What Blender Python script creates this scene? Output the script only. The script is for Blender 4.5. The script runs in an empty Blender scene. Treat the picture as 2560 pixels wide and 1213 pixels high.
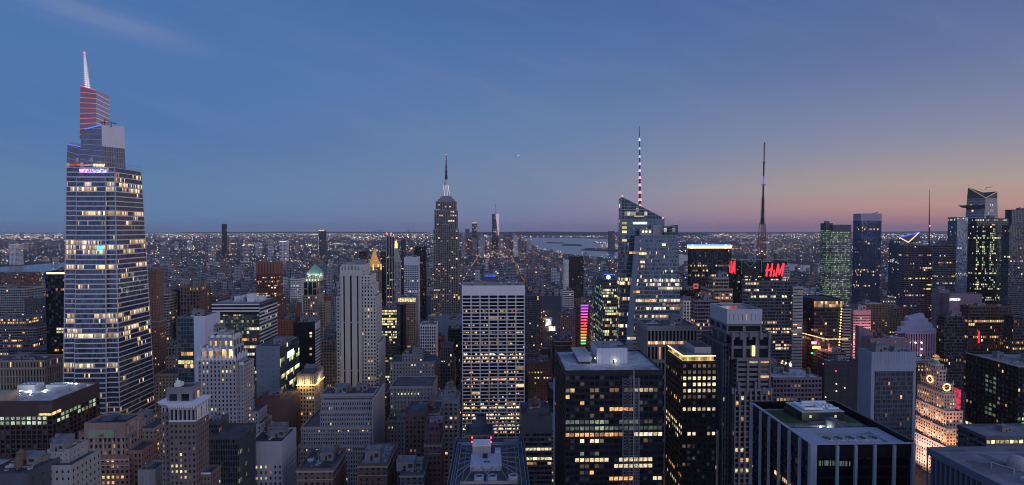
import bpy, math, random
from mathutils import Vector
C = bpy.context.scene
COL = C.collection
RND = random.Random(7)
HAZE = 1.7e-5
# ------------------------------------------------------------------ camera, sky, sun, exposure
H = 262.0                      # height of the viewing terrace
F = 1350.0                     # focal length in photo pixels (2560 wide)
YAW = math.atan(40 / F)        # the street grid's vanishing point lies 40 px left of the centre
PITCH = math.atan(36.5 / F)
cam_d = bpy.data.cameras.new("camera"); cam = bpy.data.objects.new("camera", cam_d); COL.objects.link(cam)
cam_d.sensor_width = 36; cam_d.lens = 36 * F / 2560
cam_d.clip_start = 1; cam_d.clip_end = 200000
cam.location = (0, 0, H); cam.rotation_euler = (math.pi / 2 - PITCH, 0, -YAW)
C.camera = cam
C.view_settings.view_transform = 'Standard'; C.view_settings.look = 'None'
C.view_settings.exposure = 0.0; C.view_settings.gamma = 1
C.render.engine = 'CYCLES'
C.cycles.use_denoising = True
C.cycles.max_bounces = 4; C.cycles.diffuse_bounces = 2; C.cycles.glossy_bounces = 3
C.cycles.transmission_bounces = 2; C.cycles.volume_bounces = 0
C.cycles.sample_clamp_indirect = 3; C.cycles.filter_width = 1.05

def lin(c):
    return tuple(((v / 255) / 12.92 if v / 255 <= .04045 else ((v / 255 + .055) / 1.055) ** 2.4) for v in c[:3])

class NT:
    def __init__(s, nt): s.nt = nt; s.n = nt.nodes; s.l = nt.links
    def new(s, t, **kw):
        n = s.n.new(t)
        for k, v in kw.items(): setattr(n, k, v)
        return n
    def put(s, sock, v):
        if isinstance(v, bpy.types.NodeSocket): s.l.new(v, sock)
        else: sock.default_value = v
    def m(s, op, *a, clamp=False):
        n = s.new('ShaderNodeMath', operation=op, use_clamp=clamp)
        for i, v in enumerate(a): s.put(n.inputs[i], v)
        return n.outputs[0]
    def mix(s, f, a, b, kind='MIX'):
        n = s.new('ShaderNodeMix', data_type='RGBA', blend_type=kind)
        s.put(n.inputs[0], f); s.put(n.inputs[6], a if isinstance(a, bpy.types.NodeSocket) else (*a[:3], 1)); s.put(n.inputs[7], b if isinstance(b, bpy.types.NodeSocket) else (*b[:3], 1))
        return n.outputs[2]
    def ramp(s, f, stops):
        n = s.new('ShaderNodeValToRGB'); e = n.color_ramp.elements
        while len(e) < len(stops): e.new(0.5)
        for k, (p, c) in enumerate(stops): e[k].position = p; e[k].color = (*c[:3], 1)
        s.put(n.inputs[0], f); return n.outputs[0]
    def xyz(s, x, y, z):
        n = s.new('ShaderNodeCombineXYZ'); s.put(n.inputs[0], x); s.put(n.inputs[1], y); s.put(n.inputs[2], z); return n.outputs[0]
    def sep(s, v):
        n = s.new('ShaderNodeSeparateXYZ'); s.put(n.inputs[0], v); return n.outputs
    def wn(s, v):
        n = s.new('ShaderNodeTexWhiteNoise', noise_dimensions='3D'); s.put(n.inputs[0], v); return n.outputs[0]
    def noise(s, v, scale, detail=3, rough=.5):
        n = s.new('ShaderNodeTexNoise'); s.put(n.inputs['Vector'], v); n.inputs['Scale'].default_value = scale
        n.inputs['Detail'].default_value = detail; n.inputs['Roughness'].default_value = rough; return n.outputs[0]
    def step(s, v, a, b):
        n = s.new('ShaderNodeMapRange', interpolation_type='SMOOTHSTEP'); s.put(n.inputs[0], v)
        n.inputs[1].default_value = a; n.inputs[2].default_value = b; return n.outputs[0]

world = bpy.data.worlds.new("World"); C.world = world; world.use_nodes = True
w = NT(world.node_tree); w.n.clear()
tc = w.new('ShaderNodeTexCoord')
nrm = w.new('ShaderNodeVectorMath', operation='NORMALIZE'); w.put(nrm.inputs[0], tc.outputs['Generated'])
wx, wy, wz = w.sep(nrm.outputs[0])
hor = w.m('SQRT', w.m('ADD', w.m('MULTIPLY', wx, wx), w.m('ADD', w.m('MULTIPLY', wy, wy), 1e-6)))
side = w.m('DIVIDE', wx, hor)
el = w.m('MAXIMUM', wz, 0.0)
e2 = w.m('POWER', el, 0.5)
def S(z, c): return (math.sqrt(z), lin(c))
left = w.ramp(e2, [S(0, (88, 116, 156)), S(.02, (94, 126, 166)), S(.06, (95, 128, 168)), S(.15, (82, 118, 170)), S(.25, (79, 118, 174)), S(.36, (75, 112, 170)), S(1, (44, 76, 136))])
right = w.ramp(e2, [S(0, (148, 106, 124)), S(.012, (168, 122, 127)), S(.034, (186, 146, 138)), S(.066, (176, 157, 148)), S(.14, (135, 139, 163)), S(.25, (100, 117, 159)), S(.36, (82, 104, 156)), S(1, (44, 76, 140))])
mid = w.ramp(e2, [S(0, (112, 112, 148)), S(.012, (116, 122, 158)), S(.05, (118, 132, 165)), S(.09, (115, 134, 166)), S(.2, (98, 127, 170)), S(.33, (78, 113, 166)), S(.42, (72, 104, 160)), S(1, (42, 72, 134))])
c1 = w.mix(w.step(side, -.62, .1), left, mid)
c2 = w.mix(w.step(side, -.02, .74), c1, right)
# the afterglow, brightest where the sun went down (to the right of and a little behind the view)
glow = w.m('MULTIPLY', w.step(side, .70, 1.0), w.m('POWER', w.m('SUBTRACT', 1.0, el), 5.0))
c3 = w.mix(w.m('MULTIPLY', glow, 1.0, clamp=True), c2, (1.5, .80, .62))
# the wide twilight sky behind the viewer
back = w.step(w.m('MULTIPLY', wy, -1.0), -.05, .7)
c4 = w.mix(back, c3, (.34, .42, .70))
# faint high cirrus
mp = w.new('ShaderNodeMapping'); w.put(mp.inputs[0], nrm.outputs[0]); mp.inputs['Rotation'].default_value = (0.15, .42, .2); mp.inputs['Scale'].default_value = (1.2, 1, 9)
cn = w.m('MULTIPLY', w.step(w.noise(mp.outputs[0], 1.6, 5, .55), .5, .8), w.m('MULTIPLY', w.step(el, .22, .38), w.step(w.m('MULTIPLY', wx, -1.0), .35, .6)))
ca, cb = w.m('DIVIDE', wx, w.m('MAXIMUM', wy, .05)), w.m('DIVIDE', wz, w.m('MAXIMUM', wy, .05))
cd_ = w.m('ADD', w.m('SUBTRACT', cb, .418), w.m('MULTIPLY', w.m('ADD', ca, .844), .30))
cn2 = w.m('ADD', w.noise(w.xyz(w.m('MULTIPLY', ca, 3.0), w.m('MULTIPLY', cd_, 40.0), 1.0), 1.5, 4, .6), 0.0)
cd2 = w.m('ADD', cd_, w.m('MULTIPLY', w.m('SUBTRACT', cn2, .5), .03))
band = w.m('POWER', 2.718, w.m('MULTIPLY', w.m('POWER', w.m('ABSOLUTE', w.m('DIVIDE', cd2, .020)), 2.0), -1.0))
band = w.m('MULTIPLY', band, w.m('MULTIPLY', w.step(ca, -.95, -.75), w.m('SUBTRACT', 1.0, w.step(ca, -.66, -.46))))
wide = w.m('MULTIPLY', w.step(w.noise(w.xyz(w.m('MULTIPLY', ca, 2.0), w.m('MULTIPLY', cd_, 14.0), 4.0), 1.3, 4, .6), .45, .8), .10)
c5 = w.mix(w.m('ADD', w.m('MULTIPLY', band, .30), w.m('MULTIPLY', wide, w.step(wy, .1, .4))), c4, lin((140, 150, 178)))
bg = w.new('ShaderNodeBackground'); w.put(bg.inputs[0], c5); bg.inputs[1].default_value = 1.0
wo = w.new('ShaderNodeOutputWorld'); w.l.new(bg.outputs[0], wo.inputs[0])

sd = bpy.data.lights.new("afterglow_sun", 'SUN'); sd.energy = 0.58; sd.angle = math.radians(40); sd.color = (1.0, .86, .90)
sun = bpy.data.objects.new("afterglow_sun", sd); COL.objects.link(sun)
sun.rotation_euler = Vector((-.78, .62, -.22)).to_track_quat('-Z', 'Y').to_euler()

# ------------------------------------------------------------------ pixel -> place
cy_, sy_ = math.cos(YAW), math.sin(YAW); cp_, sp_ = math.cos(PITCH), math.sin(PITCH)
def ray(px, py):
    u = (px - 1280) / F; v = (606.5 - py) / F
    f = cp_ + sp_ * v; up = -sp_ + cp_ * v
    return (u * cy_ + f * sy_, f * cy_ - u * sy_, up)
def at(px, py, Y):
    r = ray(px, py); t = Y / r[1]; return (r[0] * t, Y, H + r[2] * t)
def ground_at(px, py, z=0):
    r = ray(px, py); t = (z - H) / r[2]; return (r[0] * t, r[1] * t, z)
def proj(x, y, z):
    dx, dy, dz = x, y, z - H
    u = dx * cy_ - dy * sy_; f0 = dx * sy_ + dy * cy_
    f = f0 * cp_ - dz * sp_; v = dz * cp_ + f0 * sp_
    return (1280 + F * u / f, 606.5 - F * v / f)

# ------------------------------------------------------------------ materials
MATS = {}
def mat(name):
    m = bpy.data.materials.new(name); m.use_nodes = True; t = NT(m.node_tree); t.n.clear()
    out = t.new('ShaderNodeOutputMaterial'); bs = t.new('ShaderNodeBsdfPrincipled'); t.l.new(bs.outputs[0], out.inputs[0])
    try: m.cycles.emission_sampling = 'NONE'
    except Exception: pass
    MATS[name] = m
    return m, t, bs
def surf(name, col, rough=.85, var=.22, scale=.15, metal=0, spec=.3, streak=True, patch=0):
    if name in MATS: return MATS[name]
    m, t, bs = mat(name)
    tc = t.new('ShaderNodeTexCoord'); o = tc.outputs['Object']
    mp = t.new('ShaderNodeMapping'); t.put(mp.inputs[0], o); mp.inputs['Scale'].default_value = (1, 1, .12 if streak else 1)
    oi = t.new('ShaderNodeObjectInfo')
    n1 = t.noise(mp.outputs[0], scale * 5, 4, .6); n2 = t.noise(o, scale * .35, 3, .5)
    k = t.m('ADD', t.m('MULTIPLY', t.m('SUBTRACT', n1, .5), var * 2.4), t.m('MULTIPLY', t.m('SUBTRACT', n2, .5), var * 2.6))
    if patch:
        vo = t.new('ShaderNodeTexVoronoi', distance='CHEBYCHEV'); t.put(vo.inputs['Vector'], o); vo.inputs['Scale'].default_value = patch
        k = t.m('ADD', k, t.m('MULTIPLY', t.m('SUBTRACT', t.sep(vo.outputs['Color'])[0], .5), .5))
    k = t.m('ADD', k, t.m('MULTIPLY', t.m('SUBTRACT', oi.outputs['Random'], .5), var * .6))
    k = t.m('ADD', 1.0, k)
    vm = t.new('ShaderNodeVectorMath', operation='SCALE'); vm.inputs[0].default_value = col[:3]; t.put(vm.inputs['Scale'], k)
    t.put(bs.inputs['Base Color'], vm.outputs[0]); bs.inputs['Roughness'].default_value = rough
    bs.inputs['Metallic'].default_value = metal; bs.inputs['Specular IOR Level'].default_value = spec
    return m
def emit(name, col, st, vary=0.0, noise=0.0):
    if name in MATS: return MATS[name]
    m, t, bs = mat(name)
    bs.inputs['Base Color'].default_value = (*[min(.3, c * .1) for c in col], 1)
    t.put(bs.inputs['Emission Color'], (*col, 1))
    s = st
    if vary:
        oi = t.new('ShaderNodeObjectInfo'); s = t.m('MULTIPLY', st, t.m('ADD', .28, t.m('MULTIPLY', t.m('POWER', oi.outputs['Random'], 1.6), 1.15)))
    if noise:
        tc = t.new('ShaderNodeTexCoord'); n = t.noise(t.xyz(*[t.m('ADD', a_, t.m('MULTIPLY', t.new('ShaderNodeObjectInfo').outputs['Random'], 50.0)) for a_ in t.sep(tc.outputs['Object'])]), noise * (5 if vary else 1), 3, .7)
        s = t.m('MULTIPLY', s, t.m('ADD', .12, t.m('MULTIPLY', t.step(n, .3, .72), 1.15)))
    t.put(bs.inputs['Emission Strength'], s)
    return m
WARM = [(0, (1, .50, .18)), (.35, (1, .66, .32)), (.7, (1, .82, .55)), (1, (.85, .95, .80))]
AMBER = [(0, (1, .42, .12)), (.6, (1, .60, .26)), (1, (1, .78, .45))]
GREEN = [(0, (.75, .95, .45)), (.5, (1, .90, .50)), (1, (.65, .95, .75))]
COOL = [(0, (1, .78, .5)), (.5, (.9, .95, .9)), (1, (.7, .85, 1))]
def cells(name, glass=(.015, .02, .03), plo=.03, phi=.55, thr=.82, cols=WARM, es=1.3, rough=.12, wall=None,
          win=(.2, .8, .25, .8), tone=.5, clus=3.0, sub=1, mull=0, wrough=.85, metal=0, ind=.36):
    """glazing counted in UV cells (one cell = one window); some are lit.  wall=colour draws the wall between the windows too"""
    if name in MATS: return MATS[name]
    m, t, bs = mat(name)
    uv = t.new('ShaderNodeUVMap').outputs[0]; u, v, _ = t.sep(uv)
    if sub > 1: u = t.m('MULTIPLY', u, float(sub))
    fu, fv = t.m('FLOOR', u), t.m('FLOOR', v); ru, rv = t.m('FRACT', u), t.m('FRACT', v)
    oi = t.new('ShaderNodeObjectInfo'); seed = t.m('MULTIPLY', oi.outputs['Random'], 391.0)
    rf = t.wn(t.xyz(17.3, fv, seed)); rc = t.wn(t.xyz(fu, fv, seed))
    rk = t.wn(t.xyz(t.m('FLOOR', t.m('DIVIDE', t.m('ADD', fu, t.m('MULTIPLY', rf, 9.0)), clus)), fv, t.m('ADD', seed, 3.7)))
    hot = t.m('GREATER_THAN', rf, thr)
    p = t.m('ADD', plo, t.m('MULTIPLY', hot, phi - plo))
    lit = t.m('LESS_THAN', t.m('ADD', t.m('MULTIPLY', rc, ind), t.m('MULTIPLY', rk, 1 - ind)), t.m('ADD', t.m('MULTIPLY', p, .8), .06))
    r3 = t.wn(t.xyz(fu, t.m('ADD', fv, .5), t.m('ADD', seed, 11.1)))
    col = t.ramp(t.m('ADD', t.m('MULTIPLY', rk, .6), t.m('MULTIPLY', r3, .4)), cols)
    inner = t.noise(t.xyz(t.m('MULTIPLY', u, 3.1), t.m('MULTIPLY', v, 2.3), seed), 1.0, 2, .6)
    s = t.m('MULTIPLY', t.m('MULTIPLY', lit, es), t.m('MULTIPLY', t.m('MULTIPLY', t.m('ADD', .14, t.m('MULTIPLY', t.m('MULTIPLY', r3, r3), 1.25)), t.m('ADD', .55, t.m('MULTIPLY', rv, .8))), t.m('ADD', .35, t.m('MULTIPLY', t.m('POWER', inner, 1.5), 1.9))))
    gt = t.m('ADD', 1 - tone, t.m('MULTIPLY', t.wn(t.xyz(fu, fv, t.m('ADD', seed, 7.7))), 2 * tone))
    gv = t.new('ShaderNodeVectorMath', operation='SCALE'); gv.inputs[0].default_value = glass[:3]; t.put(gv.inputs['Scale'], gt)
    base = gv.outputs[0]; ro = rough
    if mull:
        mm = t.m('LESS_THAN', t.m('FRACT', t.m('MULTIPLY', u, mull)), .16)
        s = t.m('MULTIPLY', s, t.m('SUBTRACT', 1.0, t.m('MULTIPLY', mm, .75)))
    if wall:
        a = t.m('MULTIPLY', t.m('GREATER_THAN', ru, win[0]), t.m('LESS_THAN', ru, win[1]))
        b = t.m('MULTIPLY', t.m('GREATER_THAN', rv, win[2]), t.m('LESS_THAN', rv, win[3]))
        k = t.m('MULTIPLY', a, b); s = t.m('MULTIPLY', s, k)
        tcn = t.new('ShaderNodeTexCoord'); nn = t.noise(tcn.outputs['Object'], .05, 3, .6)
        wv = t.new('ShaderNodeVectorMath', operation='SCALE'); wv.inputs[0].default_value = wall[:3]
        t.put(wv.inputs['Scale'], t.m('ADD', .55, t.m('ADD', t.m('MULTIPLY', nn, .5), t.m('MULTIPLY', oi.outputs['Random'], .4))))
        base = t.mix(k, wv.outputs[0], gv.outputs[0]); ro = t.m('SUBTRACT', wrough, t.m('MULTIPLY', k, wrough - rough))
    t.put(bs.inputs['Base Color'], base); t.put(bs.inputs['Roughness'], ro)
    if not wall:   # every pane sits a hair out of true, so reflections break up
        wv2 = t.new('ShaderNodeTexWhiteNoise', noise_dimensions='3D'); t.put(wv2.inputs[0], t.xyz(fu, fv, seed))
        ge = t.new('ShaderNodeNewGeometry'); v1 = t.new('ShaderNodeVectorMath', operation='MULTIPLY_ADD'); t.put(v1.inputs[0], wv2.outputs['Color']); v1.inputs[1].default_value = (.09, .09, .09); t.put(v1.inputs[2], ge.outputs['Normal'])
        v2 = t.new('ShaderNodeVectorMath', operation='SUBTRACT'); t.put(v2.inputs[0], v1.outputs[0]); v2.inputs[1].default_value = (.045, .045, .045)
        v3 = t.new('ShaderNodeVectorMath', operation='NORMALIZE'); t.put(v3.inputs[0], v2.outputs[0]); t.put(bs.inputs['Normal'], v3.outputs[0])
    bl = t.m('GREATER_THAN', t.wn(t.xyz(fu, fv, t.m('ADD', seed, 23.1))), .84)
    if not wall and not metal and glass[2] > .012: base = t.mix(t.m('MULTIPLY', bl, .7), base, (.13, .13, .14))
    t.put(bs.inputs['Base Color'], base)
    bs.inputs['Specular IOR Level'].default_value = .6; bs.inputs['Metallic'].default_value = metal
    t.put(bs.inputs['Emission Color'], col); t.put(bs.inputs['Emission Strength'], s)
    return m

# ------------------------------------------------------------------ mesh building
class MB:
    def __init__(s): s.v = []; s.f = []; s.uv = []; s.mi = []
    def face(s, pts, uv=None, mi=0):
        i = len(s.v); s.v += [tuple(p) for p in pts]; s.f.append(tuple(range(i, i + len(pts))))
        s.uv += uv or [(0, 0)] * len(pts); s.mi.append(mi)
    def hexa(s, b, t, mi=0, bay=0, flo=0, nb=None, nf=None, uo=0):
        """b, t: four corners each, counter-clockwise seen from above"""
        for k in range(4):
            p, q = b[k], b[(k + 1) % 4]; P, Q = t[k], t[(k + 1) % 4]
            uv = None
            if bay:
                L = math.dist(p[:2], q[:2]); n = max(1, round(L / bay)) if nb is None else nb[k]
                z0 = p[2]; u0 = uo + k * 100
                uv = [(u0, (p[2] - z0) / flo), (u0 + n, (q[2] - z0) / flo), (u0 + n, (Q[2] - z0) / flo), (u0, (P[2] - z0) / flo)]
            s.face([p, q, Q, P], uv, mi)
        s.face(t, None, mi); s.face(b[::-1], None, mi)
    def box(s, x0, x1, y0, y1, z0, z1, mi=0, **k):
        b = [(x0, y0, z0), (x1, y0, z0), (x1, y1, z0), (x0, y1, z0)]
        s.hexa(b, [(x, y, z1) for x, y, _ in b], mi, **k)
    def bar(s, a, b, r, mi=0, sides=4):
        a, b = Vector(a), Vector(b); d = (b - a).normalized()
        up = Vector((0, 0, 1)) if abs(d.z) < .9 else Vector((1, 0, 0)); e = d.cross(up).normalized(); g = d.cross(e)
        r2 = r if not isinstance(r, tuple) else r[1]; r1 = r if not isinstance(r, tuple) else r[0]
        ra = [a + (e * math.cos(2 * math.pi * (k + .5) / sides) + g * math.sin(2 * math.pi * (k + .5) / sides)) * r1 for k in range(sides)]
        rb = [b + (e * math.cos(2 * math.pi * (k + .5) / sides) + g * math.sin(2 * math.pi * (k + .5) / sides)) * r2 for k in range(sides)]
        for k in range(sides): s.face([ra[k], ra[(k + 1) % sides], rb[(k + 1) % sides], rb[k]], None, mi)
        s.face(ra[::-1], None, mi); s.face(rb, None, mi)
    def lathe(s, cx, cy, prof, n=16, mi=0):
        for (r0, z0), (r1, z1) in zip(prof, prof[1:]):
            for k in range(n):
                a, b = 2 * math.pi * k / n, 2 * math.pi * (k + 1) / n
                P = [(cx + r0 * math.cos(a), cy + r0 * math.sin(a), z0), (cx + r0 * math.cos(b), cy + r0 * math.sin(b), z0),
                     (cx + r1 * math.cos(b), cy + r1 * math.sin(b), z1), (cx + r1 * math.cos(a), cy + r1 * math.sin(a), z1)]
                s.face(P, None, mi)
        r, z = prof[-1]
        if r > .01: s.face([(cx + r * math.cos(2 * math.pi * k / n), cy + r * math.sin(2 * math.pi * k / n), z) for k in range(n)], None, mi)
    def mesh(s, name, mats, o=(0, 0, 0)):
        me = bpy.data.meshes.new(name)
        me.from_pydata([(x - o[0], y - o[1], z - o[2]) for x, y, z in s.v], [], s.f)
        uvl = me.uv_layers.new(name='UVMap'); uvl.data.foreach_set('uv', [c for p in s.uv for c in p])
        for m in (mats if isinstance(mats, (list, tuple)) else [mats]): me.materials.append(m)
        me.polygons.foreach_set('material_index', s.mi); me.update()
        return me

def tag(o, label=None, cat=None, group=None, kind=None):
    if label: o['label'] = label
    if cat: o['category'] = cat
    if group: o['group'] = group
    if kind: o['kind'] = kind
    return o
def thing(name, loc, label, cat='building', group=None):
    o = bpy.data.objects.new(name, None); o.location = loc; o.empty_display_size = 5; COL.objects.link(o)
    return tag(o, label, cat, group)
def obj(name, mb, mats, parent=None, o=None, label=None, kind=None):
    if o is None: o = tuple(parent.location) if parent is not None and parent.type == 'EMPTY' else (0, 0, 0)
    ob = bpy.data.objects.new(name, mb.mesh(name, mats, o) if isinstance(mb, MB) else mb); COL.objects.link(ob)
    if parent is not None: ob.parent = parent
    else: ob.location = o
    return tag(ob, label, None, None, kind)

# ------------------------------------------------------------------ wall styles
GL = dict(
    dark=cells('glazing_dark', (.010, .012, .018), .01, .5, .92, WARM, 1.2, sub=2),
    mid=cells('glazing_mid', (.018, .024, .034), .03, .42, .9, WARM, 1.2),
    warm=cells('glazing_warm', (.02, .02, .025), .05, .55, .8, AMBER, 1.4, sub=2),
    busy=cells('glazing_busy', (.02, .025, .03), .14, .65, .66, GREEN, 1.1, clus=3.0, sub=2),
    cool=cells('glazing_cool', (.09, .12, .17), .02, .4, .9, COOL, 1.1, tone=.3, sub=2, metal=.4),
    still=cells('glazing_still', (.008, .010, .016), .0, .05, .95, WARM, .8),
    home=cells('glazing_home', (.015, .018, .025), .06, .16, .5, AMBER, 1.5, clus=1.0),
    nite=cells('glazing_hudson', (.03, .04, .05), .06, .5, .8, GREEN, 1.2, clus=3.0, sub=2, metal=.3),
)
WL = {k: surf('wall_' + k, c, r, v) for k, (c, r, v) in dict(
    white=((.66, .66, .68), .8, .12), pale=((.34, .33, .325), .85, .2), stone=((.27, .25, .24), .9, .25), grey=((.20, .20, .215), .85, .2),
    tan=((.33, .27, .22), .9, .25), brick=((.24, .14, .11), .9, .3), brown=((.16, .105, .085), .9, .25), dbrick=((.12, .075, .065), .9, .25),
    dark=((.028, .029, .034), .5, .2), black=((.011, .011, .014), .35, .2), slate=((.085, .095, .12), .6, .2), blue=((.16, .20, .27), .5, .15),
    teal=((.10, .16, .19), .4, .15), pink=((.42, .27, .26), .85, .2), gold=((.55, .36, .12), .5, .2), copper=((.18, .46, .36), .7, .3),
    rust=((.26, .10, .06), .85, .2), mauve=((.20, .15, .19), .8, .2), steel=((.40, .42, .46), .4, .15)).items()}
RF = {k: surf('roof_' + k, c, .8, .4, .3, streak=False, patch=.16) for k, c in dict(dark=(.07, .075, .085), grey=(.17, .18, .20), pale=(.38, .40, .44), tar=(.035, .037, .042)).items()}
LITM = dict(
    warm=emit('light_warm', (1, .64, .30), 1.5, .5, .6), cream=emit('light_cream', (1, .80, .50), 1.8, .45, .6), white=emit('light_white', (.95, .95, .85), 1.8, .4, .6),
    green=emit('light_green', (.75, .95, .62), .9, .5, .6), amber=emit('light_amber', (1, .48, .18), 1.4, .5, .6), dim=emit('light_dim', (.9, .68, .45), .22, .6, .6),
    yellow=emit('light_yellow', (1, .84, .36), 1.7, .4, .5), grn_dim=emit('light_green_dim', (.55, .75, .58), .28, .5, .6))
ST = dict(
    stone=dict(trim=1, bay=3.6, flo=3.7, pw=1.9, sh=1.7, d=.4, e=.06, wall='stone', gl='mid'),
    brick=dict(trim=1, bay=3.8, flo=3.5, pw=2.1, sh=1.7, d=.4, e=.05, wall='brown', gl='mid'),
    ribs=dict(bay=3.2, flo=3.7, pw=1.3, sh=1.2, d=.8, e=.5, wall='pale', gl='mid'),
    bands=dict(bay=3.0, flo=3.9, pw=.25, sh=1.5, d=.5, e=-.12, wall='grey', gl='mid'),
    dark=dict(bay=3.0, flo=3.9, pw=.35, sh=1.0, d=.35, e=.08, wall='black', gl='dark'),
    glass=dict(bay=3.0, flo=4.0, pw=.15, sh=.5, d=.25, e=.05, wall='slate', gl='cool'),
    plain=dict(bay=6, flo=5, pw=5.2, sh=4.3, d=.2, e=.05, wall='grey', gl='mid'),
)
TRIM = ['pale', 'grey', 'tan', 'stone']
HEROES = []   # plan and picture extents, so that the fill-in blocks keep clear
class Grid: pass
unit = MB(); unit.box(-.5, .5, -.5, .5, -.5, .5)
WINMESH = {k: unit.mesh('window', m) for k, m in LITM.items()}

class Building:
    def __init__(s, name, label, loc, cat='building', group=None):
        s.root = thing(name, (loc[0], loc[1], 0), label, cat, group); s.mbs = {}; s.grids = []; s.nwin = 0; s.rest = {}
        s.name = name; s.label = label
    def mb(s, part, m):
        k = (part, m.name)
        if k not in s.mbs: s.mbs[k] = (MB(), m)
        return s.mbs[k][0]
    def tower(s, x0, x1, y0, y1, z0, z1, st, sides='FLR', top=1.5, base=0, roof='dark', parapet=1.2, uo=0, pier_sides=None):
        """walled volume: piers, floor bands and glazing set back between them"""
        W = WL[st['wall']] if isinstance(st['wall'], str) else st['wall']; G = GL[st['gl']] if isinstance(st['gl'], str) else st['gl']
        wall = s.mb('wall', W); gl = s.mb('windows', G); d, e, pw, sh = st['d'], st['e'], st['pw'], st['sh']
        zt = z1 - top
        nf = max(1, round((zt - z0 - base) / st['flo'])); fh = (zt - z0 - base) / nf
        nx = max(1, round((x1 - x0) / st['bay'])); ny = max(1, round((y1 - y0) / st['bay']))
        gl.box(x0 + d, x1 - d, y0 + d, y1 - d, z0, zt + .3, bay=1, flo=fh, nb=[nx, ny, nx, ny], uo=uo)
        for k in range(nf):
            za = z0 + base + k * fh
            wall.box(x0 + e, x1 - e, y0 + e, y1 - e, za - sh * .5 if k else z0, za + sh * .5)
        wall.box(x0 + min(e, 0) - .02, x1 - min(e, 0) + .02, y0 + min(e, 0) - .02, y1 - min(e, 0) + .02, zt - sh * .5, z1 - parapet)
        if st.get('trim') and z1 - z0 > 12 and y0 < 900:
            tr = MB(); tm = (WL[TRIM[int(abs(x0) * 7) % len(TRIM)]] if int(abs(x0 * 3 + y0)) % 2 else W)
            tr.box(x0 - .55, x1 + .55, y0 - .55, y1 + .3, z1 - parapet - .9, z1 - parapet - .25); tr.box(x0 - .28, x1 + .28, y0 - .28, y1 + .2, z1 - parapet - 1.5, z1 - parapet - .9); s.part('cornice', tr, tm)
            for q in (2, max(4, nf // 2)):
                if q < nf - 1: zz = zt - q * fh + sh * .5; tr = MB(); tr.box(x0 - .22, x1 + .22, y0 - .22, y1 + .1, zz, zz + .4); s.part('belt_course', tr, tm)
        cw = max(.35, pw * .55)
        for cx, cy in ((x0, y0), (x1 - cw, y0), (x1 - cw, y1 - cw), (x0, y1 - cw)):
            wall.box(cx, cx + cw, cy, cy + cw, z0, zt)
        bx = (x1 - x0) / nx; by = (y1 - y0) / ny
        if 'F' in sides:
            for k in range(1, nx): wall.box(x0 + k * bx - pw / 2, x0 + k * bx + pw / 2, y0, y0 + d + .1, z0, zt)
        for k in range(1, ny):
            if 'L' in sides: wall.box(x0, x0 + d + .1, y0 + k * by - pw / 2, y0 + k * by + pw / 2, z0, zt)
            if 'R' in sides: wall.box(x1 - d - .1, x1, y0 + k * by - pw / 2, y0 + k * by + pw / 2, z0, zt)
        # parapet ring and roof deck
        s.parapet(x0, x1, y0, y1, z1, parapet, W, roof)
        g = Grid(); g.x0, g.x1, g.y0, g.y1, g.z0, g.fh, g.nf, g.nx, g.ny, g.bx, g.by, g.d, g.pw, g.sh, g.base = x0, x1, y0, y1, z0, fh, nf, nx, ny, bx, by, d, pw, sh, base
        s.grids.append(g); return g
    def parapet(s, x0, x1, y0, y1, z1, h, W, roof='dark', t=.5):
        o = .05; wall = s.mb('wall', W)
        wall.box(x0 - o, x1 + o, y0 - o, y0 + t, z1 - h - .3, z1); wall.box(x0 - o, x1 + o, y1 - t, y1 + o, z1 - h - .3, z1)
        wall.box(x0 - o, x0 + t, y0 + t, y1 - t, z1 - h - .3, z1); wall.box(x1 - t, x1 + o, y0 + t, y1 - t, z1 - h - .3, z1)
        m = MB(); m.box(x0 + t, x1 - t, y0 + t, y1 - t, z1 - h - .5, z1 - h + .05); s.part('roof', m, RF[roof])
    def window(s, g, face, i, j, kind):
        """one lit window as a part of its own (past the first 90 they join one part)"""
        z = g.z0 + g.base + (j + .5) * g.fh; hh = g.fh - g.sh - .15
        if face == 'F': c = (g.x0 + (i + .5) * g.bx, g.y0 + g.d - .06, z); sc = (g.bx - g.pw - .1, .1, hh)
        elif face == 'L': c = (g.x0 + g.d - .06, g.y0 + (i + .5) * g.by, z); sc = (.1, g.by - g.pw - .1, hh)
        else: c = (g.x1 - g.d + .06, g.y0 + (i + .5) * g.by, z); sc = (.1, g.by - g.pw - .1, hh)
        if s.nwin < 90:
            o = bpy.data.objects.new('window', WINMESH[kind]); COL.objects.link(o); o.parent = s.root
            o.location = (c[0] - s.root.location.x, c[1] - s.root.location.y, c[2]); o.scale = sc; s.nwin += 1
        else:
            mb = s.rest.setdefault(kind, MB())
            mb.box(c[0] - sc[0] / 2, c[0] + sc[0] / 2, c[1] - sc[1] / 2, c[1] + sc[1] / 2, c[2] - hh / 2, c[2] + hh / 2)
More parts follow.
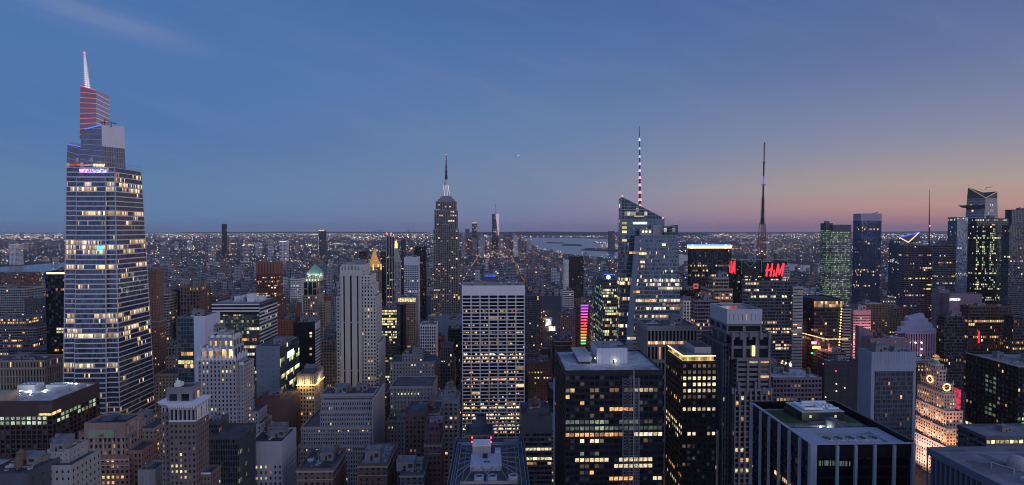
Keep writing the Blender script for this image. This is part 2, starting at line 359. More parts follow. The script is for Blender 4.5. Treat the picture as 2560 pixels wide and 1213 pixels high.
    def lit(s, g, rows, face='F', seed=1):
        """rows: (px0, px1, py, kind, share) - the lit stretches of a face"""
        R = random.Random(seed)
        for px0, px1, py, kind, share in rows:
            if face == 'F':
                a = at(px0, py, g.y0); b = at(px1, py, g.y0); n = g.nx
                i0, i1 = (a[0] - g.x0) / g.bx, (b[0] - g.x0) / g.bx; z = a[2]
            else:
                X = g.x0 if face == 'L' else g.x1; n = g.ny
                def hit(px):
                    r = ray(px, py); t = X / r[0]; return r[1] * t, H + r[2] * t
                (ya, za), (yb, zb) = hit(px0), hit(px1)
                i0, i1 = sorted(((ya - g.y0) / g.by, (yb - g.y0) / g.by)); z = (za + zb) / 2
            j = int((z - g.z0 - g.base) / g.fh)
            if not 0 <= j < g.nf: continue
            for i in range(max(0, round(i0)), min(n, max(round(i1), round(i0) + 1))):
                if R.random() < share: s.window(g, face, i, j, kind)
    def scatter(s, g, n, kinds=('warm', 'cream', 'dim'), face='F', seed=1, jmin=0):
        R = random.Random(seed); N = g.nx if face == 'F' else g.ny
        for _ in range(n):
            j = int(g.nf - 1 - R.random() ** 1.0 * (g.nf - jmin) * .7); i = R.randrange(N); k = R.choice(kinds)
            for q in range(R.choice((1, 1, 2, 3))):
                if i + q < N and 0 <= j < g.nf: s.window(g, face, i + q, j, k)
    def part(s, name, mb, m, parent=None, label=None, kind=None):
        p = parent or s.root
        ob = bpy.data.objects.new(name, mb.mesh(name, m, tuple(s.root.location))); COL.objects.link(ob); ob.parent = p
        return tag(ob, label, None, None, kind)
    def place(s, name, me, loc, sc=(1, 1, 1), rz=0):
        o = bpy.data.objects.new(name, me); COL.objects.link(o); o.parent = s.root
        o.location = (loc[0] - s.root.location.x, loc[1] - s.root.location.y, loc[2]); o.scale = sc; o.rotation_euler = (0, 0, rz); return o
    def done(s):
        seen = {}
        for (part, mn), (mb, m) in s.mbs.items(): seen.setdefault(part, []).append((mb, m))
        for part, lst in seen.items():
            big = MB(); ms = []
            for mi, (mb, m) in enumerate(lst):
                off = len(big.v); big.v += mb.v; big.f += [tuple(i + off for i in f) for f in mb.f]; big.uv += mb.uv; big.mi += [mi] * len(mb.f); ms.append(m)
            o = obj(part, big, ms, s.root)
            if part == 'windows': o['kind'] = 'stuff'
        for kind, mb in s.rest.items(): 
            s.part('lit_windows', mb, LITM[kind], kind='stuff')
        return s

# rooftop equipment shared between roofs
def m_unit():
    m = MB(); m.box(-1.5, 1.5, -1, 1, .3, 1.8); m.box(-1.4, 1.4, -.9, .9, 0, .3, 1); m.lathe(-.7, 0, [(.55, 1.8), (.55, 2.1)], 12, 1); m.lathe(.7, 0, [(.55, 1.8), (.55, 2.1)], 12, 1)
    return m.mesh('rooftop_unit', [WL['steel'], RF['tar']])
def m_duct():
    m = MB(); m.box(-4, 4, -.5, .5, .4, 1.2); m.box(3.2, 4.2, -.5, 2.5, .4, 1.3); m.box(-3.5, -3.2, -.3, .3, 0, .4, 1); m.box(2, 2.3, -.3, .3, 0, .4, 1)
    return m.mesh('duct', [WL['steel'], RF['tar']])
def m_tank():
    m = MB(); m.lathe(0, 0, [(1.9, 3.0), (1.8, 7.0), (2.1, 7.0), (0.02, 8.8)], 14)
    for a in (45, 135, 225, 315): m.bar((1.3 * math.cos(math.radians(a)), 1.3 * math.sin(math.radians(a)), 0), (1.2 * math.cos(math.radians(a)), 1.2 * math.sin(math.radians(a)), 3), .15, 1)
    m.box(-1.9, 1.9, -1.9, 1.9, 2.8, 3.0, 1)
    return m.mesh('water_tank', [surf('tank_wood', (.15, .10, .07)), RF['tar']])
def m_pent():
    m = MB(); m.box(-4, 4, -3, 3, 0, 4.2); m.box(-4.2, 4.2, -3.2, 3.2, 4.2, 4.6, 1); m.box(-1, .2, -3.08, -2.9, .2, 2.3, 2); m.box(1.2, 3.2, -3.1, -2.9, 1.5, 3, 2); m.box(-3, -1.6, -2, -.4, 4.6, 5.8)
    return m.mesh('penthouse', [WL['grey'], RF['grey'], RF['tar']])
def m_mast():
    m = MB(); m.bar((0, 0, 0), (0, 0, 9), (.14, .05), 0, 6); m.bar((-.9, 0, 6), (.9, 0, 6), .06, 0); m.bar((0, -.6, 7.5), (0, .6, 7.5), .05, 0)
    return m.mesh('antenna', [WL['steel']])
def m_fan():
    m = MB(); m.box(-3, 3, -3, 3, 0, 2.0); m.lathe(0, 0, [(2.6, 2.0), (2.6, 2.7), (2.3, 2.7), (2.3, 2.1)], 20, 0)
    m.lathe(0, 0, [(2.3, 2.12), (2.3, 2.14)], 20, 1)
    for k in range(6):
        a = k * math.pi / 3; m.face([(.2 * math.cos(a), .2 * math.sin(a), 2.4), (2.2 * math.cos(a), 2.2 * math.sin(a), 2.5), (2.2 * math.cos(a + .45), 2.2 * math.sin(a + .45), 2.35)], None, 2)
    return m.mesh('fan', [WL['steel'], RF['tar'], WL['blue']])
EQ = dict(rooftop_unit=m_unit(), duct=m_duct(), water_tank=m_tank(), penthouse=m_pent(), antenna=m_mast(), fan=m_fan())
def clutter(b, x0, x1, y0, y1, z, seed=0, n=4, kinds=('rooftop_unit', 'rooftop_unit', 'duct', 'penthouse', 'water_tank', 'antenna')):
    R = random.Random(seed); w_, d_ = x1 - x0, y1 - y0
    if n > 1 and w_ > 12 and y0 < 760:
        for _ in range(n + 3):
            nm = R.choice(('rooftop_unit', 'duct', 'rooftop_unit')); b.place(nm, EQ[nm], (x0 + w_ * R.uniform(.12, .88), y0 + d_ * R.uniform(.12, .88), z), (R.uniform(.35, .7),) * 3, R.choice((0, math.pi / 2)))
    if w_ < 9 or d_ < 9: n = min(n, 1)
    for k in range(n):
        nm = kinds[(k + R.randrange(len(kinds))) % len(kinds)] if k else 'penthouse'
        if nm not in kinds: nm = kinds[0]
        sc = R.uniform(.8, 1.3) * (min(1, w_ / 14))
        b.place(nm, EQ[nm], (x0 + w_ * (.25 + .5 * R.random()) if k == 0 else x0 + w_ * R.uniform(.14, .86), y0 + d_ * (R.uniform(.35, .65) if k == 0 else R.uniform(.14, .86)), z), (sc * R.uniform(.9, 1.5) if nm == 'penthouse' else sc,) + (sc, sc * (R.uniform(.8, 1.5) if nm == 'penthouse' else 1)), R.choice((0, math.pi / 2)) if nm != 'penthouse' else 0)

def hero_rec(x0, x1, y0, y1, z1, label_ref, vb=None):
    c = [proj(x, y, z1) for x in (x0, x1) for y in (y0, y1)]
    HEROES.append(dict(r=(x0, x1, y0, y1), px=(min(p[0] for p in c), max(p[0] for p in c)), top=min(p[1] for p in c), vb=vb or proj(x0, y0, z1)[1] + 110, ref=label_ref, z=z1))

def simple(name, label, ref, boxes, style, vb=None, clut=3, seed=None, cat='building', roof='dark', lit=None, litL=None, litR=None, scat=0, skinds=('warm', 'cream', 'dim'), **over):
    """boxes: (px0, px1, py_top, Y, depth[, base]) of front faces; base 'on' stacks it on the one before"""
    st = dict(ST[style]); st.update(over)
    top = st.pop('top', 1.5); par = st.pop('par', 1.2)
    first = boxes[0]; a = at(first[0], first[2], first[3]); c = at(first[1], first[2], first[3])
    b = Building(name, label, ((a[0] + c[0]) / 2, first[3] + first[4] / 2, 0), cat)
    seed = seed if seed is not None else int(first[0] * 7 + first[2]); prev = 0; b.tops = []
    for k, bx in enumerate(boxes):
        p0, p1, py, Y, dp = bx[:5]; a = at(p0, py, Y); c = at(p1, py, Y)
        o = bx[6] if len(bx) > 6 else {}
        z0 = prev - (1.2 if prev else 0) if len(bx) > 5 and bx[5] == 'on' else 0
        s2 = dict(st); s2.update({k_: v for k_, v in o.items() if k_ in s2})
        z1 = a[2]
        g = b.tower(a[0], c[0], Y, Y + dp, z0, z1, s2, top=min(o.get('top', top), (z1 - z0) * .6), roof=o.get('roof', roof), parapet=min(par, (z1 - z0) * .3), uo=k * 1000)
        b.tops.append((a[0], c[0], Y, Y + dp, z1 - min(par, (z1 - z0) * .3)))
        hero_rec(a[0], c[0], Y, Y + dp, z1, ref, vb)
        prev = z1
    if clut: clutter(b, *b.tops[-1], seed=seed, n=clut)
    if lit: b.lit(b.grids[0], lit, 'F', seed)
    if litL: b.lit(b.grids[0], litL, 'L', seed)
    if litR: b.lit(b.grids[0], litR, 'R', seed)
    if scat: b.scatter(b.grids[-1] if b.grids[-1].nf > 4 else b.grids[0], scat, skinds, 'F', seed)
    return b
# ================================================================== the tall landmarks, built one by one
def lerp(a, b, t): return tuple(p + (q - p) * t for p, q in zip(a, b))
def quad(x0, x1, y0, y1, z): return [(x0, y0, z), (x1, y0, z), (x1, y1, z), (x0, y1, z)]
def bandsolid(b, bot, top, flo, band, e, wall, glz, bay=3, z_cap=None, uo=0):
    """tapering glass volume with a projecting band at each floor"""
    zc = min(p[2] for p in top); z0 = bot[0][2]; n = max(1, round((zc - z0) / flo)); fh = (zc - z0) / n
    b.mb('windows', glz).hexa(bot, top, bay=bay, flo=fh, uo=uo)
    W = b.mb('wall', wall)
    def ringpt(z, gr):
        out = []; cx = sum(p[0] for p in bot) / 4; cy = sum(p[1] for p in bot) / 4
        for p, q in zip(bot, top):
            t = (z - p[2]) / (q[2] - p[2]); x, y, _ = lerp(p, q, t)
            out.append((x + gr * (1 if p[0] > cx else -1), y + gr * (1 if p[1] > cy else -1), z))
        return out
    for k in range(n + 1):
        za = z0 + k * fh; zb = min(za + band / 2, zc); za = max(z0, za - band / 2)
        if zb - za < .1: continue
        W.hexa(ringpt(za, e), ringpt(zb, e))
    return n, fh

# ---- tall tapering glass tower on the left with a lit lattice spire
def glass_spire_tower():
    A = at(270, 600, 560)
    b = Building('skyscraper', 'tapering glass supertall on the left with white floor bands and a glowing lattice spire', (at(230, 600, 570)[0], 570))
    gv = cells('glazing_supertall', (.085, .10, .14), .07, .62, .68, WARM, 1.15, rough=.10, tone=.35, clus=9.0, sub=2, metal=.5, ind=.18)
    gcr = cells('glazing_crown', (.13, .16, .26), .0, .02, .9, COOL, .5, rough=.22, tone=.12)
    gcl = cells('glazing_pale', (.42, .45, .56), .0, .02, .9, COOL, .4, rough=.35, tone=.06)
    band = surf('band_white', (.62, .62, .66), .35, .1)
    z_s = at(165, 418, 560)[2]
    xl0, xr0 = at(150, 1000, 540)[0], at(300, 1045, 540)[0]; xl1, xr1 = at(167, 412, 562)[0], at(287, 412, 562)[0]
    bot = quad(xl0, xr0, 540, 599, 0); top = quad(xl1, xr1, 562, 603, z_s)
    bandsolid(b, bot, top, 4.9, 1.05, .55, band, gv, 3.0)
    # a second, slightly prouder bay that folds the front face
    def sh(px0, px1, fy, Yd):
        return at(px0, fy, Yd)[0], at(px1, fy, Yd)[0]
    a0, a1 = sh(178, 262, 1045, 537); c0, c1 = sh(190, 262, 412, 559)
    bandsolid(b, quad(a0, a1, 537.6, 560, 0), quad(c0, c1, 560.2, 575, z_s - 10), 4.9, 1.05, .55, band, gv, 3.0, uo=777)
    # corner fins
    fin = b.mb('fin', WL['steel'])
    for (p, q) in ((bot[0], top[0]), (bot[1], top[1]), (bot[2], top[2])): fin.bar((p[0], p[1] - .2, 0), (q[0], q[1] - .2, q[2]), .5)
    fin.bar((a1, 537.2, 0), (c1, 559.8, z_s - 10), .5); fin.bar((a0, 537.2, 0), (c0, 559.8, z_s - 10), .35)
    # observation floors with railing
    m = MB(); x0, x1 = at(286, 420, 566)[0], at(345, 420, 566)[0]
    yy = lambda px: 566
    z1 = at(345, 432, 603)[2]
    zt = z_s
    for k in range(14):
        t = k / 13; y = 562 + 41 * t; m.bar((xr1 + .3, y, zt - 1), (xr1 + .3, y, zt + 5.5), .12)
    for dz in (1.5, 5.3): m.bar((xr1 + .3, 562, zt + dz), (xr1 + .3, 603, zt + dz), .14); m.bar((xl1 + 12, 561.8, zt + dz), (xr1, 561.8, zt + dz), .12)
    b.part('railing', m, WL['steel'])
    # lit bands: red, white and magenta lounge floors near the top of the shaft
    def strip(px0, px1, py, h, name, mt, Y=559.3):
        A_, B_ = at(px0, py, Y), at(px1, py, Y); mm = MB(); mm.box(A_[0], B_[0], Y - .25, Y + .2, A_[2] - h / 2, A_[2] + h / 2)
        b.part(name, mm, mt)
    strip(172, 200, 412, 1.7, 'window', emit('lit_red', (1, .12, .08), .8, 0, .5), 561)
    strip(234, 262, 413, 2.6, 'window', emit('lit_lounge', (1, .74, .5), 1.9, 0, .4), 558.6)
    strip(204, 232, 413, 1.4, 'window', emit('lit_rose', (.95, .45, .40), .7, 0, .5), 558.6)
    strip(198, 222, 427, 4.0, 'screen', emit('lit_magenta', (.9, .45, .95), 1.8, 0, .5), 558.4)
    strip(222, 266, 427, 4.0, 'screen', emit('lit_violet', (.55, .50, 1), 1.9, 0, .5), 558.4)
    strip(243, 256, 621, 4.6, 'screen', emit('lit_cyan', (.1, .75, .95), 1.4), 547.5)
    # stacked crown volumes
    zc = z_s
    def crown(px0, px1, pxr, ytops, Y, glz_f, lines, base=zc):
        x0, x1 = at(px0, ytops[0], Y)[0], at(px1, ytops[0], Y)[0]
        Y2 = Y * (1240 - px1) / (1240 - pxr)
        zA, zB = at(px0, ytops[0], Y)[2], at(px1, ytops[1], Y)[2]; zC = at(pxr, ytops[2], Y2)[2]
        bt = quad(x0 - 1.0, x1 + .8, Y - 1.2, Y2, base); tp = [(x0, Y, zA), (x1, Y, zB), (x1, Y2, zC), (x0, Y2, zA + (zC - zB))]
        mbx = b.mb('crown', glz_f); mbx.hexa(bt, tp, bay=3, flo=4.9)
        ln = b.mb('crown_line', band)
        n = lines
        for k in range(1, n + 1):
            t = k / (n + .5)
            p = lerp(bt[0], tp[0], t); q = lerp(bt[1], tp[1], t * .985 + .0); r = lerp(bt[2], tp[2], min(1, t * 1.0))
            ln.bar((p[0], p[1] - .1, p[2] + 3), (q[0] + .1, q[1] - .1, q[2]), .22); ln.bar((q[0] + .1, q[1], q[2]), (r[0] + .1, r[1], r[2]), .2)
        return bt, tp
    crown(169, 204, 212, (360, 367, 362), 566, gcr, 3)
    bt, tp = crown(203, 255, 309, (324, 313, 316), 564, gcr, 7)
    # pale screen wall on the right face of the middle volume, louvred below
    q0 = lerp(bt[1], tp[1], .50); q1 = lerp(bt[2], tp[2], .50)
    m = MB(); m.hexa([(q0[0] - .2, q0[1] - .1, q0[2]), (q0[0] + .35, q0[1] - .1, q0[2]), (q1[0] + .35, q1[1], q1[2]), (q1[0] - .2, q1[1], q1[2])],
                     [(tp[1][0] - .2, tp[1][1] - .1, tp[1][2]), (tp[1][0] + .35, tp[1][1] - .1, tp[1][2]), (tp[2][0] + .35, tp[2][1], tp[2][2]), (tp[2][0] - .2, tp[2][1], tp[2][2])])
    b.part('screen_wall', m, surf('pale_screen', (.72, .74, .84), .35, .06))
    m = MB()
    for k in range(9):
        p = lerp(bt[1], bt[2], (k + .5) / 9.5); q = lerp(q0, q1, (k + .5) / 9.5); m.bar((p[0] + .25, p[1], p[2]), (q[0] + .25, q[1], q[2]), .35)
    b.part('louvre', m, WL['pale'])
    bt3, tp3 = crown(201, 239, 271, (215, 226, 240), 570, surf('crown_glass', (.34, .19, .26), .3, .1), 0, base=zc + 30)
    pq = lambda t, i, o_: tuple(v + w_ for v, w_ in zip(lerp(bt3[i], tp3[i], t), (o_, 0, 0)))
    m = MB(); m.hexa([pq(.02, 1, -.1), pq(.02, 1, .1), pq(.02, 2, .1), pq(.02, 2, -.1)], [pq(.995, 1, -.1), pq(.995, 1, .1), pq(.995, 2, .1), pq(.995, 2, -.1)]); b.part('screen_wall', m, surf('crown_lavender', (.44, .40, .54), .3, .08))
    m = MB(); red = MB()
    for k in range(1, 10):
        t = k / 10
        p = lerp(bt3[0], tp3[0], t); q = lerp(bt3[1], tp3[1], t); r = lerp(bt3[2], tp3[2], t)
        red.bar((p[0], p[1] - .15, p[2] - 1), (q[0], q[1] - .15, q[2] + 1.5), .22); m.bar((q[0] + .12, q[1], q[2] + 1.5), (r[0] + .12, r[1], r[2]), .24)
    b.part('light_strip', red, emit('strip_red', (1, .25, .24), .9)); b.part('light_strip', m, emit('strip_white', (.85, .85, .95), .45))
    m = MB()
    m.bar(lerp(tp3[0], tp3[0], 0), tp3[1], .45)
    b.part('light_strip', m, emit('strip_red2', (1, .2, .16), .8))
    m = MB(); m.bar((tp[0][0] + 4, tp[0][1] - .3, tp[0][2] + .4), (tp[1][0], tp[1][1] - .3, tp[1][2] + .2), .55); b.part('light_strip', m, emit('strip_blue', (.08, .20, 1), 1.3)); m = MB(); p_, q_ = at(169, 360, 565.7), at(203, 368, 565.7); m.bar(p_, q_, .4)
    b.part('light_strip', m, emit('strip_blue', (.08, .20, 1), 1.3))
    # maintenance crane
    m = MB(); p = at(252, 306, 575); q = at(292, 309, 575); m.bar(p, q, .5); m.bar(at(262, 318, 575), at(262, 298, 575), .5); m.bar(at(262, 299, 575), at(290, 308, 575), .25); m.bar(at(278, 318, 575), at(278, 306, 575), .4)
    b.part('crane', m, WL['rust'])
    # lattice spire
    m = MB(); buls = []; red = MB(); B0 = at(219, 228, 574); T0 = at(211, 134, 574); n = 18
    for s_ in (-1, 1):
        for d_ in (-1, 1): m.bar((B0[0] + s_ * 2.1, 574 + d_ * 2.1, B0[2]), (T0[0] + s_ * .5, 574 + d_ * .5, T0[2]), .13)
    for k in range(n + 1):
        t = k / n; c = lerp(B0, T0, t); hw = 1.7 * (1 - t) + .45 * t
        if k <= n - 1: buls.append(MB())
        mb2 = red if k > n - 1 else buls[-1]
        mb2.box(c[0] - hw, c[0] + hw, 574 - hw, 574 + hw, c[2] - .55, c[2] + .55)
        if k < n:
            c2 = lerp(B0, T0, (k + 1) / n); h2 = 2.1 * (1 - (k + 1) / n) + .5 * (k + 1) / n
            m.bar((c[0] - hw, 574 - hw, c[2]), (c2[0] + h2, 574 - h2, c2[2]), .1); m.bar((c[0] + hw, 574 - hw, c[2]), (c2[0] - h2, 574 - h2, c2[2]), .1)
    sp = b.part('spire', m, surf('spire_metal', (.7, .68, .72), .4, .1))
    for q_ in buls: b.part('lamp', q_, emit('spire_lamp', (1, .78, .88), .95), sp)
    red.lathe(T0[0], 574, [(.02, T0[2] - .5), (.9, T0[2] + .3), (.9, T0[2] + 1.2), (.02, T0[2] + 2)], 10)
    b.part('beacon', red, emit('beacon_red', (1, .12, .15), 2.2), sp)
    # podium
    b.tower(at(300, 1045, 545)[0] - 30, at(300, 1045, 545)[0] + 3, 533, 600, 0, 60, dict(ST['bands'], wall='pale', flo=5))
    b.done(); hero_rec(xl0, xr0, 536, 600, z_s, 'the tapering glass supertall', 1060)
    return b
glass_spire_tower()

# ---- the stepped limestone skyscraper with a mast, in the middle
def empire():
    Y = 1310; cx = at(1116, 600, Y + 28)[0]
    b = Building('skyscraper', 'tallest stepped limestone skyscraper amid the skyline, with floodlit mast and long antenna', (cx, Y + 28))
    st = dict(bay=5.2, flo=4.2, pw=1.9, sh=1.1, d=1.1, e=.75, wall=surf('wall_limestone', (.21, .20, .195), .85, .15), gl=cells('glazing_limestone', (.02, .022, .03), .09, .34, .85, WARM, 1.6, clus=2.0))
    Z = lambda y: at(1116, y, Y + 5)[2]; px = lambda w_: w_ * Y / F / 2
    def tier(wpx, dpt, z0, y1, **k):
        h = px(wpx); s2 = dict(st); s2.update(k)
        return b.tower(cx - h, cx + h, Y + 28 - dpt / 2, Y + 28 + dpt / 2, z0, Z(y1), s2, top=2.5, parapet=1)
    z = 0
    tier(108, 66, 0, 800); tier(88, 62, Z(803), 785); tier(72, 56, Z(788), 738)
    tier(61, 44, Z(741), 573); tier(56, 40, Z(577), 525); tier(50, 36, Z(528), 503, sh=.6); 
    # projecting central bay of the front
    h = px(26); b.tower(cx - h, cx + h, Y + 28 - 22 - 2.2, Y + 28, Z(739), Z(560), dict(st, pw=1.4, d=1.6, e=1.2), top=2)
    h = px(40); b.tower(cx - h, cx + h, Y + 28 - 30, Y + 28, Z(800), Z(735), dict(st), top=2)
    m = MB()
    for k, (w_, y0, y1) in enumerate(((40, 503, 497), (30, 497, 492), (22, 492, 489))): h = px(w_); m.box(cx - h, cx + h, Y + 28 - h * .8, Y + 28 + h * .8, Z(y0) - .5, Z(y1))
    for w_ in (46, 42): pass
    b.part('observation_deck', m, surf('deck_stone', (.22, .23, .25), .7, .1))
    mast = MB(); r = px(11)
    mast.lathe(cx, Y + 28, [(px(18), Z(490)), (px(14), Z(476)), (px(11), Z(468)), (px(10), Z(458)), (px(10.5), Z(456)), (px(9), Z(452)), (px(7), Z(449)), (px(4), Z(445))], 16)
    for a in range(4):
        an = math.pi / 4 + a * math.pi / 2; dx, dy = math.cos(an), math.sin(an)
        mast.bar((cx + dx * px(23), Y + 28 + dy * px(23), Z(490)), (cx + dx * px(11), Y + 28 + dy * px(11), Z(466)), (2.2, .8))
    mo = b.part('mast', mast, surf('mast_metal', (.55, .55, .58), .4, .1))
    for a in range(8):
        wing = MB(); an = math.pi / 8 + a * math.pi / 4; dx, dy = math.cos(an), math.sin(an)
        wing.bar((cx + dx * px(17.5), Y + 28 + dy * px(17.5), Z(489)), (cx + dx * px(11.6), Y + 28 + dy * px(11.6), Z(462)), (.9, .5)); b.part('lamp', wing, emit('mast_lamp', (.92, .90, 1), .8), mo)
    an_ = MB()
    for (ra, ya, yb) in ((3.6, 447, 436), (2.4, 436, 428), (2.8, 428, 424), (1.9, 424, 408), (1.4, 408, 397), (1.0, 397, 384)): an_.bar((cx, Y + 28, Z(ya)), (cx, Y + 28, Z(yb)), ra, 0, 8)
    for y in (440, 432, 426, 416): an_.bar((cx - 4, Y + 28, Z(y)), (cx + 4, Y + 28, Z(y)), .5)
    b.part('antenna', an_, surf('antenna_metal', (.05, .06, .08), .5, .1))
    m = MB(); m.lathe(cx, Y + 28, [(.02, Z(385)), (1, Z(384)), (1, Z(383)), (.02, Z(382))], 8); b.part('beacon', m, emit('beacon_pink', (1, .55, .6), 1.5))
    # lit floors
    for y, xs, kind in ((540 + 0, (1097, 1106), 'amber'), (540, (1126, 1142), 'amber'), (576, (1093, 1101), 'white'), (577, (1114, 1119), 'white'), (577, (1138, 1142), 'white'), (596, (1092, 1104), 'cream'),
                        (596, (1128, 1143), 'amber'), (742, (1082, 1148), 'cream'), (725, (1083, 1105), 'cream'), (692, (1100, 1122), 'white'), (702, (1092, 1140), 'cream'), (630, (1094, 1118), 'dim'), (662, (1096, 1112), 'cream'), (552, (1118, 1140), 'cream'), (670, (1115, 1125), 'amber')):
        g = next((g for g in b.grids if g.z0 < at(1116, y, Y)[2] < g.z0 + g.nf * g.fh), None)
        if g: b.lit(g, [(xs[0], xs[1], y, kind, .75)], seed=y)
    b.done(); hero_rec(cx - 50, cx + 50, Y, Y + 66, Z(573), 'the stepped skyscraper with the mast', 790)
empire()

# ---- faceted glass tower with a slanted top and a spire
def facet_tower():
    Y = 600; b = Building('skyscraper', 'faceted crystal-like glass skyscraper with a sloping screen top and thin lit spire', (at(1620, 600, 620)[0], 620))
    g1 = cells('glazing_facet', (.13, .165, .20), .07, .55, .80, WARM, 1.5, rough=.10, tone=.3, clus=3.0, sub=2, metal=.5)
    g2 = cells('glazing_facet_upper', (.03, .042, .052), .02, .3, .9, COOL, 1.0, rough=.12, tone=.25)
    bw = surf('band_glass', (.19, .22, .26), .25, .1)
    P = lambda x, y, yy: at(x, y, yy)
    # rear, higher volume (left)
    yA = 604
    bot = [(P(1540, 900, yA)[0], yA, 0), (P(1672, 900, yA)[0], yA, 0), (P(1672, 900, yA)[0], yA + 15, 0), (P(1543, 900, yA)[0] , yA + 15, 0)]
    xl, xr = P(1554, 492, yA)[0], P(1661, 545, yA)[0]; zl, zr = P(1554, 492, yA)[2], P(1661, 546, yA)[2]
    zm = P(1600, 530, yA)[2]
    top = [(xl, yA, zr), (xr, yA, zr), (xr, yA + 14, zr), (xl, yA + 14, zr)]
    zb = P(1600, 548, yA)[2]
    bandsolid(b, bot, [(x, y, zb) for x, y, z in top], 4.4, .9, .3, bw, g1, 3.2)
    # sloping screen of the top: mullion frame with glass
    m = MB(); m.hexa([(xl, yA, zb - .5), (xr, yA, zb - .5), (xr, yA + 1, zb - .5), (xl, yA + 1, zb - .5)], [(xl, yA, zl), (xr, yA, zr), (xr, yA + 1, zr), (xl, yA + 1, zl)], bay=3.2, flo=4.4)
    m.hexa([(xl, yA + 1, zb - .5), (xl + 1, yA + 1, zb - .5), (xl + 1, yA + 14, zb - .5), (xl, yA + 14, zb - .5)], [(xl, yA + 1, zl), (xl + 1, yA + 1, zl), (xl + 1, yA + 14, zl - 2), (xl, yA + 14, zl - 2)], bay=3.2, flo=4.4)
    m.box(xl + 1, xr - 1, yA + 13, yA + 14, zb - .5, zr - 1, bay=3.2, flo=4.4)
    b.part('screen', m, g2)
    m = MB()
    nlines = 7
    for k in range(nlines):
        z = zb + (zl - zb) * k / nlines; t = min(1, (zl - z) / (zl - zr)); m.bar((xl, yA - .25, z), (xl + (xr - xl) * t, yA - .25, z), .28)
    for k in range(15):
        t = k / 14; x = xl + (xr - xl) * t; m.bar((x, yA - .2, zb), (x, yA - .2, zl + (zr - zl) * t), .12)
    m.bar((xl, yA - .2, zl), (xr, yA - .2, zr), .4)
    b.part('screen_frame', m, WL['steel'])
    # front, lower volume (right) with its leaning facet
    yB = 588
    xb0, xb1 = P(1545, 860, yB)[0], P(1707, 860, yB)[0]; xt0, xt1 = P(1604, 588, yB)[0], P(1698, 588, yB)[0]; zt = P(1650, 588, yB)[2]
    bandsolid(b, [(xb0, yB, 0), (xb1 + 2, yB, 0), (xb1 + 2, yB + 52, 0), (xb0, yB + 14, 0)], [(xt0, yB + 3, zt), (xt1, yB + 3, zt), (xt1, yB + 52, zt), (xt0, yB + 20, zt)], 4.4, 1.5, .35, bw, g1, 3.2, uo=500)
    # smooth leaning facet
    m = MB(); m.hexa([(xb0 - 1.0, yB - 1.2, 20), (xb0 + 9, yB - 1.2, 20), (xb0 + 9, yB + 1, 20), (xb0 - 1, yB + 1, 20)], [(xt0 - 6, yB + 4, zt - 1), (xt0 - 1, yB + 2, zt - 1), (xt0 - 1, yB + 6, zt - 1), (xt0 - 6, yB + 6, zt - 1)])
    b.part('facet', m, surf('facet_glass', (.13, .17, .23), .18, .06, spec=.7))
    # top-right screen and the plant between
    m = MB(); z2 = P(1697, 562, yB)[2]; z3 = P(1664, 566, yB)[2]; xx = P(1662, 566, yB)[0]
    m.hexa([(xx, yB + 3, zt - 1), (xt1, yB + 3, zt - 1), (xt1, yB + 4, zt - 1), (xx, yB + 4, zt - 1)], [(xx, yB + 3, z3), (xt1 - .6, yB + 3, z2), (xt1 - .6, yB + 4, z2), (xx, yB + 4, z3)], bay=3.2, flo=4.4)
    m.hexa([(xt1 - 1, yB + 4, zt - 1), (xt1, yB + 4, zt - 1), (xt1, yB + 50, zt - 1), (xt1 - 1, yB + 50, zt - 1)], [(xt1 - 1.6, yB + 4, z2), (xt1 - .6, yB + 4, z2), (xt1 - .6, yB + 50, z2 - 4), (xt1 - 1.6, yB + 50, z2 - 4)], bay=3.2, flo=4.4)
    b.part('screen', m, g2)
    m = MB(); 
    for k in range(4): z = zt + (z3 - zt) * k / 3; m.bar((xx, yB + 2.8, z), (xt1, yB + 2.8, z), .2)
    m.bar((xx, yB + 2.8, z3), (xt1 - .6, yB + 2.8, z2), .3); b.part('screen_frame', m, WL['steel'])
    m = MB(); q = P(1632, 563, yB + 6); r = P(1656, 563, yB + 6); m.box(q[0], r[0], yB + 6, yB + 14, zt - 1, q[2]); q = P(1601, 572, yB + 6); r = P(1630, 572, yB + 6); m.box(q[0], r[0], yB + 6, yB + 12, zt - 1, q[2])
    b.part('plant_room', m, WL['pale'])
    for x in (1608, 1616, 1625): m = MB(); q = P(x, 579, yB + 5.6); m.box(q[0] - .9, q[0] + .9, yB + 5.5, yB + 5.9, q[2] - 1, q[2] + .8); b.part('lamp', m, emit('lamp_warm', (1, .9, .7), 2.5))
    def lamp(x, y, Yd, w_, h, mt, nm='window'):
        q = P(x, y, Yd); m = MB(); m.box(q[0] - w_, q[0] + w_, Yd - .2, Yd + .1, q[2] - h, q[2] + h); b.part(nm, m, mt)
    for y in (558, 569, 580, 601): lamp(1561, y, yA - .4, 2.6, 1.3, LITM['yellow'])
    lamp(1598, 541, yA - .4, 5.5, .7, LITM['cream']); lamp(1600, 558, yA - .4, 8, 1.3, LITM['white'])
    # bright floors of the lower volume
    for x0, x1, y, kind in ((1645, 1706, 721, 'cream'), (1582, 1600, 730, 'amber'), (1613, 1640, 752, 'amber'), (1590, 1612, 752, 'cream'), (1666, 1705, 764, 'dim'), (1573, 1598, 632, 'amber'), (1597, 1617, 634, 'cream'),
                            (1592, 1600, 838, 'amber'), (1568, 1590, 846, 'cream'), (1602, 1613, 666, 'amber'), (1600, 1612, 655, 'cream'), (1655, 1665, 612, 'cream'), (1663, 1666, 678, 'white'), (1678, 1682, 678, 'white'), (1634, 1637, 699, 'white'), (1650, 1653, 699, 'white'), (1664, 1667, 699, 'white'), (1678, 1682, 699, 'white')):
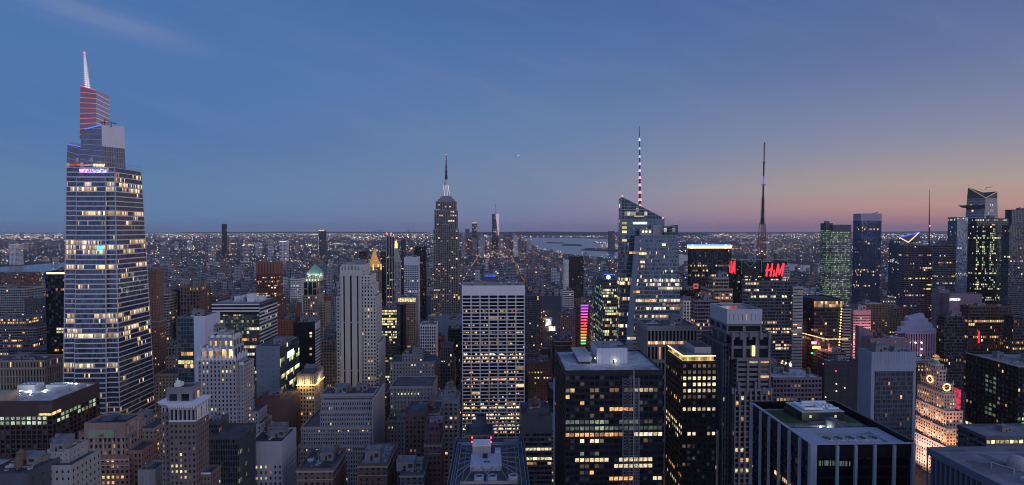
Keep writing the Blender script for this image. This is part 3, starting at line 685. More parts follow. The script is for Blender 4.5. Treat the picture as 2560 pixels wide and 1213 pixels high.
        Yd = yB + 3 * (850 - y) / 300 - .6
        q = P(x0, y, Yd); r = P(x1, y, Yd); n = max(1, round((r[0] - q[0]) / 3.2))
        for k in range(n):
            xa = q[0] + (r[0] - q[0]) * k / n; m = MB(); wdt = (r[0] - q[0]) / n; m.box(xa + .25, xa + wdt - .25, Yd - .2, Yd + .5, q[2] - 1.3, q[2] + 1.2); b.part('window', m, LITM[kind])
    # spire
    B0 = P(1600, 520, yA + 8); T0 = P(1598.5, 316, yA + 8); m = MB(); k2 = MB()
    prev = B0
    def SP(y): t = (516 - y) / 200; return lerp(B0, T0, t)
    m.bar(SP(516), SP(420), (1.6, 1.0), 0, 8); m.bar(SP(420), SP(345), (1.0, .65), 0, 8); m.bar(SP(345), SP(316), (.6, .25), 0, 6)
    sp = b.part('spire', m, surf('spire_dark', (.10, .11, .22), .4, .1))
    for k, y in enumerate((515, 498, 480, 462, 444, 427, 410, 392, 372, 351)):
        t = k / 9; col = (1, .45 + .1 * t, .45 + .5 * t) if t < .5 else (.75 - .45 * (t - .5) * 2 * .8, .62, 1); c = SP(y); rr = 2.3 - 1.4 * t
        mm = MB(); mm.lathe(c[0], c[1], [(rr, c[2] - .5), (rr, c[2] + .3), (rr * .35, c[2] + 5.0), (.02, c[2] + 5.2)], 8); b.part('lamp', mm, emit('spire_step_%d' % k, col, 1.0 if k < 9 else 3.0), sp)
    for (x, y) in ((1556, 491), (1657, 545), (1600, 512)): lamp(x, y, yA - .4, .9, .9, emit('beacon_soft', (1, .22, .22), 1.8), 'beacon')
    b.done(); hero_rec(min(xb0, xl), xb1, 586, 645, zl, 'the faceted glass skyscraper', 860)
facet_tower()

# ---- white travertine slab with seven window bays
def white_slab():
    Y = 540; b = Building('office_tower', 'white office slab in the centre with seven bays of wide black windows', (at(1233, 800, Y)[0], Y + 20))
    x0, x1 = at(1155, 715, Y)[0], at(1312, 715, Y)[0]; z1 = at(1233, 714, Y)[2]
    g0 = cells('glazing_slab', (.006, .007, .010), .02, .12, .9, WARM, 1.0, clus=2.0, tone=.3)
    st = dict(bay=(x1 - x0) / 7 - .01, flo=3.62, pw=.95, sh=1.0, d=.8, e=.35, wall=surf('travertine', (.66, .64, .66), .7, .08), gl=g0)
    g = b.tower(x0, x1, Y, Y + 36, 0, z1, st, top=9.5, roof='grey', sides='FLR')
    # thin joints and slimmer sill bands are part of the wall; interior floors light up per bay
    R = random.Random(3)
    rows = [(775, .35, 'amber'), (784, .05, 'dim'), (793, .06, 'cream'), (811, .2, 'cream'), (829, .55, 'cream'), (838, .15, 'dim'), (847, .15, 'dim'), (856, .3, 'amber'), (865, .2, 'dim'), (884, .7, 'cream'), (893, .75, 'cream'), (902, .5, 'amber'), (911, .12, 'dim'),
            (929, .25, 'amber'), (947, .95, 'amber'), (956, .5, 'dim'), (965, .3, 'grn_dim'), (983, .12, 'amber'), (992, .1, 'cream'), (1001, .5, 'grn_dim'), (1010, .4, 'cream'), (1019, .85, 'cream'), (1028, .5, 'dim'), (1037, .8, 'cream'), (1046, .85, 'cream'), (1055, .9, 'grn_dim'), (1064, .9, 'green'), (1073, .7, 'cream'), (1082, .6, 'amber')]
    n = 0; extra = {}
    for y, p, kind in rows:
        z = at(1233, y, Y)[2]; j = int((z - g.z0) / g.fh)
        zc = g.z0 + (j + .5) * g.fh
        for i in range(7):
            for q in range(8):
                if R.random() < p * (1.15 if (i * 3 + q // 3 + j) % 3 else .35):
                    k2 = kind if R.random() < .55 else R.choice(('dim', 'dim', 'amber'))
                    wd = (g.bx - 1.1) / 8; xa = g.x0 + i * g.bx + .55 + wd * q; hh = g.fh - 1.3
                    if n < 95:
                        o = b.place('window', WINMESH[k2], (xa + wd / 2, Y + .74, zc), (wd * .9, .1, hh * R.uniform(.35, .8))); n += 1
                    else: extra.setdefault(k2, MB()).box(xa, xa + wd * .9, Y + .68, Y + .82, zc - hh / 2, zc - hh / 2 + hh * R.uniform(.35, .8))
    for k2, mb in extra.items(): b.part('lit_windows', mb, LITM[k2], kind='stuff')
    # roof plant
    m = MB(); z = z1 - 1
    for (p0, p1, yy, h, dd) in ((1160, 1178, 548, 3, 5), (1183, 1212, 550, 4.2, 8), (1214, 1250, 552, 2.4, 8), (1255, 1270, 549, 3.4, 6), (1276, 1290, 550, 5, 5), (1294, 1310, 552, 3, 6)):
        m.box(at(p0, 700, yy)[0], at(p1, 700, yy)[0] - .3, yy, yy + dd, z, z + h)
    b.part('plant_room', m, WL['grey'])
    clutter(b, x0 + 4, x1 - 4, Y + 8, Y + 30, z, 5, 5, ('rooftop_unit', 'duct', 'antenna', 'rooftop_unit'))
    b.done(); hero_rec(x0, x1, Y, Y + 36, z1, 'the white slab with black windows', 1095)
white_slab()

# ---- limestone ribbed tower left of the centre
def ribbed():
    Y = 590; b = Building('office_tower', 'pale ribbed limestone skyscraper with three dark vertical stripes and stepped shoulders', (at(885, 800, Y)[0], Y + 15))
    W = surf('limestone_pale', (.50, .485, .47), .85, .12); G = GL['mid']
    def X(p, y=750, yy=Y): return at(p, y, yy)[0]
    Z = lambda y, yy=Y: at(885, y, yy)[2]
    st = dict(bay=3.3, flo=3.8, pw=1.55, sh=1.7, d=.5, e=.12, wall=W, gl=G)
    b.tower(X(838), X(938), Y + 4, Y + 34, 0, Z(742), st); b.tower(X(842), X(930), Y + 3.5, Y + 33, Z(744), Z(712), st); b.tower(X(846), X(925), Y + 2, Y + 32, Z(714), Z(688), st)
    b.tower(X(905), X(944), Y + 6, Y + 40, 0, Z(860), st)
    b.tower(X(851), X(903), Y, Y + 28, 0, Z(676), dict(bay=8.0, flo=60, pw=5.4, sh=1.0, d=1.2, e=1.0, wall=W, gl=cells('glazing_stripe', (.006, .006, .008), 0, .01, .95)), top=4)
    b.tower(X(853), X(912), Y + 3, Y + 27, Z(690), Z(662), st, top=6)
    # fluted ribs between the stripes and finials
    m = MB(); x0, x1 = X(851), X(903)
    for k in range(27):
        x = x0 + (x1 - x0) * (k + .5) / 27
        if all(abs(x - (x0 + (x1 - x0) * (q + .5) / 3)) > 1.4 for q in range(3)): m.box(x - .22, x + .22, Y - .3, Y + .2, 0, Z(682) + RND.uniform(0, 1.5))
    for p in (853, 860, 868, 876, 885, 893, 901): m.box(X(p) - .9, X(p) + .9, Y - .4, Y + 1.4, Z(690), Z(666) + (2 if p in (868, 885) else 0))
    b.part('rib', m, W)
    m = MB()
    for p in (855, 862, 870, 878, 886, 894, 902, 910): m.box(X(p) - .5, X(p) + .5, Y + 6, Y + 7, Z(664), Z(655)); 
    m.box(X(855), X(911), Y + 6, Y + 7, Z(658), Z(656)); b.part('roof_frame', m, WL['pale'])
    clutter(b, X(860), X(905), Y + 8, Y + 24, Z(664), 3, 3)
    m = MB(); q = at(918, 857, 588); m.lathe(q[0], 597, [(2.6, q[2] - 2), (2.6, q[2]), (.1, q[2] + 4)], 8); b.part('cupola', m, WL['copper'])
    b.scatter(b.grids[0], 26, ('cream', 'warm', 'dim'), 'F', 4); b.scatter(b.grids[3], 10, ('cream', 'warm', 'white'), 'F', 5)
    b.done(); hero_rec(X(838), X(944), Y, Y + 36, Z(662), 'the ribbed limestone skyscraper', 980)
ribbed()

# ---- antenna tower with the red lettering
def lettered():
    Y = 640; b = Building('office_tower', 'dark office tower carrying red illuminated H&M signs and a tall lattice broadcast mast', (at(1910, 700, Y)[0], Y + 15))
    X = lambda p, yy=Y: at(p, 700, yy)[0]; Z = lambda y, yy=Y: at(1910, y, yy)[2]
    st = dict(bay=3.4, flo=3.9, pw=.5, sh=1.5, d=.5, e=-.1, wall=WL['slate'], gl=cells('glazing_signed', (.02, .022, .03), .05, .5, .85, WARM, 1.3, clus=3.0, tone=.5, sub=2))
    b.tower(X(1856), X(1990), Y, Y + 34, 0, Z(702), st); b.tower(X(1862), X(1972), Y + 4, Y + 32, Z(704), Z(655), dict(st, wall=WL['dark'], sh=2.2), roof='dark')
    b.tower(X(1980), X(2004), Y - 3, Y + 20, 0, Z(716), dict(st, bay=9, pw=.5, sh=2.6, wall=WL['pale'], e=-.2))
    b.tower(X(1958), X(1976), Y + 2, Y + 4.5, Z(704), Z(664), dict(st, wall=WL['pale'], sh=1.6, flo=3))
    b.tower(X(1832, Y + 20), X(1862), Y + 6, Y + 30, 0, Z(690, Y + 6), dict(st, wall=WL['dark'], sh=2.6))
    # sign frames
    m = MB(); y0 = Y + 3
    for (p0, p1) in ((1857, 1906), (1910, 1972)):
        m.bar((X(p0), y0, Z(650)), (X(p1), y0, Z(650)), .5); m.bar((X(p0), y0, Z(650)), (X(p0), y0, Z(682)), .4); m.bar((X(p1), y0, Z(650)), (X(p1), y0, Z(682)), .4)
    m.bar((X(1862), y0, Z(654)), (X(1878), y0, Z(668)), .3); m.bar((X(1892), y0, Z(654)), (X(1878), y0, Z(668)), .3)
    b.part('frame', m, WL['pale'])
    m = MB(); m.box(X(1910), X(1960), Y + 1.2, Y + 1.8, Z(694), Z(656)); m.box(X(1846) - .6, X(1846), Y + 6, Y + 24, Z(686), Z(652)); b.part('sign_panel', m, WL['black'])
    def letters(sc):
        """brush-like letters H & M as slanted strokes in a 0..3.1 x 0..1 box"""
        m = MB()
        def st_(x0, z0, x1, z1, t=.1):
            sk = .22; a = (x0 + z0 * sk, z0); c = (x1 + z1 * sk, z1)
            dx, dz = c[0] - a[0], c[1] - a[1]; L = math.hypot(dx, dz); nx, nz = -dz / L * t, dx / L * t
            P = [(a[0] - nx, a[1] - nz), (c[0] - nx * .8, c[1] - nz * .8), (c[0] + nx * .8, c[1] + nz * .8), (a[0] + nx, a[1] + nz)]
            f = [(p * sc, 0, q * sc) for p, q in P]; g = [(p * sc, .5, q * sc) for p, q in P]
            m.face(f); m.face(g[::-1])
            for k in range(4): m.face([f[k], g[k], g[(k + 1) % 4], f[(k + 1) % 4]])
        st_(.15, 0, .15, 1.02, .12); st_(.72, -.02, .80, 1.05, .12); st_(-.05, .46, .95, .56, .09)
        st_(1.08, .05, 1.30, .42, .045); st_(1.30, .42, 1.16, .5, .045); st_(1.16, .5, 1.12, .36, .045); st_(1.12, .36, 1.36, .04, .045); st_(1.08, .05, 1.2, 0, .045); st_(1.2, 0, 1.38, .22, .045)
        st_(1.55, 0, 1.66, 1.0, .12); st_(1.66, 1.0, 1.98, .15, .10); st_(1.98, .15, 2.42, 1.05, .10); st_(2.42, 1.05, 2.46, 0, .13)
        return m.mesh('lettering', [emit('sign_red', (1, .03, .05), 1.9)])
    L = letters(1.0); q = at(1913, 691, Y + 1)
    zb = q[2]; sc = (Z(661) - Z(692)); o = b.place('lettering', L, (q[0], Y + .6, zb), (sc * .56, 1, sc))
    o = b.place('lettering', L, (X(1846) - .8, Y + 24, Z(683, Y + 12)), (sc * .38, 1, sc * .95), -math.pi / 2)
    m = MB(); a = at(1827, 683, Y + 12); 
    m.box(X(1846) - 1.4, X(1846) - .6, Y + 6, Y + 6.4, Z(686), Z(652)); b.part('frame', m, WL['steel'])
    # mast
    m = MB(); r = MB(); cx, my = X(1903, Y + 16), Y + 16
    def ZZ(y): return at(1903, y, my)[2]
    B0, T0 = (cx, my, ZZ(645)), (cx + 2.0, my, ZZ(355))
    def mp_(y): t = (645 - y) / 290; return lerp(B0, T0, t)
    def lattice(mm, y0, y1, w0, w1, n, th=.22):
        a, c = mp_(y0), mp_(y1)
        for sx in (-1, 1):
            for sy in (-1, 1): mm.bar((a[0] + sx * w0, a[1] + sy * w0, a[2]), (c[0] + sx * w1, c[1] + sy * w1, c[2]), th)
        for k in range(n + 1):
            t = k / n; p = lerp(a, c, t); w_ = w0 + (w1 - w0) * t
            for (u, v) in (((-1, -1), (1, -1)), ((1, -1), (1, 1)), ((1, 1), (-1, 1)), ((-1, 1), (-1, -1))): mm.bar((p[0] + u[0] * w_, p[1] + u[1] * w_, p[2]), (p[0] + v[0] * w_, p[1] + v[1] * w_, p[2]), th * .8)
            if k < n:
                p2 = lerp(a, c, (k + 1) / n); w2 = w0 + (w1 - w0) * (k + 1) / n
                mm.bar((p[0] - w_, p[1] - w_, p[2]), (p2[0] + w2, p2[1] - w2, p2[2]), th * .7); mm.bar((p[0] + w_, p[1] - w_, p[2]), (p2[0] - w2, p2[1] - w2, p2[2]), th * .7)
    lattice(r, 645, 598, 3.6, 2.6, 7, .4); lattice(r, 598, 562, 2.9, 2.6, 6, .4); lattice(m, 562, 552, 2.6, 1.0, 2, .4)
    m.bar(mp_(560), mp_(545), 2.0, 0, 8); m.bar(mp_(552), mp_(495), (1.5, 1.3), 0, 8); m.bar(mp_(495), mp_(462), 1.0, 0, 8); m.bar(mp_(462), mp_(405), (.9, .8), 0, 8); m.bar(mp_(408), mp_(404), 1.4, 0, 8); m.bar(mp_(404), mp_(355), (.4, .3), 0, 6)
    for y, w_ in ((597, 8), (601, 8), (550, 4.5), (530, 4), (495, 4.5), (462, 3.6)):
        c = mp_(y); m.box(c[0] - w_ / 2 * 1.3, c[0] + w_ / 2 * 1.3, c[1] - w_ / 2, c[1] + w_ / 2, c[2] - .3, c[2] + .3)
    for k in range(9): c = mp_(400 - 5 * k); m.box(c[0] - .8, c[0] + .8, c[1] - .8, c[1] + .8, c[2] - .5, c[2] + .5)
    for k in range(12):
        c = mp_(556 - k * 5); m.box(c[0] - 1.9, c[0] + 1.9, c[1] - 1.9, c[1] + 1.9, c[2] - .25, c[2] + .25)
    ms = b.part('mast', m, surf('mast_dark', (.05, .03, .045), .5, .1))
    b.part('lattice', r, surf('mast_red', (.20, .06, .06), .5, .1), ms)
    m = MB(); m.bar(mp_(461), mp_(440), (1.05, .95), 0, 8); b.part('lamp', m, emit('mast_violet', (.35, .25, 1), .5), ms)
    for p, y in ((1894, 637), (1899, 634), (1912, 636), (1905, 629)): m = MB(); q = at(p, y, Y + 12); m.lathe(q[0], q[1], [(.02, q[2] - .6), (.7, q[2]), (.02, q[2] + .6)], 8); b.part('lamp', m, emit('roof_lamp', (1, .85, .6), 3))
    m = MB()
    for k in range(4): a = k * math.pi / 2 + .5; m.bar((cx + 11 * math.cos(a), my + 9 * math.sin(a), ZZ(652)), (cx + 11 * math.cos(a), my + 9 * math.sin(a), ZZ(600)), .25)
    m.bar((cx - 11, my, ZZ(600)), (cx + 12, my, ZZ(600)), .25)
    b.part('antenna_frame', m, WL['steel'])
    clutter(b, X(1870), X(1965), Y + 8, Y + 28, Z(657), 9, 6)
    g = b.grids[0]
    b.lit(g, [(1862, 1898, 709, 'cream', .9), (1862, 1900, 722, 'cream', .7), (1905, 1950, 740, 'cream', .6), (1930, 1960, 856, 'cream', .8), (1940, 1978, 865, 'warm', .8), (1935, 1975, 875, 'cream', .8), (1880, 1978, 741, 'yellow', .45)])
    for k in range(6):
        m = MB(); q = at(1932 + k * 11, 910, Y - .8); m.lathe(q[0], q[1], [(.3, q[2] - 3.4), (1.4, q[2] - 2.4), (.9, q[2] + 1), (.2, q[2] + 2.6)], 8); b.part('lamp', m, emit('lamp_wash', (1, .92, .62), 1.8))
    b.done(); hero_rec(X(1832), X(2004), Y, Y + 34, Z(655), 'the tower with the red lettering', 905)
lettered()

# ---- the stepped hotel-like tower with clock faces and a globe, floodlit pink and amber
def clock_tower():
    Y = 540; b = Building('clock_tower', 'stepped brick tower with ringed clock faces and a glass globe, floodlit pink and orange', (at(2385, 1000, Y)[0], Y + 20))
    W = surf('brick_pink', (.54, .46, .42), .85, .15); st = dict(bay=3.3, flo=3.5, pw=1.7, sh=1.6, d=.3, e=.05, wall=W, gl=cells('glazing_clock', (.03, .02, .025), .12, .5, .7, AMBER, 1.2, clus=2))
    Xn = lambda p, yy: at(p, 1000, yy)[0]
    def tier(pxl, pxc, pxr, yt, Yf, zb=0, base=None):
        """pxl: far edge of the left face, pxc: near corner, pxr: right edge"""
        x0, x1 = Xn(pxc, Yf), Xn(pxr, Yf); Yb = Yf * (pxc - 1240) / (pxl - 1240); z1 = at(pxc, yt, Yf)[2]
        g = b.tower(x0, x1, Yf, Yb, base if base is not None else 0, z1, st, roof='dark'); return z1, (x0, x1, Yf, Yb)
    z0, _ = tier(2285, 2370, 2409, 1118, 536)
    z1, _ = tier(2288, 2368, 2408, 1072, 539, base=z0 - 3); z2, _ = tier(2289, 2366, 2408, 1028, 542, base=z1 - 3)
    z3, _ = tier(2291, 2360, 2388, 985, 546, base=z2 - 3); z4, r4 = tier(2300, 2356, 2382, 960, 549, base=z3 - 3); z5, r5 = tier(2312, 2346, 2364, 925, 553, base=z4 - 3)
    x0, x1, ya, yb = r5; cx, cyy = (x0 + x1) / 2, (ya + yb) / 2
    z6 = z5 + 5; b.tower(cx - 4.5, cx + 4.5, cyy - 5, cyy + 5, z5 - 1, z6, st, top=1)
    m = MB(); m.lathe(cx, cyy, [(3.4, z6 - .5), (3.0, z6 + 2), (2.2, z6 + 3), (1.6, z6 + 4)], 12); b.part('pedestal', m, WL['copper'])
    m = MB(); zc = z6 + 6.2; m.lathe(cx, cyy, [(.1, zc - 3), (1.7, zc - 2.6), (2.7, zc - 1.4), (3, zc), (2.7, zc + 1.4), (1.7, zc + 2.6), (.05, zc + 3)], 18)
    g = b.part('globe', m, emit('globe_amber', (1, .42, .14), .9, 0, .6))
    m = MB(); m.lathe(cx, cyy, [(3.05, zc - .4), (3.12, zc - .4), (3.12, zc + .4), (3.05, zc + .4)], 18); m.bar((cx, cyy, zc + 3), (cx, cyy, zc + 6), .15); b.part('globe_frame', m, WL['black'], g)
    # clocks: dial, bulbs, hands
    def clock(c, ax, R):
        dial = MB(); ring = MB(); hand = MB(); n = 12
        def P(a, r, o): return (c[0] + (math.sin(a) * r if ax == 'x' else -o), c[1] + (-o if ax == 'x' else math.sin(a) * r), c[2] + math.cos(a) * r)
        dial.face([P(2 * math.pi * k / 24, R, .25) for k in range(24)]); 
        for k in range(24): a, d = 2 * math.pi * k / 24, 2 * math.pi * (k + 1) / 24; dial.face([P(a, R, .25), P(d, R, .25), P(d, R, -.4), P(a, R, -.4)])
        for k in range(n):
            p = P(2 * math.pi * k / n, R * .98, .5); ring.box(p[0] - .55, p[0] + .55, p[1] - .55, p[1] + .55, p[2] - .55, p[2] + .55)
        hand.bar(P(0, 0, .45), P(.9, R * .7, .45), .16); hand.bar(P(0, 0, .45), P(-1.9, R * .5, .45), .2)
        ck = b.part('clock_face', dial, surf('dial', (.05, .03, .03), .5, .1)); b.part('bulb_ring', ring, emit('bulb', (1, .55, .25), 2.4), ck); b.part('clock_hand', hand, emit('hand', (1, .7, .5), .8), ck)
    p = at(2366, 968, 545.6); clock((p[0], 545.6, p[2]), 'x', 3.6)
    X_ = r5[0]; r_ = ray(2326, 948); t = (X_ - .6) / r_[0]; clock((X_ - .6, r_[1] * t, H + r_[2] * t), 'y', 3.6)
    # obelisk-like corner finials and cornices
    m = MB()
    for (zz, rr) in ((z4, r4), (z5, r5)):
        for x in (rr[0], rr[1]):
            for y in (rr[2], rr[3]): m.bar((x, y, zz - 1), (x, y, zz + 3.4), (.9, .25))
    b.part('finial', m, W)
    for i, (g_, kinds) in enumerate(((b.grids[0], ('amber', 'cream')), (b.grids[1], ('amber', 'warm')), (b.grids[2], ('amber', 'white')), (b.grids[3], ('cream', 'amber')))): b.scatter(g_, 9, kinds, 'L', i); b.scatter(g_, 4, kinds, 'F', i + 9)
    # floodlights standing on the setbacks
    def flood(nm, loc, aim, en, col, size=3, ang=130):
        l = bpy.data.lights.new(nm, 'SPOT'); l.energy = en; l.color = col; l.spot_size = math.radians(ang); l.spot_blend = .6; l.shadow_soft_size = .3
        o = bpy.data.objects.new(nm, l); COL.objects.link(o); o.parent = b.root; rl = Vector(loc) - b.root.location; o.location = rl
        o.rotation_euler = (Vector(aim) - Vector(loc)).to_track_quat('-Z', 'Y').to_euler()
    gx = Xn(2370, 536)
    for k, yy in enumerate((542, 556, 570)):
        flood('floodlight', (gx - 16, yy, 3), (gx, yy, 30), 27000, (1, .64, .50)); flood('floodlight', (gx - 9, yy, z0 - 14), (gx, yy, z0 + 4), 9000, (1, .62, .6))
        flood('floodlight', (gx - 4.5, yy + 3, z0 + 1), (gx + 2, yy + 3, z0 + 22), 6500, (1, .47, .20))
        flood('floodlight', (gx - 3.5, yy + 3, z1 + 1), (gx + 4, yy + 3, z1 + 20), 5200, (1, .52, .30))
    flood('floodlight', (gx + 8, 528, z0 - 2), (gx + 8, 540, z0 + 14), 14000, (1, .40, .12)); flood('floodlight', (gx + 8, 518, 3), (gx + 8, 538, 30), 24000, (1, .64, .50))
    flood('floodlight', (gx + 8, 532, z1 + 6), (gx + 8, 545, z2 + 10), 5000, (1, .40, .2))
    m = MB(); q = at(2389, 982, 553); m.box(q[0], q[0] + 6, 553, 575, q[2] - 30, q[2] + 3); b.part('sign', m, emit('sign_pink', (1, .08, .16), .7, 0, .3))
    HEROES.append(dict(r=(gx - 28, gx + 30, 515, 600), px=(0, 0), top=9999, vb=0, ref=None, z=0))
    b.done(); hero_rec(Xn(2370, 536), Xn(2409, 536), 536, 590, z3, 'the floodlit clock tower', 1120)
clock_tower()

# ---- angular tower with the triangular sky deck, far right
def deck_tower():
    Y = 1430; b = Building('skyscraper', 'angular glass skyscraper with a pointed crown and a triangular open-air deck jutting left', (at(2450, 600, Y)[0], Y + 20))
    P = at; g = cells('glazing_deck', (.05, .06, .09), .02, .5, .9, COOL, 1.0, rough=.1, tone=.2); bw = surf('band_deck', (.34, .34, .40), .3, .1)
    A, Bn, Cc = P(2430, 471, Y + 30), P(2467, 494, Y), P(2497, 480, Y + 4)
    bot = [(P(2440, 750, Y)[0], Y, 0), (P(2503, 750, Y)[0], Y, 0), (P(2503, 750, Y)[0], Y + 50, 0), (P(2403, 750, Y + 20)[0], Y + 32, 0)]
    zt = Bn[2] - 2
    top = [(P(2466, 494, Y)[0], Y + 2, zt), (P(2497, 480, Y)[0], Y + 4, zt), (P(2497, 480, Y)[0], Y + 46, zt), (P(2426, 471, Y + 20)[0], Y + 30, zt)]
    bandsolid(b, bot, top, 7.5, 2.6, .3, bw, g, 4)
    m = MB(); cz = P(2433, 469, Y + 30)[2]; rz = P(2495, 479, Y + 4)[2]
    m.hexa(top, [(top[0][0], top[0][1], zt + .5), (top[1][0], top[1][1], rz), (top[2][0], top[2][1], rz), (top[3][0] + 2, top[3][1], cz)])
    b.part('crown', m, surf('crown_dark', (.07, .07, .08), .5, .1))
    m = MB(); t0 = (top[0][0], top[0][1] - .5, zt + 1)
    m.bar((top[3][0] + 2, top[3][1], cz), t0, 1.0); m.bar(t0, (top[1][0], top[1][1] - .5, rz), 1.0); m.bar((top[3][0] + 2, top[3][1], cz), (top[1][0], top[1][1], rz), 1.0)
    b.part('crown_edge', m, emit('edge_warm', (1, .62, .3), .35))
    m = MB(); z = P(2420, 514, Y + 20)[2]; x0 = P(2398, 512, Y + 15)[0]; x1 = P(2448, 512, Y + 15)[0]
    m.hexa([(x0 + 10, Y + 12, z - 6), (x1, Y + 2, z - 10), (x1, Y + 30, z - 10), (x0 + 10, Y + 18, z - 6)], [(x0, Y + 12, z), (x1, Y - 4, z + 1), (x1, Y + 32, z + 1), (x0, Y + 18, z)])
    b.part('sky_deck', m, surf('deck_metal', (.09, .07, .065), .4, .1))
    m = MB(); m.bar(P(2465, 470, Y + 20), P(2482, 467, Y + 20), .8); m.bar(P(2465, 476, Y + 20), P(2465, 467, Y + 20), .6); b.part('crane', m, WL['black'])
    b.done(); hero_rec(bot[0][0], bot[1][0], Y, Y + 50, cz, 'the skyscraper with the open-air deck', 700)
deck_tower()

# ---- freedom-like tapering tower downtown
def far_taper():
    Y = 5900; b = Building('skyscraper', 'tallest tapering glass skyscraper of the distant downtown cluster, with a needle mast', (at(1239, 600, Y)[0], Y))
    P = at; g = cells('glazing_far_taper', (.04, .05, .08), .05, .3, .8, WARM, 1.0); 
    x0, x1 = P(1231, 600, Y)[0], P(1247, 600, Y)[0]; z1 = P(1239, 535, Y)[2]; cx = (x0 + x1) / 2; hw = (x1 - x0) / 2 * 1.12
    bot = [(cx - hw, Y - hw, 0), (cx + hw, Y - hw, 0), (cx + hw, Y + hw, 0), (cx - hw, Y + hw, 0)]
    zb = 50; bot2 = [(x, y, zb) for x, y, _ in bot]; b.mb('wall', g).hexa(bot, bot2, bay=6, flo=8)
    r = hw * .98; tp = [(cx, Y - r, z1), (cx + r, Y, z1), (cx, Y + r, z1), (cx - r, Y, z1)]
    dk = b.mb('wall', g); lt = MB()
    for k in range(4):
        a, c = bot2[k], bot2[(k + 1) % 4]; t, tn = tp[k], tp[(k + 1) % 4]
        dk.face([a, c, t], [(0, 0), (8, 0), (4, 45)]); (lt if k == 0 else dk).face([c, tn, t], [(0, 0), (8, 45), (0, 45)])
    dk.face(tp); b.part('facet', lt, surf('facet_sky_reflection', (.85, .95, 1.0), .45, .05, metal=.95, spec=.8, streak=False))  # pale metal on this face alone paints in its bright sunset reflection
    m = MB(); m.bar((cx, Y, z1), (cx, Y, P(1239, 510, Y)[2]), (2.6, 1), 0, 6); m.lathe(cx, Y, [(9, z1), (9, z1 + 8)], 12); m.bar((cx, Y, P(1239, 516, Y)[2]), (cx, Y, P(1239, 511, Y)[2]), 3.4, 0, 6); b.part('mast', m, WL['pale'])
    b.done(); HEROES.append(dict(r=(x0, x1, Y - hw, Y + hw), px=(1231, 1247), top=535, vb=600, ref='the far tapering tower', z=z1))
far_taper()
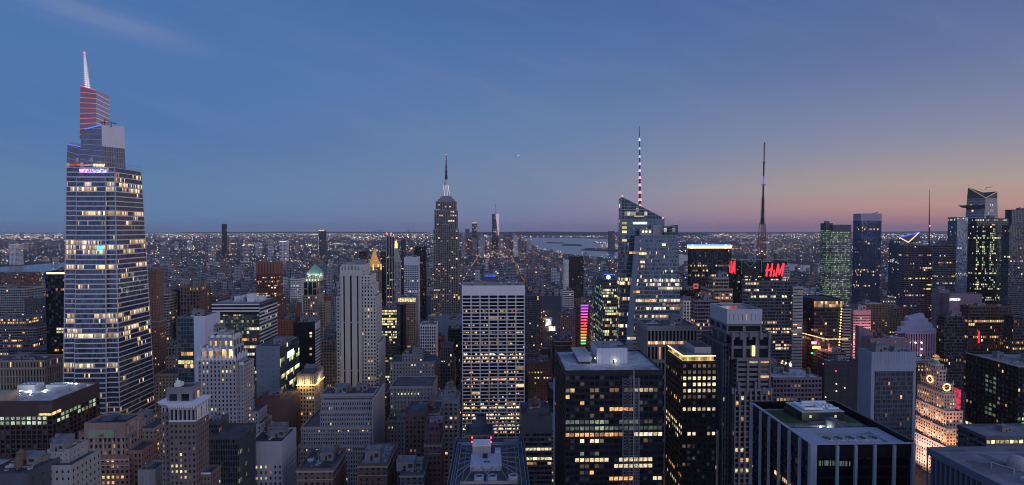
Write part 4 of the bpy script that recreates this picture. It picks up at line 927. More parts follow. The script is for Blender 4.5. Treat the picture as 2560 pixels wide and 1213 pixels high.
# ================================================================== foreground roofs and towers
def near_roof_bottom():
    """roof at the bottom centre with trusses, red corner beacons and three fans"""
    Yb = 318; Yf = 243; z = at(1225, 1097, Yb)[2]; x0, x1 = at(1139, 1097, Yb)[0], at(1309, 1097, Yb)[0]
    b = Building('office_tower', 'flat tower roof with railed track, steel trusses, fans and four red beacons', ((x0 + x1) / 2, 280))
    b.tower(x0, x1, Yf, Yb, 0, z, dict(ST['stone'], wall='slate', pw=1.2, sh=1.2), top=3, parapet=2.2, roof='dark')
    zr = z - 2.2; m = MB()
    t = 3.2
    for i in (1.2, 3.6):
        m.box(x0 + i, x0 + i + .25, Yf + 1, Yb - i, zr, zr + .7); m.box(x1 - i - .25, x1 - i, Yf + 1, Yb - i, zr, zr + .7); m.box(x0 + i + .26, x1 - i - .26, Yb - i - .25, Yb - i, zr, zr + .7)
    b.part('roof_track', m, surf('track_blue', (.30, .36, .48), .5, .1))
    m = MB()
    n = 40
    for k in range(n):
        y = Yf + (Yb - Yf) * k / n
        for x in (x0 + .2, x1 - .2): m.bar((x, y, z), (x, y, z + 1.1), .05)
    for x in (x0 + .2, x1 - .2): m.bar((x, Yf, z + 1.1), (x, Yb, z + 1.1), .08); m.bar((x, Yf, z + .6), (x, Yb, z + .6), .05)
    m.bar((x0, Yb - .2, z + 1.1), (x1, Yb - .2, z + 1.1), .08)
    b.part('railing', m, WL['grey'])
    X = lambda p, y, Yd: at(p, y, Yd)[0]
    pa, pb, la, lb = X(1181, 1110, 294.5), X(1227, 1110, 294.5), X(1175, 1162, 280), X(1254, 1162, 280); zl, zu = zr + 3.2, zr + 8.2
    m = MB(); m.box(pa, pb, 294.5, 302, zr, zu); m.box(pa + .4, pb - .4, 294.9, 301.6, zu, zu + .3, 1); m.box(pa - .15, pb + .15, 294.3, 294.49, zu - .9, zu, 1)
    b.part('penthouse', m, [WL['pale'], surf('roof_white', (.62, .64, .70), .6, .1)])
    m = MB(); m.box(la, lb, 280, 294.4, zr, zl, 0); m.box(la + .3, lb - .3, 280.3, 294, zl, zl + .12, 1); m.box(la + 6.5, la + 9, 288, 291.5, zl + .1, zl + 1.4, 2); m.box(la + 7, la + 10.5, 283, 283.7, zl + .1, zl + .5, 2); m.lathe(la + 2.6, 282, [(.5, zl), (.5, zl + .9), (.05, zl + 1.1)], 10, 1)
    m.box(lb - 3.6, lb - .4, 294.5, 299, zr, zr + 4.6, 1)
    b.part('penthouse', m, [WL['steel'], surf('roof_panel_blue', (.36, .40, .50), .6, .15, streak=False), RF['tar']])
    for (px, py, yy) in ((1180.5, 1094, 301.5), (1227.5, 1094, 301.5), (1180, 1105, 295), (1227.5, 1105, 295)):
        q = at(px, py, yy); m2 = MB(); m2.bar((q[0], q[1], zr), (q[0], q[1], q[2] - .5), .07); m2.lathe(q[0], q[1], [(.02, q[2] - .7), (.48, q[2] - .4), (.48, q[2] + .3), (.02, q[2] + .6)], 10, 1)
        b.part('beacon', m2, [WL['dark'], emit('beacon_bright', (1, .06, .10), 3.2)])
    tb = surf('truss_blue', (.17, .20, .26), .5, .1)
    for s_ in (-1, 1):
        xo = x0 + 4 if s_ < 0 else x1 - 4; xi = la - .2 if s_ < 0 else lb + .2
        for yy, y2 in ((300, 309), (296, 301), (291, 294), (287, 287), (283, 279), (281, 271)):
            m = MB(); m.bar((xi, yy, zr + 2.8), (xo, y2, zr + .9), .3); m.bar((xo, y2, zr), (xo, y2, zr + 1), .2); b.part('truss', m, tb)
        for k in (3, 7.5): m = MB(); m.bar((xi + s_ * k, 308, zr + 1.7), (xi + s_ * k, 262, zr + 1.7), .22); b.part('truss', m, tb)
    for a, c in (((la + 2, 280), (la - 2, 266)), ((la + 6, 280), (la + 9, 273)), ((la + 12, 280), (la + 9, 273)), ((lb - 1, 280), (lb + 3, 266)), ((la + 9, 273), (la + 9, 262))): m = MB(); m.bar((*a, zr + 2.4), (*c, zr + 1.2), .28); b.part('truss', m, tb)
    for px in (1198, 1231, 1283): q = at(px, 1192, 271); b.place('fan', EQ['fan'], (q[0], 270, zr), (.8, .8, .9))
    m = MB(); m.box(x0 + 6, x1 - 6, 265.5, 266, zr, zr + 1.4); b.part('screen_rail', m, WL['pale'])
    m = MB(); q0, q1 = at(1259, 1100, 316)[0], at(1296, 1100, 316)[0]; m.box(q0, q1, 314.5, 315.5, zr, z + .6); m.bar((q0, 315, z), (q0, 315, z + 3), .1); m.bar((q1, 315, z), (q1, 315, z + 3), .1); m.box(q0 + 1, q1 - 1, 313, 314.4, zr, zr + 1.3)
    b.part('window_washing_rig', m, WL['blue'])
    b.done(); hero_rec(x0, x1, Yf, Yb, z, 'the roof with the red beacons', 1300)
near_roof_bottom()

def cylinder_top():
    Y = 352; b = Building('tower_block', 'dark narrow block with a round cooling tank, behind the roof with red beacons', (at(1200, 1080, Y)[0], Y + 6))
    x0, x1 = at(1163, 1085, Y)[0], at(1232, 1085, Y)[0]; z = at(1200, 1082, Y)[2]; b.tower(x0, x1, Y, Y + 16, 0, z, dict(ST['stone'], wall='slate'))
    a, c = at(1178, 1073, Y)[0], at(1206, 1073, Y)[0]; m = MB(); m.box(a, c, Y + 2, Y + 10, z - 1.2, at(1190, 1071, Y)[2]); m.box(a + .6, a + 1.6, Y + 1.9, Y + 2.1, z + 1, z + 2); m.box(a + 3, a + 4, Y + 1.9, Y + 2.1, z + 1, z + 2); b.part('penthouse', m, WL['slate'])
    q = at(1203, 1045, Y + 8); zt = at(1203, 1037, Y + 8)[2]; m = MB(); m.lathe(q[0], Y + 8, [(4.2, z - 1), (3.9, z + 3), (3.4, zt - 3.5), (3.5, zt), (3.0, zt), (3.0, zt - .8)], 22); m.lathe(q[0], Y + 8, [(3.0, zt - .82), (3.0, zt - .8)], 22)
    m.bar((q[0] - 3, Y + 8, zt - .1), (q[0] + 3, Y + 8, zt - .1), .15); m.bar((q[0], Y + 5, zt - .1), (q[0], Y + 11, zt - .1), .15)
    b.part('cooling_tank', m, WL['slate']); b.done(); hero_rec(x0, x1, Y, Y + 16, z, 'the round cooling tank', 1110)
cylinder_top()

def black_pier_tower():
    Yf, Yb = 200, 248; z = at(2030, 1110, Yf)[2]; x0, x1 = at(2030, 1110, Yf)[0], at(2283, 1110, Yf)[0]
    b = Building('office_tower', 'black glass tower with pale vertical piers, green roof lawn and five roof fans', ((x0 + x1) / 2, 224))
    gl = cells('glazing_black', (.004, .005, .008), .012, .18, .93, WARM, .35, rough=.16, tone=.4)
    bk = surf('frame_black', (.010, .011, .015), .45, .2)
    pier = surf('pier_pale', (.30, .33, .40), .6, .12)
    st = dict(bay=(x1 - x0) / 5 - .01, flo=3.9, pw=.2, sh=.9, d=.5, e=.12, wall=bk, gl=gl)
    st2 = dict(st); b.tower(x0, x1, Yf, Yb, 0, z, st2, top=5.5, parapet=2.6, roof='dark')
    W = (x1 - x0)
    def pr(x, y, w_, dx): m = MB(); m.box(x - w_ / 2 if not dx else x - .95, x + w_ / 2 if not dx else x - .0, y if not dx else y - .55, y + .9 if not dx else y + .55, 0, z + .15); b.part('pier', m, pier)
    for p in (2091, 2137, 2184.5, 2233): x = at(p, 1150, Yf)[0]; m = MB(); m.box(x - .5, x + .5, Yf - .9, Yf - .06, 0, z - .6); b.part('pier', m, pier)
    m = MB(); m.box(x0 - 1.0, x0 + 1.4, Yf - 1.0, Yf + .9, 0, z + .1); b.part('pier', m, pier)
    m = MB(); m.box(x1 - .7, x1 + .3, Yf - .9, Yf + .2, 0, z + .1); b.part('pier', m, pier)
    for p in (1878.5, 1901, 1923, 1949, 1975, 2002):
        y = Yf * (2030 - 1240) / (p - 1240); m = MB(); m.box(x0 - .95, x0 - .06, y - .5, y + .5, 0, z - .6); b.part('pier', m, pier)
    # pale coping of the parapet
    m = MB(); m.box(x0 - .3, x0 + .9, Yf + .91, Yb + .2, z - .35, z + .02); m.box(x0 + 1.41, x1 - .71, Yf - .3, Yf + .7, z - .35, z + .02)
    b.part('coping', m, pier)
    m = MB(); m.box(x1 - .8, x1 + .3, Yf + .3, Yb + .2, z - .3, z + .9); m.box(x0 + .91, x1 - .81, Yb - .8, Yb + .2, z - .3, z + .9)
    for k in range(11): x = x0 + 2 + (x1 - x0 - 4) * k / 10; m.box(x - .15, x + .15, Yb - 2.0, Yb - .8, z - 2.4, z + .5)
    b.part('back_parapet', m, WL['black'])
    zr = z - 2.6
    def R(px, py, zz=None):
        r = ray(px, py); t = ((zz if zz is not None else zr) - H) / r[2]; return r[0] * t, r[1] * t
    def poly(pts, zz, h, name, mt, base=None):
        P = [R(*p, zz) for p in pts]; m = MB(); m.hexa([(x, y, base if base is not None else zz - h) for x, y in P], [(x, y, zz) for x, y in P]); return b.part(name, m, mt)
    ya = 238; 
    m = MB(); m.box(x0 + 2, x1 - 3, Yf + 24, Yb - 3, zr, zr + .7); b.part('roof_terrace', m, RF['grey'])
    lawn = surf('roof_lawn', (.045, .07, .025), 1, .5, .6, streak=False)
    m = MB(); m.box(x0 + 3.4, x0 + 15, Yf + 27, Yb - 5.5, zr + .7, zr + .95); b.part('lawn', m, lawn)
    m = MB(); m.box(x1 - 8, x1 - 4, Yf + 26, Yb - 14, zr + .7, zr + .95); b.part('lawn', m, lawn)
    a, c = at(2008, 1045, 228)[0], at(2113, 1045, 228)[0]; zp = zr + 4.6
    m = MB(); m.box(a, c, 229, 242, zr + .7, zp); m.box(a - 1.6, a, 232, 241, zr + .7, zp - 1.2)
    pent = b.part('penthouse', m, WL['dark'])
    m = MB(); m.box(a - .2, c + .2, 228.8, 242.2, zp, zp + .25)
    b.part('roof', m, RF['pale'], pent)
    m = MB()
    for (u0, u1, v0, v1, h) in ((.1, .55, .1, .2, .9), (.1, .16, .2, .8, .9), (.5, .56, .2, .6, .9), (.3, .9, .75, .82, 1.1), (.62, .68, .3, .75, .9), (.2, .5, .5, .56, .8), (.7, .95, .15, .22, .7)):
        m.box(a + (c - a) * u0, a + (c - a) * u1, 229 + 13 * v0, 229 + 13 * v1, zp + .5, zp + .5 + h)
    for u, v in ((.76, .4), (.86, .4), (.76, .55)): m.lathe(a + (c - a) * u, 229 + 13 * v, [(.5, zp + .2), (.5, zp + 1.3), (.7, zp + 1.3), (.7, zp + 1.6)], 10)
    b.part('duct', m, surf('duct_bright', (.72, .74, .80), .35, .1), pent)
    m = MB()
    for u in (.18, .78): x = a + (c - a) * u; m.box(x, x + .9, 228.9, 229.1, zr + 2.2, zr + 3.3)
    b.part('window', m, emit('win_soft', (1, .9, .6), .6), pent)
    q = R(2076, 1066); m = MB(); m.lathe(q[0], 224, [(2.4, zr), (2.4, zr + 3.2), (2.6, zr + 3.2), (.1, zr + 4.6)], 16); b.part('water_tank', m, WL['slate'])
    for px, py, s_ in ((2044, 1063, .55), (2062, 1064, .4)):
        q = at(px, py, 224.5); m = MB(); m.lathe(q[0], q[1] - 2, [(.02, q[2] - s_), (s_ * .8, q[2]), (.02, q[2] + s_)], 10); m.bar((q[0], q[1] - 2, zr), (q[0], q[1] - 2, q[2] - s_), .06); b.part('lamp', m, emit('lamp_flood', (.95, 1, .80), 6))
        l = bpy.data.lights.new('floodlight', 'POINT'); l.energy = 420; l.color = (.92, 1, .82); l.shadow_soft_size = .4; o = bpy.data.objects.new('floodlight', l); COL.objects.link(o); o.parent = b.root; o.location = (q[0] - b.root.location.x, q[1] - 3.2 - b.root.location.y, q[2])
    # front plant deck with five fans sunk in a frame
    zd = z - .9
    m = MB(); xa, xb, ya, yb = x0 + 1.6, x1 - 1.2, Yf + 1, Yf + 18.5
    m.box(xa, xb, ya, ya + 2.2, zr, zd); m.box(xa, xb, yb - 4, yb, zr, zd); m.box(xa, xa + 7, ya + 2.2, yb - 4, zr, zd); m.box(xb - 6, xb, ya + 2.2, yb - 4, zr, zd)
    b.part('plant_deck', m, surf('deck_blue', (.30, .34, .42), .6, .15, streak=False))
    for k in range(5):
        x = xa + 7 + (xb - xa - 13) * (k + .5) / 5; b.place('fan', EQ['fan'], (x, (ya + yb) / 2 - .9, zr + .02), (.74, 1.0, .55))
    # lit rooms
    g = b.grids[0]; m = MB()
    for p0, p1, y, kind, s_ in ((2048, 2088, 1159, 'grn_dim', .7), (2096, 2130, 1160, 'grn_dim', .5), (2048, 2215, 1142, 'dim', .25), (1912, 1962, 1187, 'cream', 0), ):
        if s_:
            for k in range(14):
                if RND.random() < s_:
                    u = p0 + (p1 - p0) * (k + .1) / 14; A_, B_ = at(u, y, Yf), at(u + (p1 - p0) / 14 * .8, y, Yf); mm = MB(); mm.box(A_[0], B_[0], Yf + .38, Yf + .48, A_[2] - 1.0, A_[2] + .9); b.part('window', mm, LITM[kind])
    zz = at(2030, 1262, Yf)[2]
    for (y0, y1) in ((208.5, 214), (215, 222), (223, 228)):
        for k in range(5):
            y = y0 + (y1 - y0) * k / 5; mm = MB(); mm.box(x0 + .4, x0 + .47, y, y + .8, zz - .8, zz + .8); b.part('window', mm, LITM['cream' if k % 3 else 'amber'])
    b.done(); hero_rec(x0, x1, Yf, Yb, z, 'the tower with the roof lawn', 1300)
black_pier_tower()

def corner_roof_right():
    Yb = 177; z = at(2317, 1118, Yb)[2]; x0 = at(2317, 1118, Yb)[0]; x1 = x0 + 62; Yf = 120
    b = Building('office_tower', 'bottom-right blue-grey flat roof with pipe rail and dome above dark vertical fins', (x0 + 30, 150))
    st = dict(bay=1.9, flo=80, pw=.55, sh=.8, d=1.1, e=1.0, wall=surf('fin_blue', (.11, .13, .18), .5, .1), gl=cells('glazing_black2', (.005, .006, .009), .02, .1, .9, AMBER, .6))
    b.tower(x0, x1, Yf, Yb, 0, z, st, top=2, parapet=.9, roof='grey', sides='FL')
    zr = z - .9; m = MB(); m.box(x0 + 1.8, x0 + 2.1, Yf, Yb - 3, zr, zr + .25); m.box(x0 + 2.11, x1, Yb - 3.3, Yb - 3, zr, zr + .25); m.box(x0 + 4.5, x1, Yb - 8, Yb - 7.8, zr, zr + .12)
    b.part('roof_seam', m, WL['blue'])
    def R(px, py): r = ray(px, py); t = (zr - H) / r[2]; return r[0] * t, r[1] * t
    p, q = R(2478, 1172), R(2535, 1187); m = MB(); m.bar((*p, zr), (*p, zr + 2.0), .18, 0, 8); m.bar((*p, zr + 2), (*q, zr + 1.7), .16, 0, 8); m.bar((*q, zr + 1.7), (*q, zr), .16, 0, 8); b.part('pipe_rail', m, WL['pale'])
    p = R(2548, 1178); m = MB(); m.lathe(p[0] + 1.6, p[1] + 2, [(2.6, zr), (2.6, zr + 2.0), (2.3, zr + 2.9), (1.5, zr + 3.6), (.05, zr + 3.9)], 18); b.part('dome', m, WL['pale'])
    p = R(2528, 1190); m = MB(); m.box(p[0], p[0] + 7, p[1] - 3, p[1] - 2.7, zr, zr + 1.1); m.box(p[0], p[0] + .3, p[1] - 6, p[1] - 3.01, zr, zr + 1.1); m.box(p[0] + 1, p[0] + 6, p[1] - 6, p[1] - 3.4, zr, zr + .6); b.part('skylight', m, WL['steel'])
    b.done(); hero_rec(x0, x1, Yf, Yb, z, 'the corner roof with the pipe rail', 1300)
corner_roof_right()

def hoist_tower():
    Yf, Yb = 280, 327; z = at(1500, 926, Yf)[2]; x0, x1 = at(1413, 926, Yf)[0], at(1658, 926, Yf)[0]
    b = Building('office_tower', 'broad black tower with white roof box and a construction hoist up its face', ((x0 + x1) / 2, 300))
    gl = cells('glazing_hoist', (.012, .014, .020), .01, .05, .9, WARM, .8, rough=.2, tone=.6)
    st = dict(bay=2.53, flo=3.37, pw=.42, sh=1.3, d=.3, e=.08, wall=surf('frame_soot', (.022, .021, .026), .5, .2), gl=gl)
    g = b.tower(x0, x1, Yf, Yb, 0, z, st, top=2.2, parapet=.9, roof='pale')
    rows = [(1452, 1476, 962, 'dim', .8), (1412, 1422, 978, 'dim', 1), (1480, 1500, 977, 'dim', .6), (1560, 1580, 976, 'dim', .8), (1585, 1632, 976, 'cream', 1), (1635, 1656, 976, 'dim', .7), (1414, 1424, 991, 'amber', 1), (1480, 1520, 992, 'dim', .5), (1440, 1462, 1010, 'amber', .6), (1596, 1620, 1010, 'dim', .5),
            (1488, 1516, 1026, 'amber', .9), (1524, 1585, 1026, 'amber', .9), (1596, 1608, 1026, 'dim', .8), (1470, 1488, 1042, 'dim', .8), (1413, 1600, 1058, 'grn_dim', .85), (1475, 1510, 1058, 'green', .9), (1600, 1655, 1058, 'dim', .6), (1413, 1655, 1075, 'grn_dim', .8), (1478, 1510, 1075, 'green', .7),
            (1413, 1555, 1091, 'amber', 1), (1585, 1658, 1091, 'cream', 1), (1450, 1500, 1107, 'cream', .8), (1500, 1510, 1107, 'dim', 1), (1450, 1510, 1141, 'grn_dim', .4), (1436, 1520, 1157, 'cream', 1), (1548, 1630, 1157, 'cream', .95), (1536, 1632, 1173, 'cream', .95), (1450, 1495, 1173, 'dim', .6), (1475, 1490, 1190, 'amber', 1), (1525, 1580, 1190, 'amber', .9), (1630, 1655, 1190, 'cream', 1), (1450, 1462, 1190, 'dim', 1)]
    b.lit(g, rows)
    zr = z - .9
    def R(px, py, zz=zr): r = ray(px, py); t = (zz - H) / r[2]; return r[0] * t, r[1] * t
    # cooling tower unit
    p = R(1443, 911); p2 = R(1481, 911); yb = R(1421, 879)[1]; zt = at(1440, 893, p[1])[2]
    m = MB(); m.hexa(quad(p[0] + .8, p2[0] - .6, p[1] + .5, p[1] + 24, zr + 1.3), quad(p[0], p2[0], p[1], p[1] + 24.5, zt)); m.box(p[0] + 1, p2[0] - 1, p[1] + 1, p[1] + 23, zr, zr + 1.3, 1)
    for k in range(5):
        for s_ in (.3, .7): m.lathe(p[0] + (p2[0] - p[0]) * s_, p[1] + 3 + 4.6 * k, [(1.35, zt), (1.35, zt + .5), (1.1, zt + .5), (1.1, zt + .05)], 14, 0); 
    for k in range(5):
        for s_ in (.3, .7): m.lathe(p[0] + (p2[0] - p[0]) * s_, p[1] + 3 + 4.6 * k, [(1.1, zt + .06), (1.09, zt + .08)], 14, 1)
    b.part('cooling_unit', m, [WL['steel'], RF['tar']])
    p = R(1493, 910); p2 = R(1569, 910); zt = at(1493, 871, p[1])[2]
    m = MB(); m.box(p[0], p2[0], p[1], p[1] + 19, zr, zt); m.box(p[0] + .3, p2[0] - .3, p[1] + .3, p[1] + 18.7, zt, zt + .2, 1); m.box(p2[0] - 5, p2[0] - 1, p[1] + 3, p[1] + 5, zt + .2, zt + .7, 2); m.box(p[0] + 5, p[0] + 6, p[1] + 10, p[1] + 11, zt + .2, zt + .8, 2); m.box(p[0] + 8.8, p[0] + 9.6, p[1] - .05, p[1], zr, zr + 2.1, 2)
    for k in range(8): m.box(p[0] + 2 * k + .9, p[0] + 2 * k + .97, p[1] - .03, p[1] + .02, zr, zt, 1)
    b.part('penthouse', m, [surf('panel_white', (.52, .54, .60), .6, .08), RF['grey'], RF['tar']])
    for px, py, s_ in ((1538, 902, .55), (1488, 896, .45)):
        q = at(px, py, p[1] - .6); m = MB(); m.lathe(q[0], q[1], [(.02, q[2] - s_), (s_, q[2]), (.02, q[2] + s_)], 10); lp = b.part('lamp', m, emit('lamp_flood', (.95, 1, .80), 6))
        l = bpy.data.lights.new('floodlight', 'POINT'); l.energy = 80; l.color = (1, .95, .8); l.shadow_soft_size = .3; o = bpy.data.objects.new('floodlight', l); COL.objects.link(o); o.parent = b.root; o.location = (q[0] - b.root.location.x, q[1] - 1.2 - b.root.location.y, q[2])
    m = MB(); q = R(1523, 920); m.bar((*q, zr), (*q, zr + 2), .08); m.bar((q[0] - .3, q[1], zr + 1.2), (q[0] + .3, q[1], zr + 1.2), .05); b.part('vent_pipe', m, WL['dark'])
    # hoist mast
    a, c = at(1556, 1000, Yf)[0], at(1595, 1000, Yf)[0]; zt = at(1575, 947, Yf - 3)[2]; mid = at(1580, 1000, Yf)[0]; m = MB()
    for x in (a, mid - 1.2, mid + 1.2, c):
        for y in (Yf - 3.2, Yf - .6): m.bar((x, y, 0), (x, y, zt if x != mid else zt + 4), .11)
    k = 0; zz = zt
    while zz > zt - 75:
        for (u, v) in ((a, mid - 1.2), (mid + 1.2, c), (mid - 1.2, mid + 1.2)):
            m.bar((u, Yf - 3.2, zz), (v, Yf - 3.2, zz), .08)
            if u != mid - 1.2: m.bar((u, Yf - 3.2, zz), (v, Yf - 3.2, zz - 1.68), .05); m.bar((v, Yf - 3.2, zz), (u, Yf - 3.2, zz - 1.68), .05)
        for x in (a, c): m.bar((x, Yf - 3.2, zz), (x, Yf, zz), .06)
        zz -= 1.68
    m.bar((mid, Yf - 3.6, 0), (mid, Yf - 3.6, zt + 4.5), .35)
    b.part('hoist', m, surf('hoist_steel', (.26, .27, .30), .5, .15))
    m = MB(); x = at(1381, 950, Yb)[0]; m.box(x0 - .8, x0 - .2, Yb - .2, Yb + 3, 0, at(1380, 950, Yb)[2]); b.part('edge_fin', m, surf('fin_bright', (.35, .42, .60), .4, .1))
    b.scatter(g, 4, ('dim',), 'L', 3)
    b.done(); hero_rec(x0, x1, Yf, Yb, z, 'the tower with the construction hoist', 1300)
hoist_tower()

def gold_crown_corner():
    Yf, Yb = 330, 362; z = at(1706, 903, Yf)[2]; xa = at(1706, 903, Yf)[0]; xb = at(1792, 903, Yf)[0]
    b = Building('office_tower', 'dark corner office building outlined by a glowing yellow roof-edge light, beside the hoist tower', ((xa + xb) / 2, 345))
    gl = cells('glazing_corner', (.012, .014, .018), .02, .1, .9, WARM, 1, tone=.4)
    st = dict(bay=3.1, flo=3.85, pw=1.1, sh=1.7, d=.35, e=.05, wall=WL['black'], gl=gl)
    g = b.tower(xa, xb, Yf, Yb, 0, z, st, top=1.2, parapet=.6, roof='grey')
    b.lit(g, [(1708, 1790, 918, 'dim', .8), (1708, 1790, 931, 'dim', .9), (1708, 1790, 943, 'cream', .95), (1708, 1790, 956, 'cream', .9), (1708, 1790, 982, 'cream', .85), (1708, 1790, 994, 'dim', .9), (1708, 1790, 1020, 'cream', .95), (1708, 1790, 1086, 'cream', .6), (1708, 1740, 1110, 'dim', .5), (1720, 1760, 1150, 'dim', .3)])
    b.lit(g, [(1665, 1706, y, k, .7) for y, k in ((930, 'dim'), (995, 'amber'), (1050, 'cream'), (1060, 'cream'), (1072, 'cream'), (1170, 'amber'), (1200, 'cream'))], 'L')
    zt = at(1706, 889, Yf + 1.5)[2]; m = MB(); i = 1.4
    m.box(xa + i, xb - i, Yf + i, Yb - i, z - .7, zt, 0); m.box(xa + i + 1, xb - i - 1, Yf + i + 1, Yb - i - 1, zt, zt + .3, 1)
    for k in range(22): x = xa + i + (xb - xa - 2 * i) * k / 22; m.box(x, x + .2, Yf + i - .2, Yf + i + .1, z - .5, zt - .4, 1)
    b.part('crown', m, [surf('crown_gold', (.40, .34, .16), .5, .2), RF['grey']])
    m = MB(); m.box(xa + .6, xb - .4, Yf + .7, Yf + 1.1, zt - .45, zt + .05); m.box(xa + .6, xa + 1.0, Yf + 1.11, Yb - 1, zt - .45, zt + .05); b.part('light_strip', m, emit('edge_gold', (1, .62, .26), 2.6))
    m = MB(); m.box(xa + .9, xb - .8, Yf + 1.0, Yf + 1.3, z - .3, z - .05); m.box(xa + .9, xa + 1.2, Yf + 1.31, Yb - 1, z - .3, z - .05); b.part('light_strip', m, emit('edge_gold2', (1, .80, .35), .7))
    for k in range(5):
        l = bpy.data.lights.new('crown_light', 'POINT'); l.energy = 420; l.color = (1, .75, .35); l.shadow_soft_size = .6; o = bpy.data.objects.new('crown_light', l); COL.objects.link(o); o.parent = b.root
        o.location = ((xa - .6 if k < 2 else xa + 4 + 7 * (k - 2)) - b.root.location.x, (Yf + 8 + 14 * k if k < 2 else Yf - .6) - b.root.location.y, z + .8)
    q0, q1 = at(1737, 880, Yf + 6)[0], at(1778, 880, Yf + 6)[0]; m = MB(); m.box(q0, q1, Yf + 6, Yb - 6, zt, at(1750, 868, Yf + 6)[2]); m.box(q0 + .4, q1 - .4, Yf + 6.4, Yb - 6.4, at(1750, 868, Yf + 6)[2] - .4, at(1750, 868, Yf + 6)[2] + .1, 1); b.part('penthouse', m, [WL['pale'], RF['tar']])
    m = MB()
    for k in range(3): x = xa + 5; m.box(x, x + 2, Yf + 8 + 6 * k, Yf + 11 + 6 * k, zt + .3, zt + 1.6)
    b.part('rooftop_unit', m, WL['slate'])
    b.done(); hero_rec(xa, xb, Yf, Yb, z, 'the building with the glowing roof edge', 1213)
gold_crown_corner()

def stone_setback():
    Y = 400; X = lambda p, yy=Y: at(p, 900, yy)[0]; Z = lambda y, yy=Y: at(1860, y, yy)[2]
    b = Building('office_tower', 'tall grey stone stepped tower with ribbed sides and a pale metal rim on top', (X(1870), Y + 20))
    W = surf('stone_mauve', (.20, .185, .20), .85, .2); gl = cells('glazing_stone_setback', (.01, .011, .016), .04, .15, .85, AMBER, 1.3, clus=1.5)
    st = dict(bay=4.4, flo=4.0, pw=1.6, sh=1.1, d=1.1, e=.7, wall=W, gl=gl)
    g = b.tower(X(1838), X(1932), Y, Y + 44, 0, Z(972), st); b.tower(X(1844), X(1929), Y + 1, Y + 42, Z(975), Z(896), dict(st, pw=1.8, sh=2.0, bay=8)); b.tower(X(1832), X(1929), Y + 2, Y + 40, Z(900), Z(836), dict(st, bay=11, pw=2.6, sh=2.2, flo=9))
    b.tower(X(1822), X(1910), Y + 4, Y + 38, Z(838), Z(806), dict(st, bay=12, flo=9, pw=2.0, sh=4, wall=WL['grey'])); b.tower(X(1821), X(1909), Y + 3, Y + 36, Z(812), Z(775), dict(st, wall=surf('rim_metal', (.42, .44, .50), .5, .1), bay=3.4, flo=8, pw=3.0, sh=5.5, d=.2, e=.05), top=1, roof='tar', parapet=3)
    b.tower(X(1816), X(1838), Y + 6, Y + 50, 0, Z(862), dict(st, wall=WL['slate'], bay=2.6, pw=1.0)); b.tower(X(1786), X(1817), Y + 14, Y + 48, 0, Z(1005), dict(st, wall=WL['slate'], bay=2.6, pw=.9)); b.tower(X(1760), X(1790), Y - 6, Y + 30, 0, Z(1070), dict(st, wall=W, bay=2.6, pw=.9))
    m = MB(); q = at(1797, 760, Y + 34)
    for k in range(4): m.box(q[0] + k * 1.1, q[0] + k * 1.1 + .9, Y + 30, Y + 38, Z(800), q[2] - k * 2.4)
    b.part('finial', m, WL['pale'])
    for p in (1833, 1848, 1869, 1890, 1911, 1929): m = MB(); m.box(X(p) - .8, X(p) + .8, Y - .6, Y + 1.5, Z(985), Z(955) if p in (1848, 1890) else Z(970)); b.part('pier', m, W)
    for p in (1835, 1855, 1878, 1905, 1926): m = MB(); m.box(X(p) - 1, X(p) + 1, Y + .8, Y + 3, Z(850), Z(832)); b.part('pier', m, W)
    q = at(1885, 878, Y + 1.2); m = MB(); m.box(q[0] - 1.1, q[0] + 1.1, Y + 1.6, Y + 2.4, q[2] - 4, q[2] + 4); b.part('window', m, LITM['yellow'])
    for k, (p, y) in enumerate(((1892, 905), (1918, 905), (1898, 938), (1860, 993), (1858, 1045), (1880, 905))): 
        g2 = next(g_ for g_ in b.grids if g_.z0 <= Z(y) < g_.z0 + g_.nf * g_.fh + 3); b.lit(g2, [(p - 4, p + 4, y, 'cream' if k % 2 else 'amber', 1)])
    b.lit(g, [(1838, 1862, 1125, 'cream', 1), (1848, 1870, 1147, 'amber', 1), (1838, 1875, 1175, 'yellow', .8), (1900, 1930, 1150, 'dim', .4)])
    b.done(); hero_rec(X(1760), X(1932), Y - 6, Y + 48, Z(836), 'the grey stepped stone tower', 1213)
stone_setback()

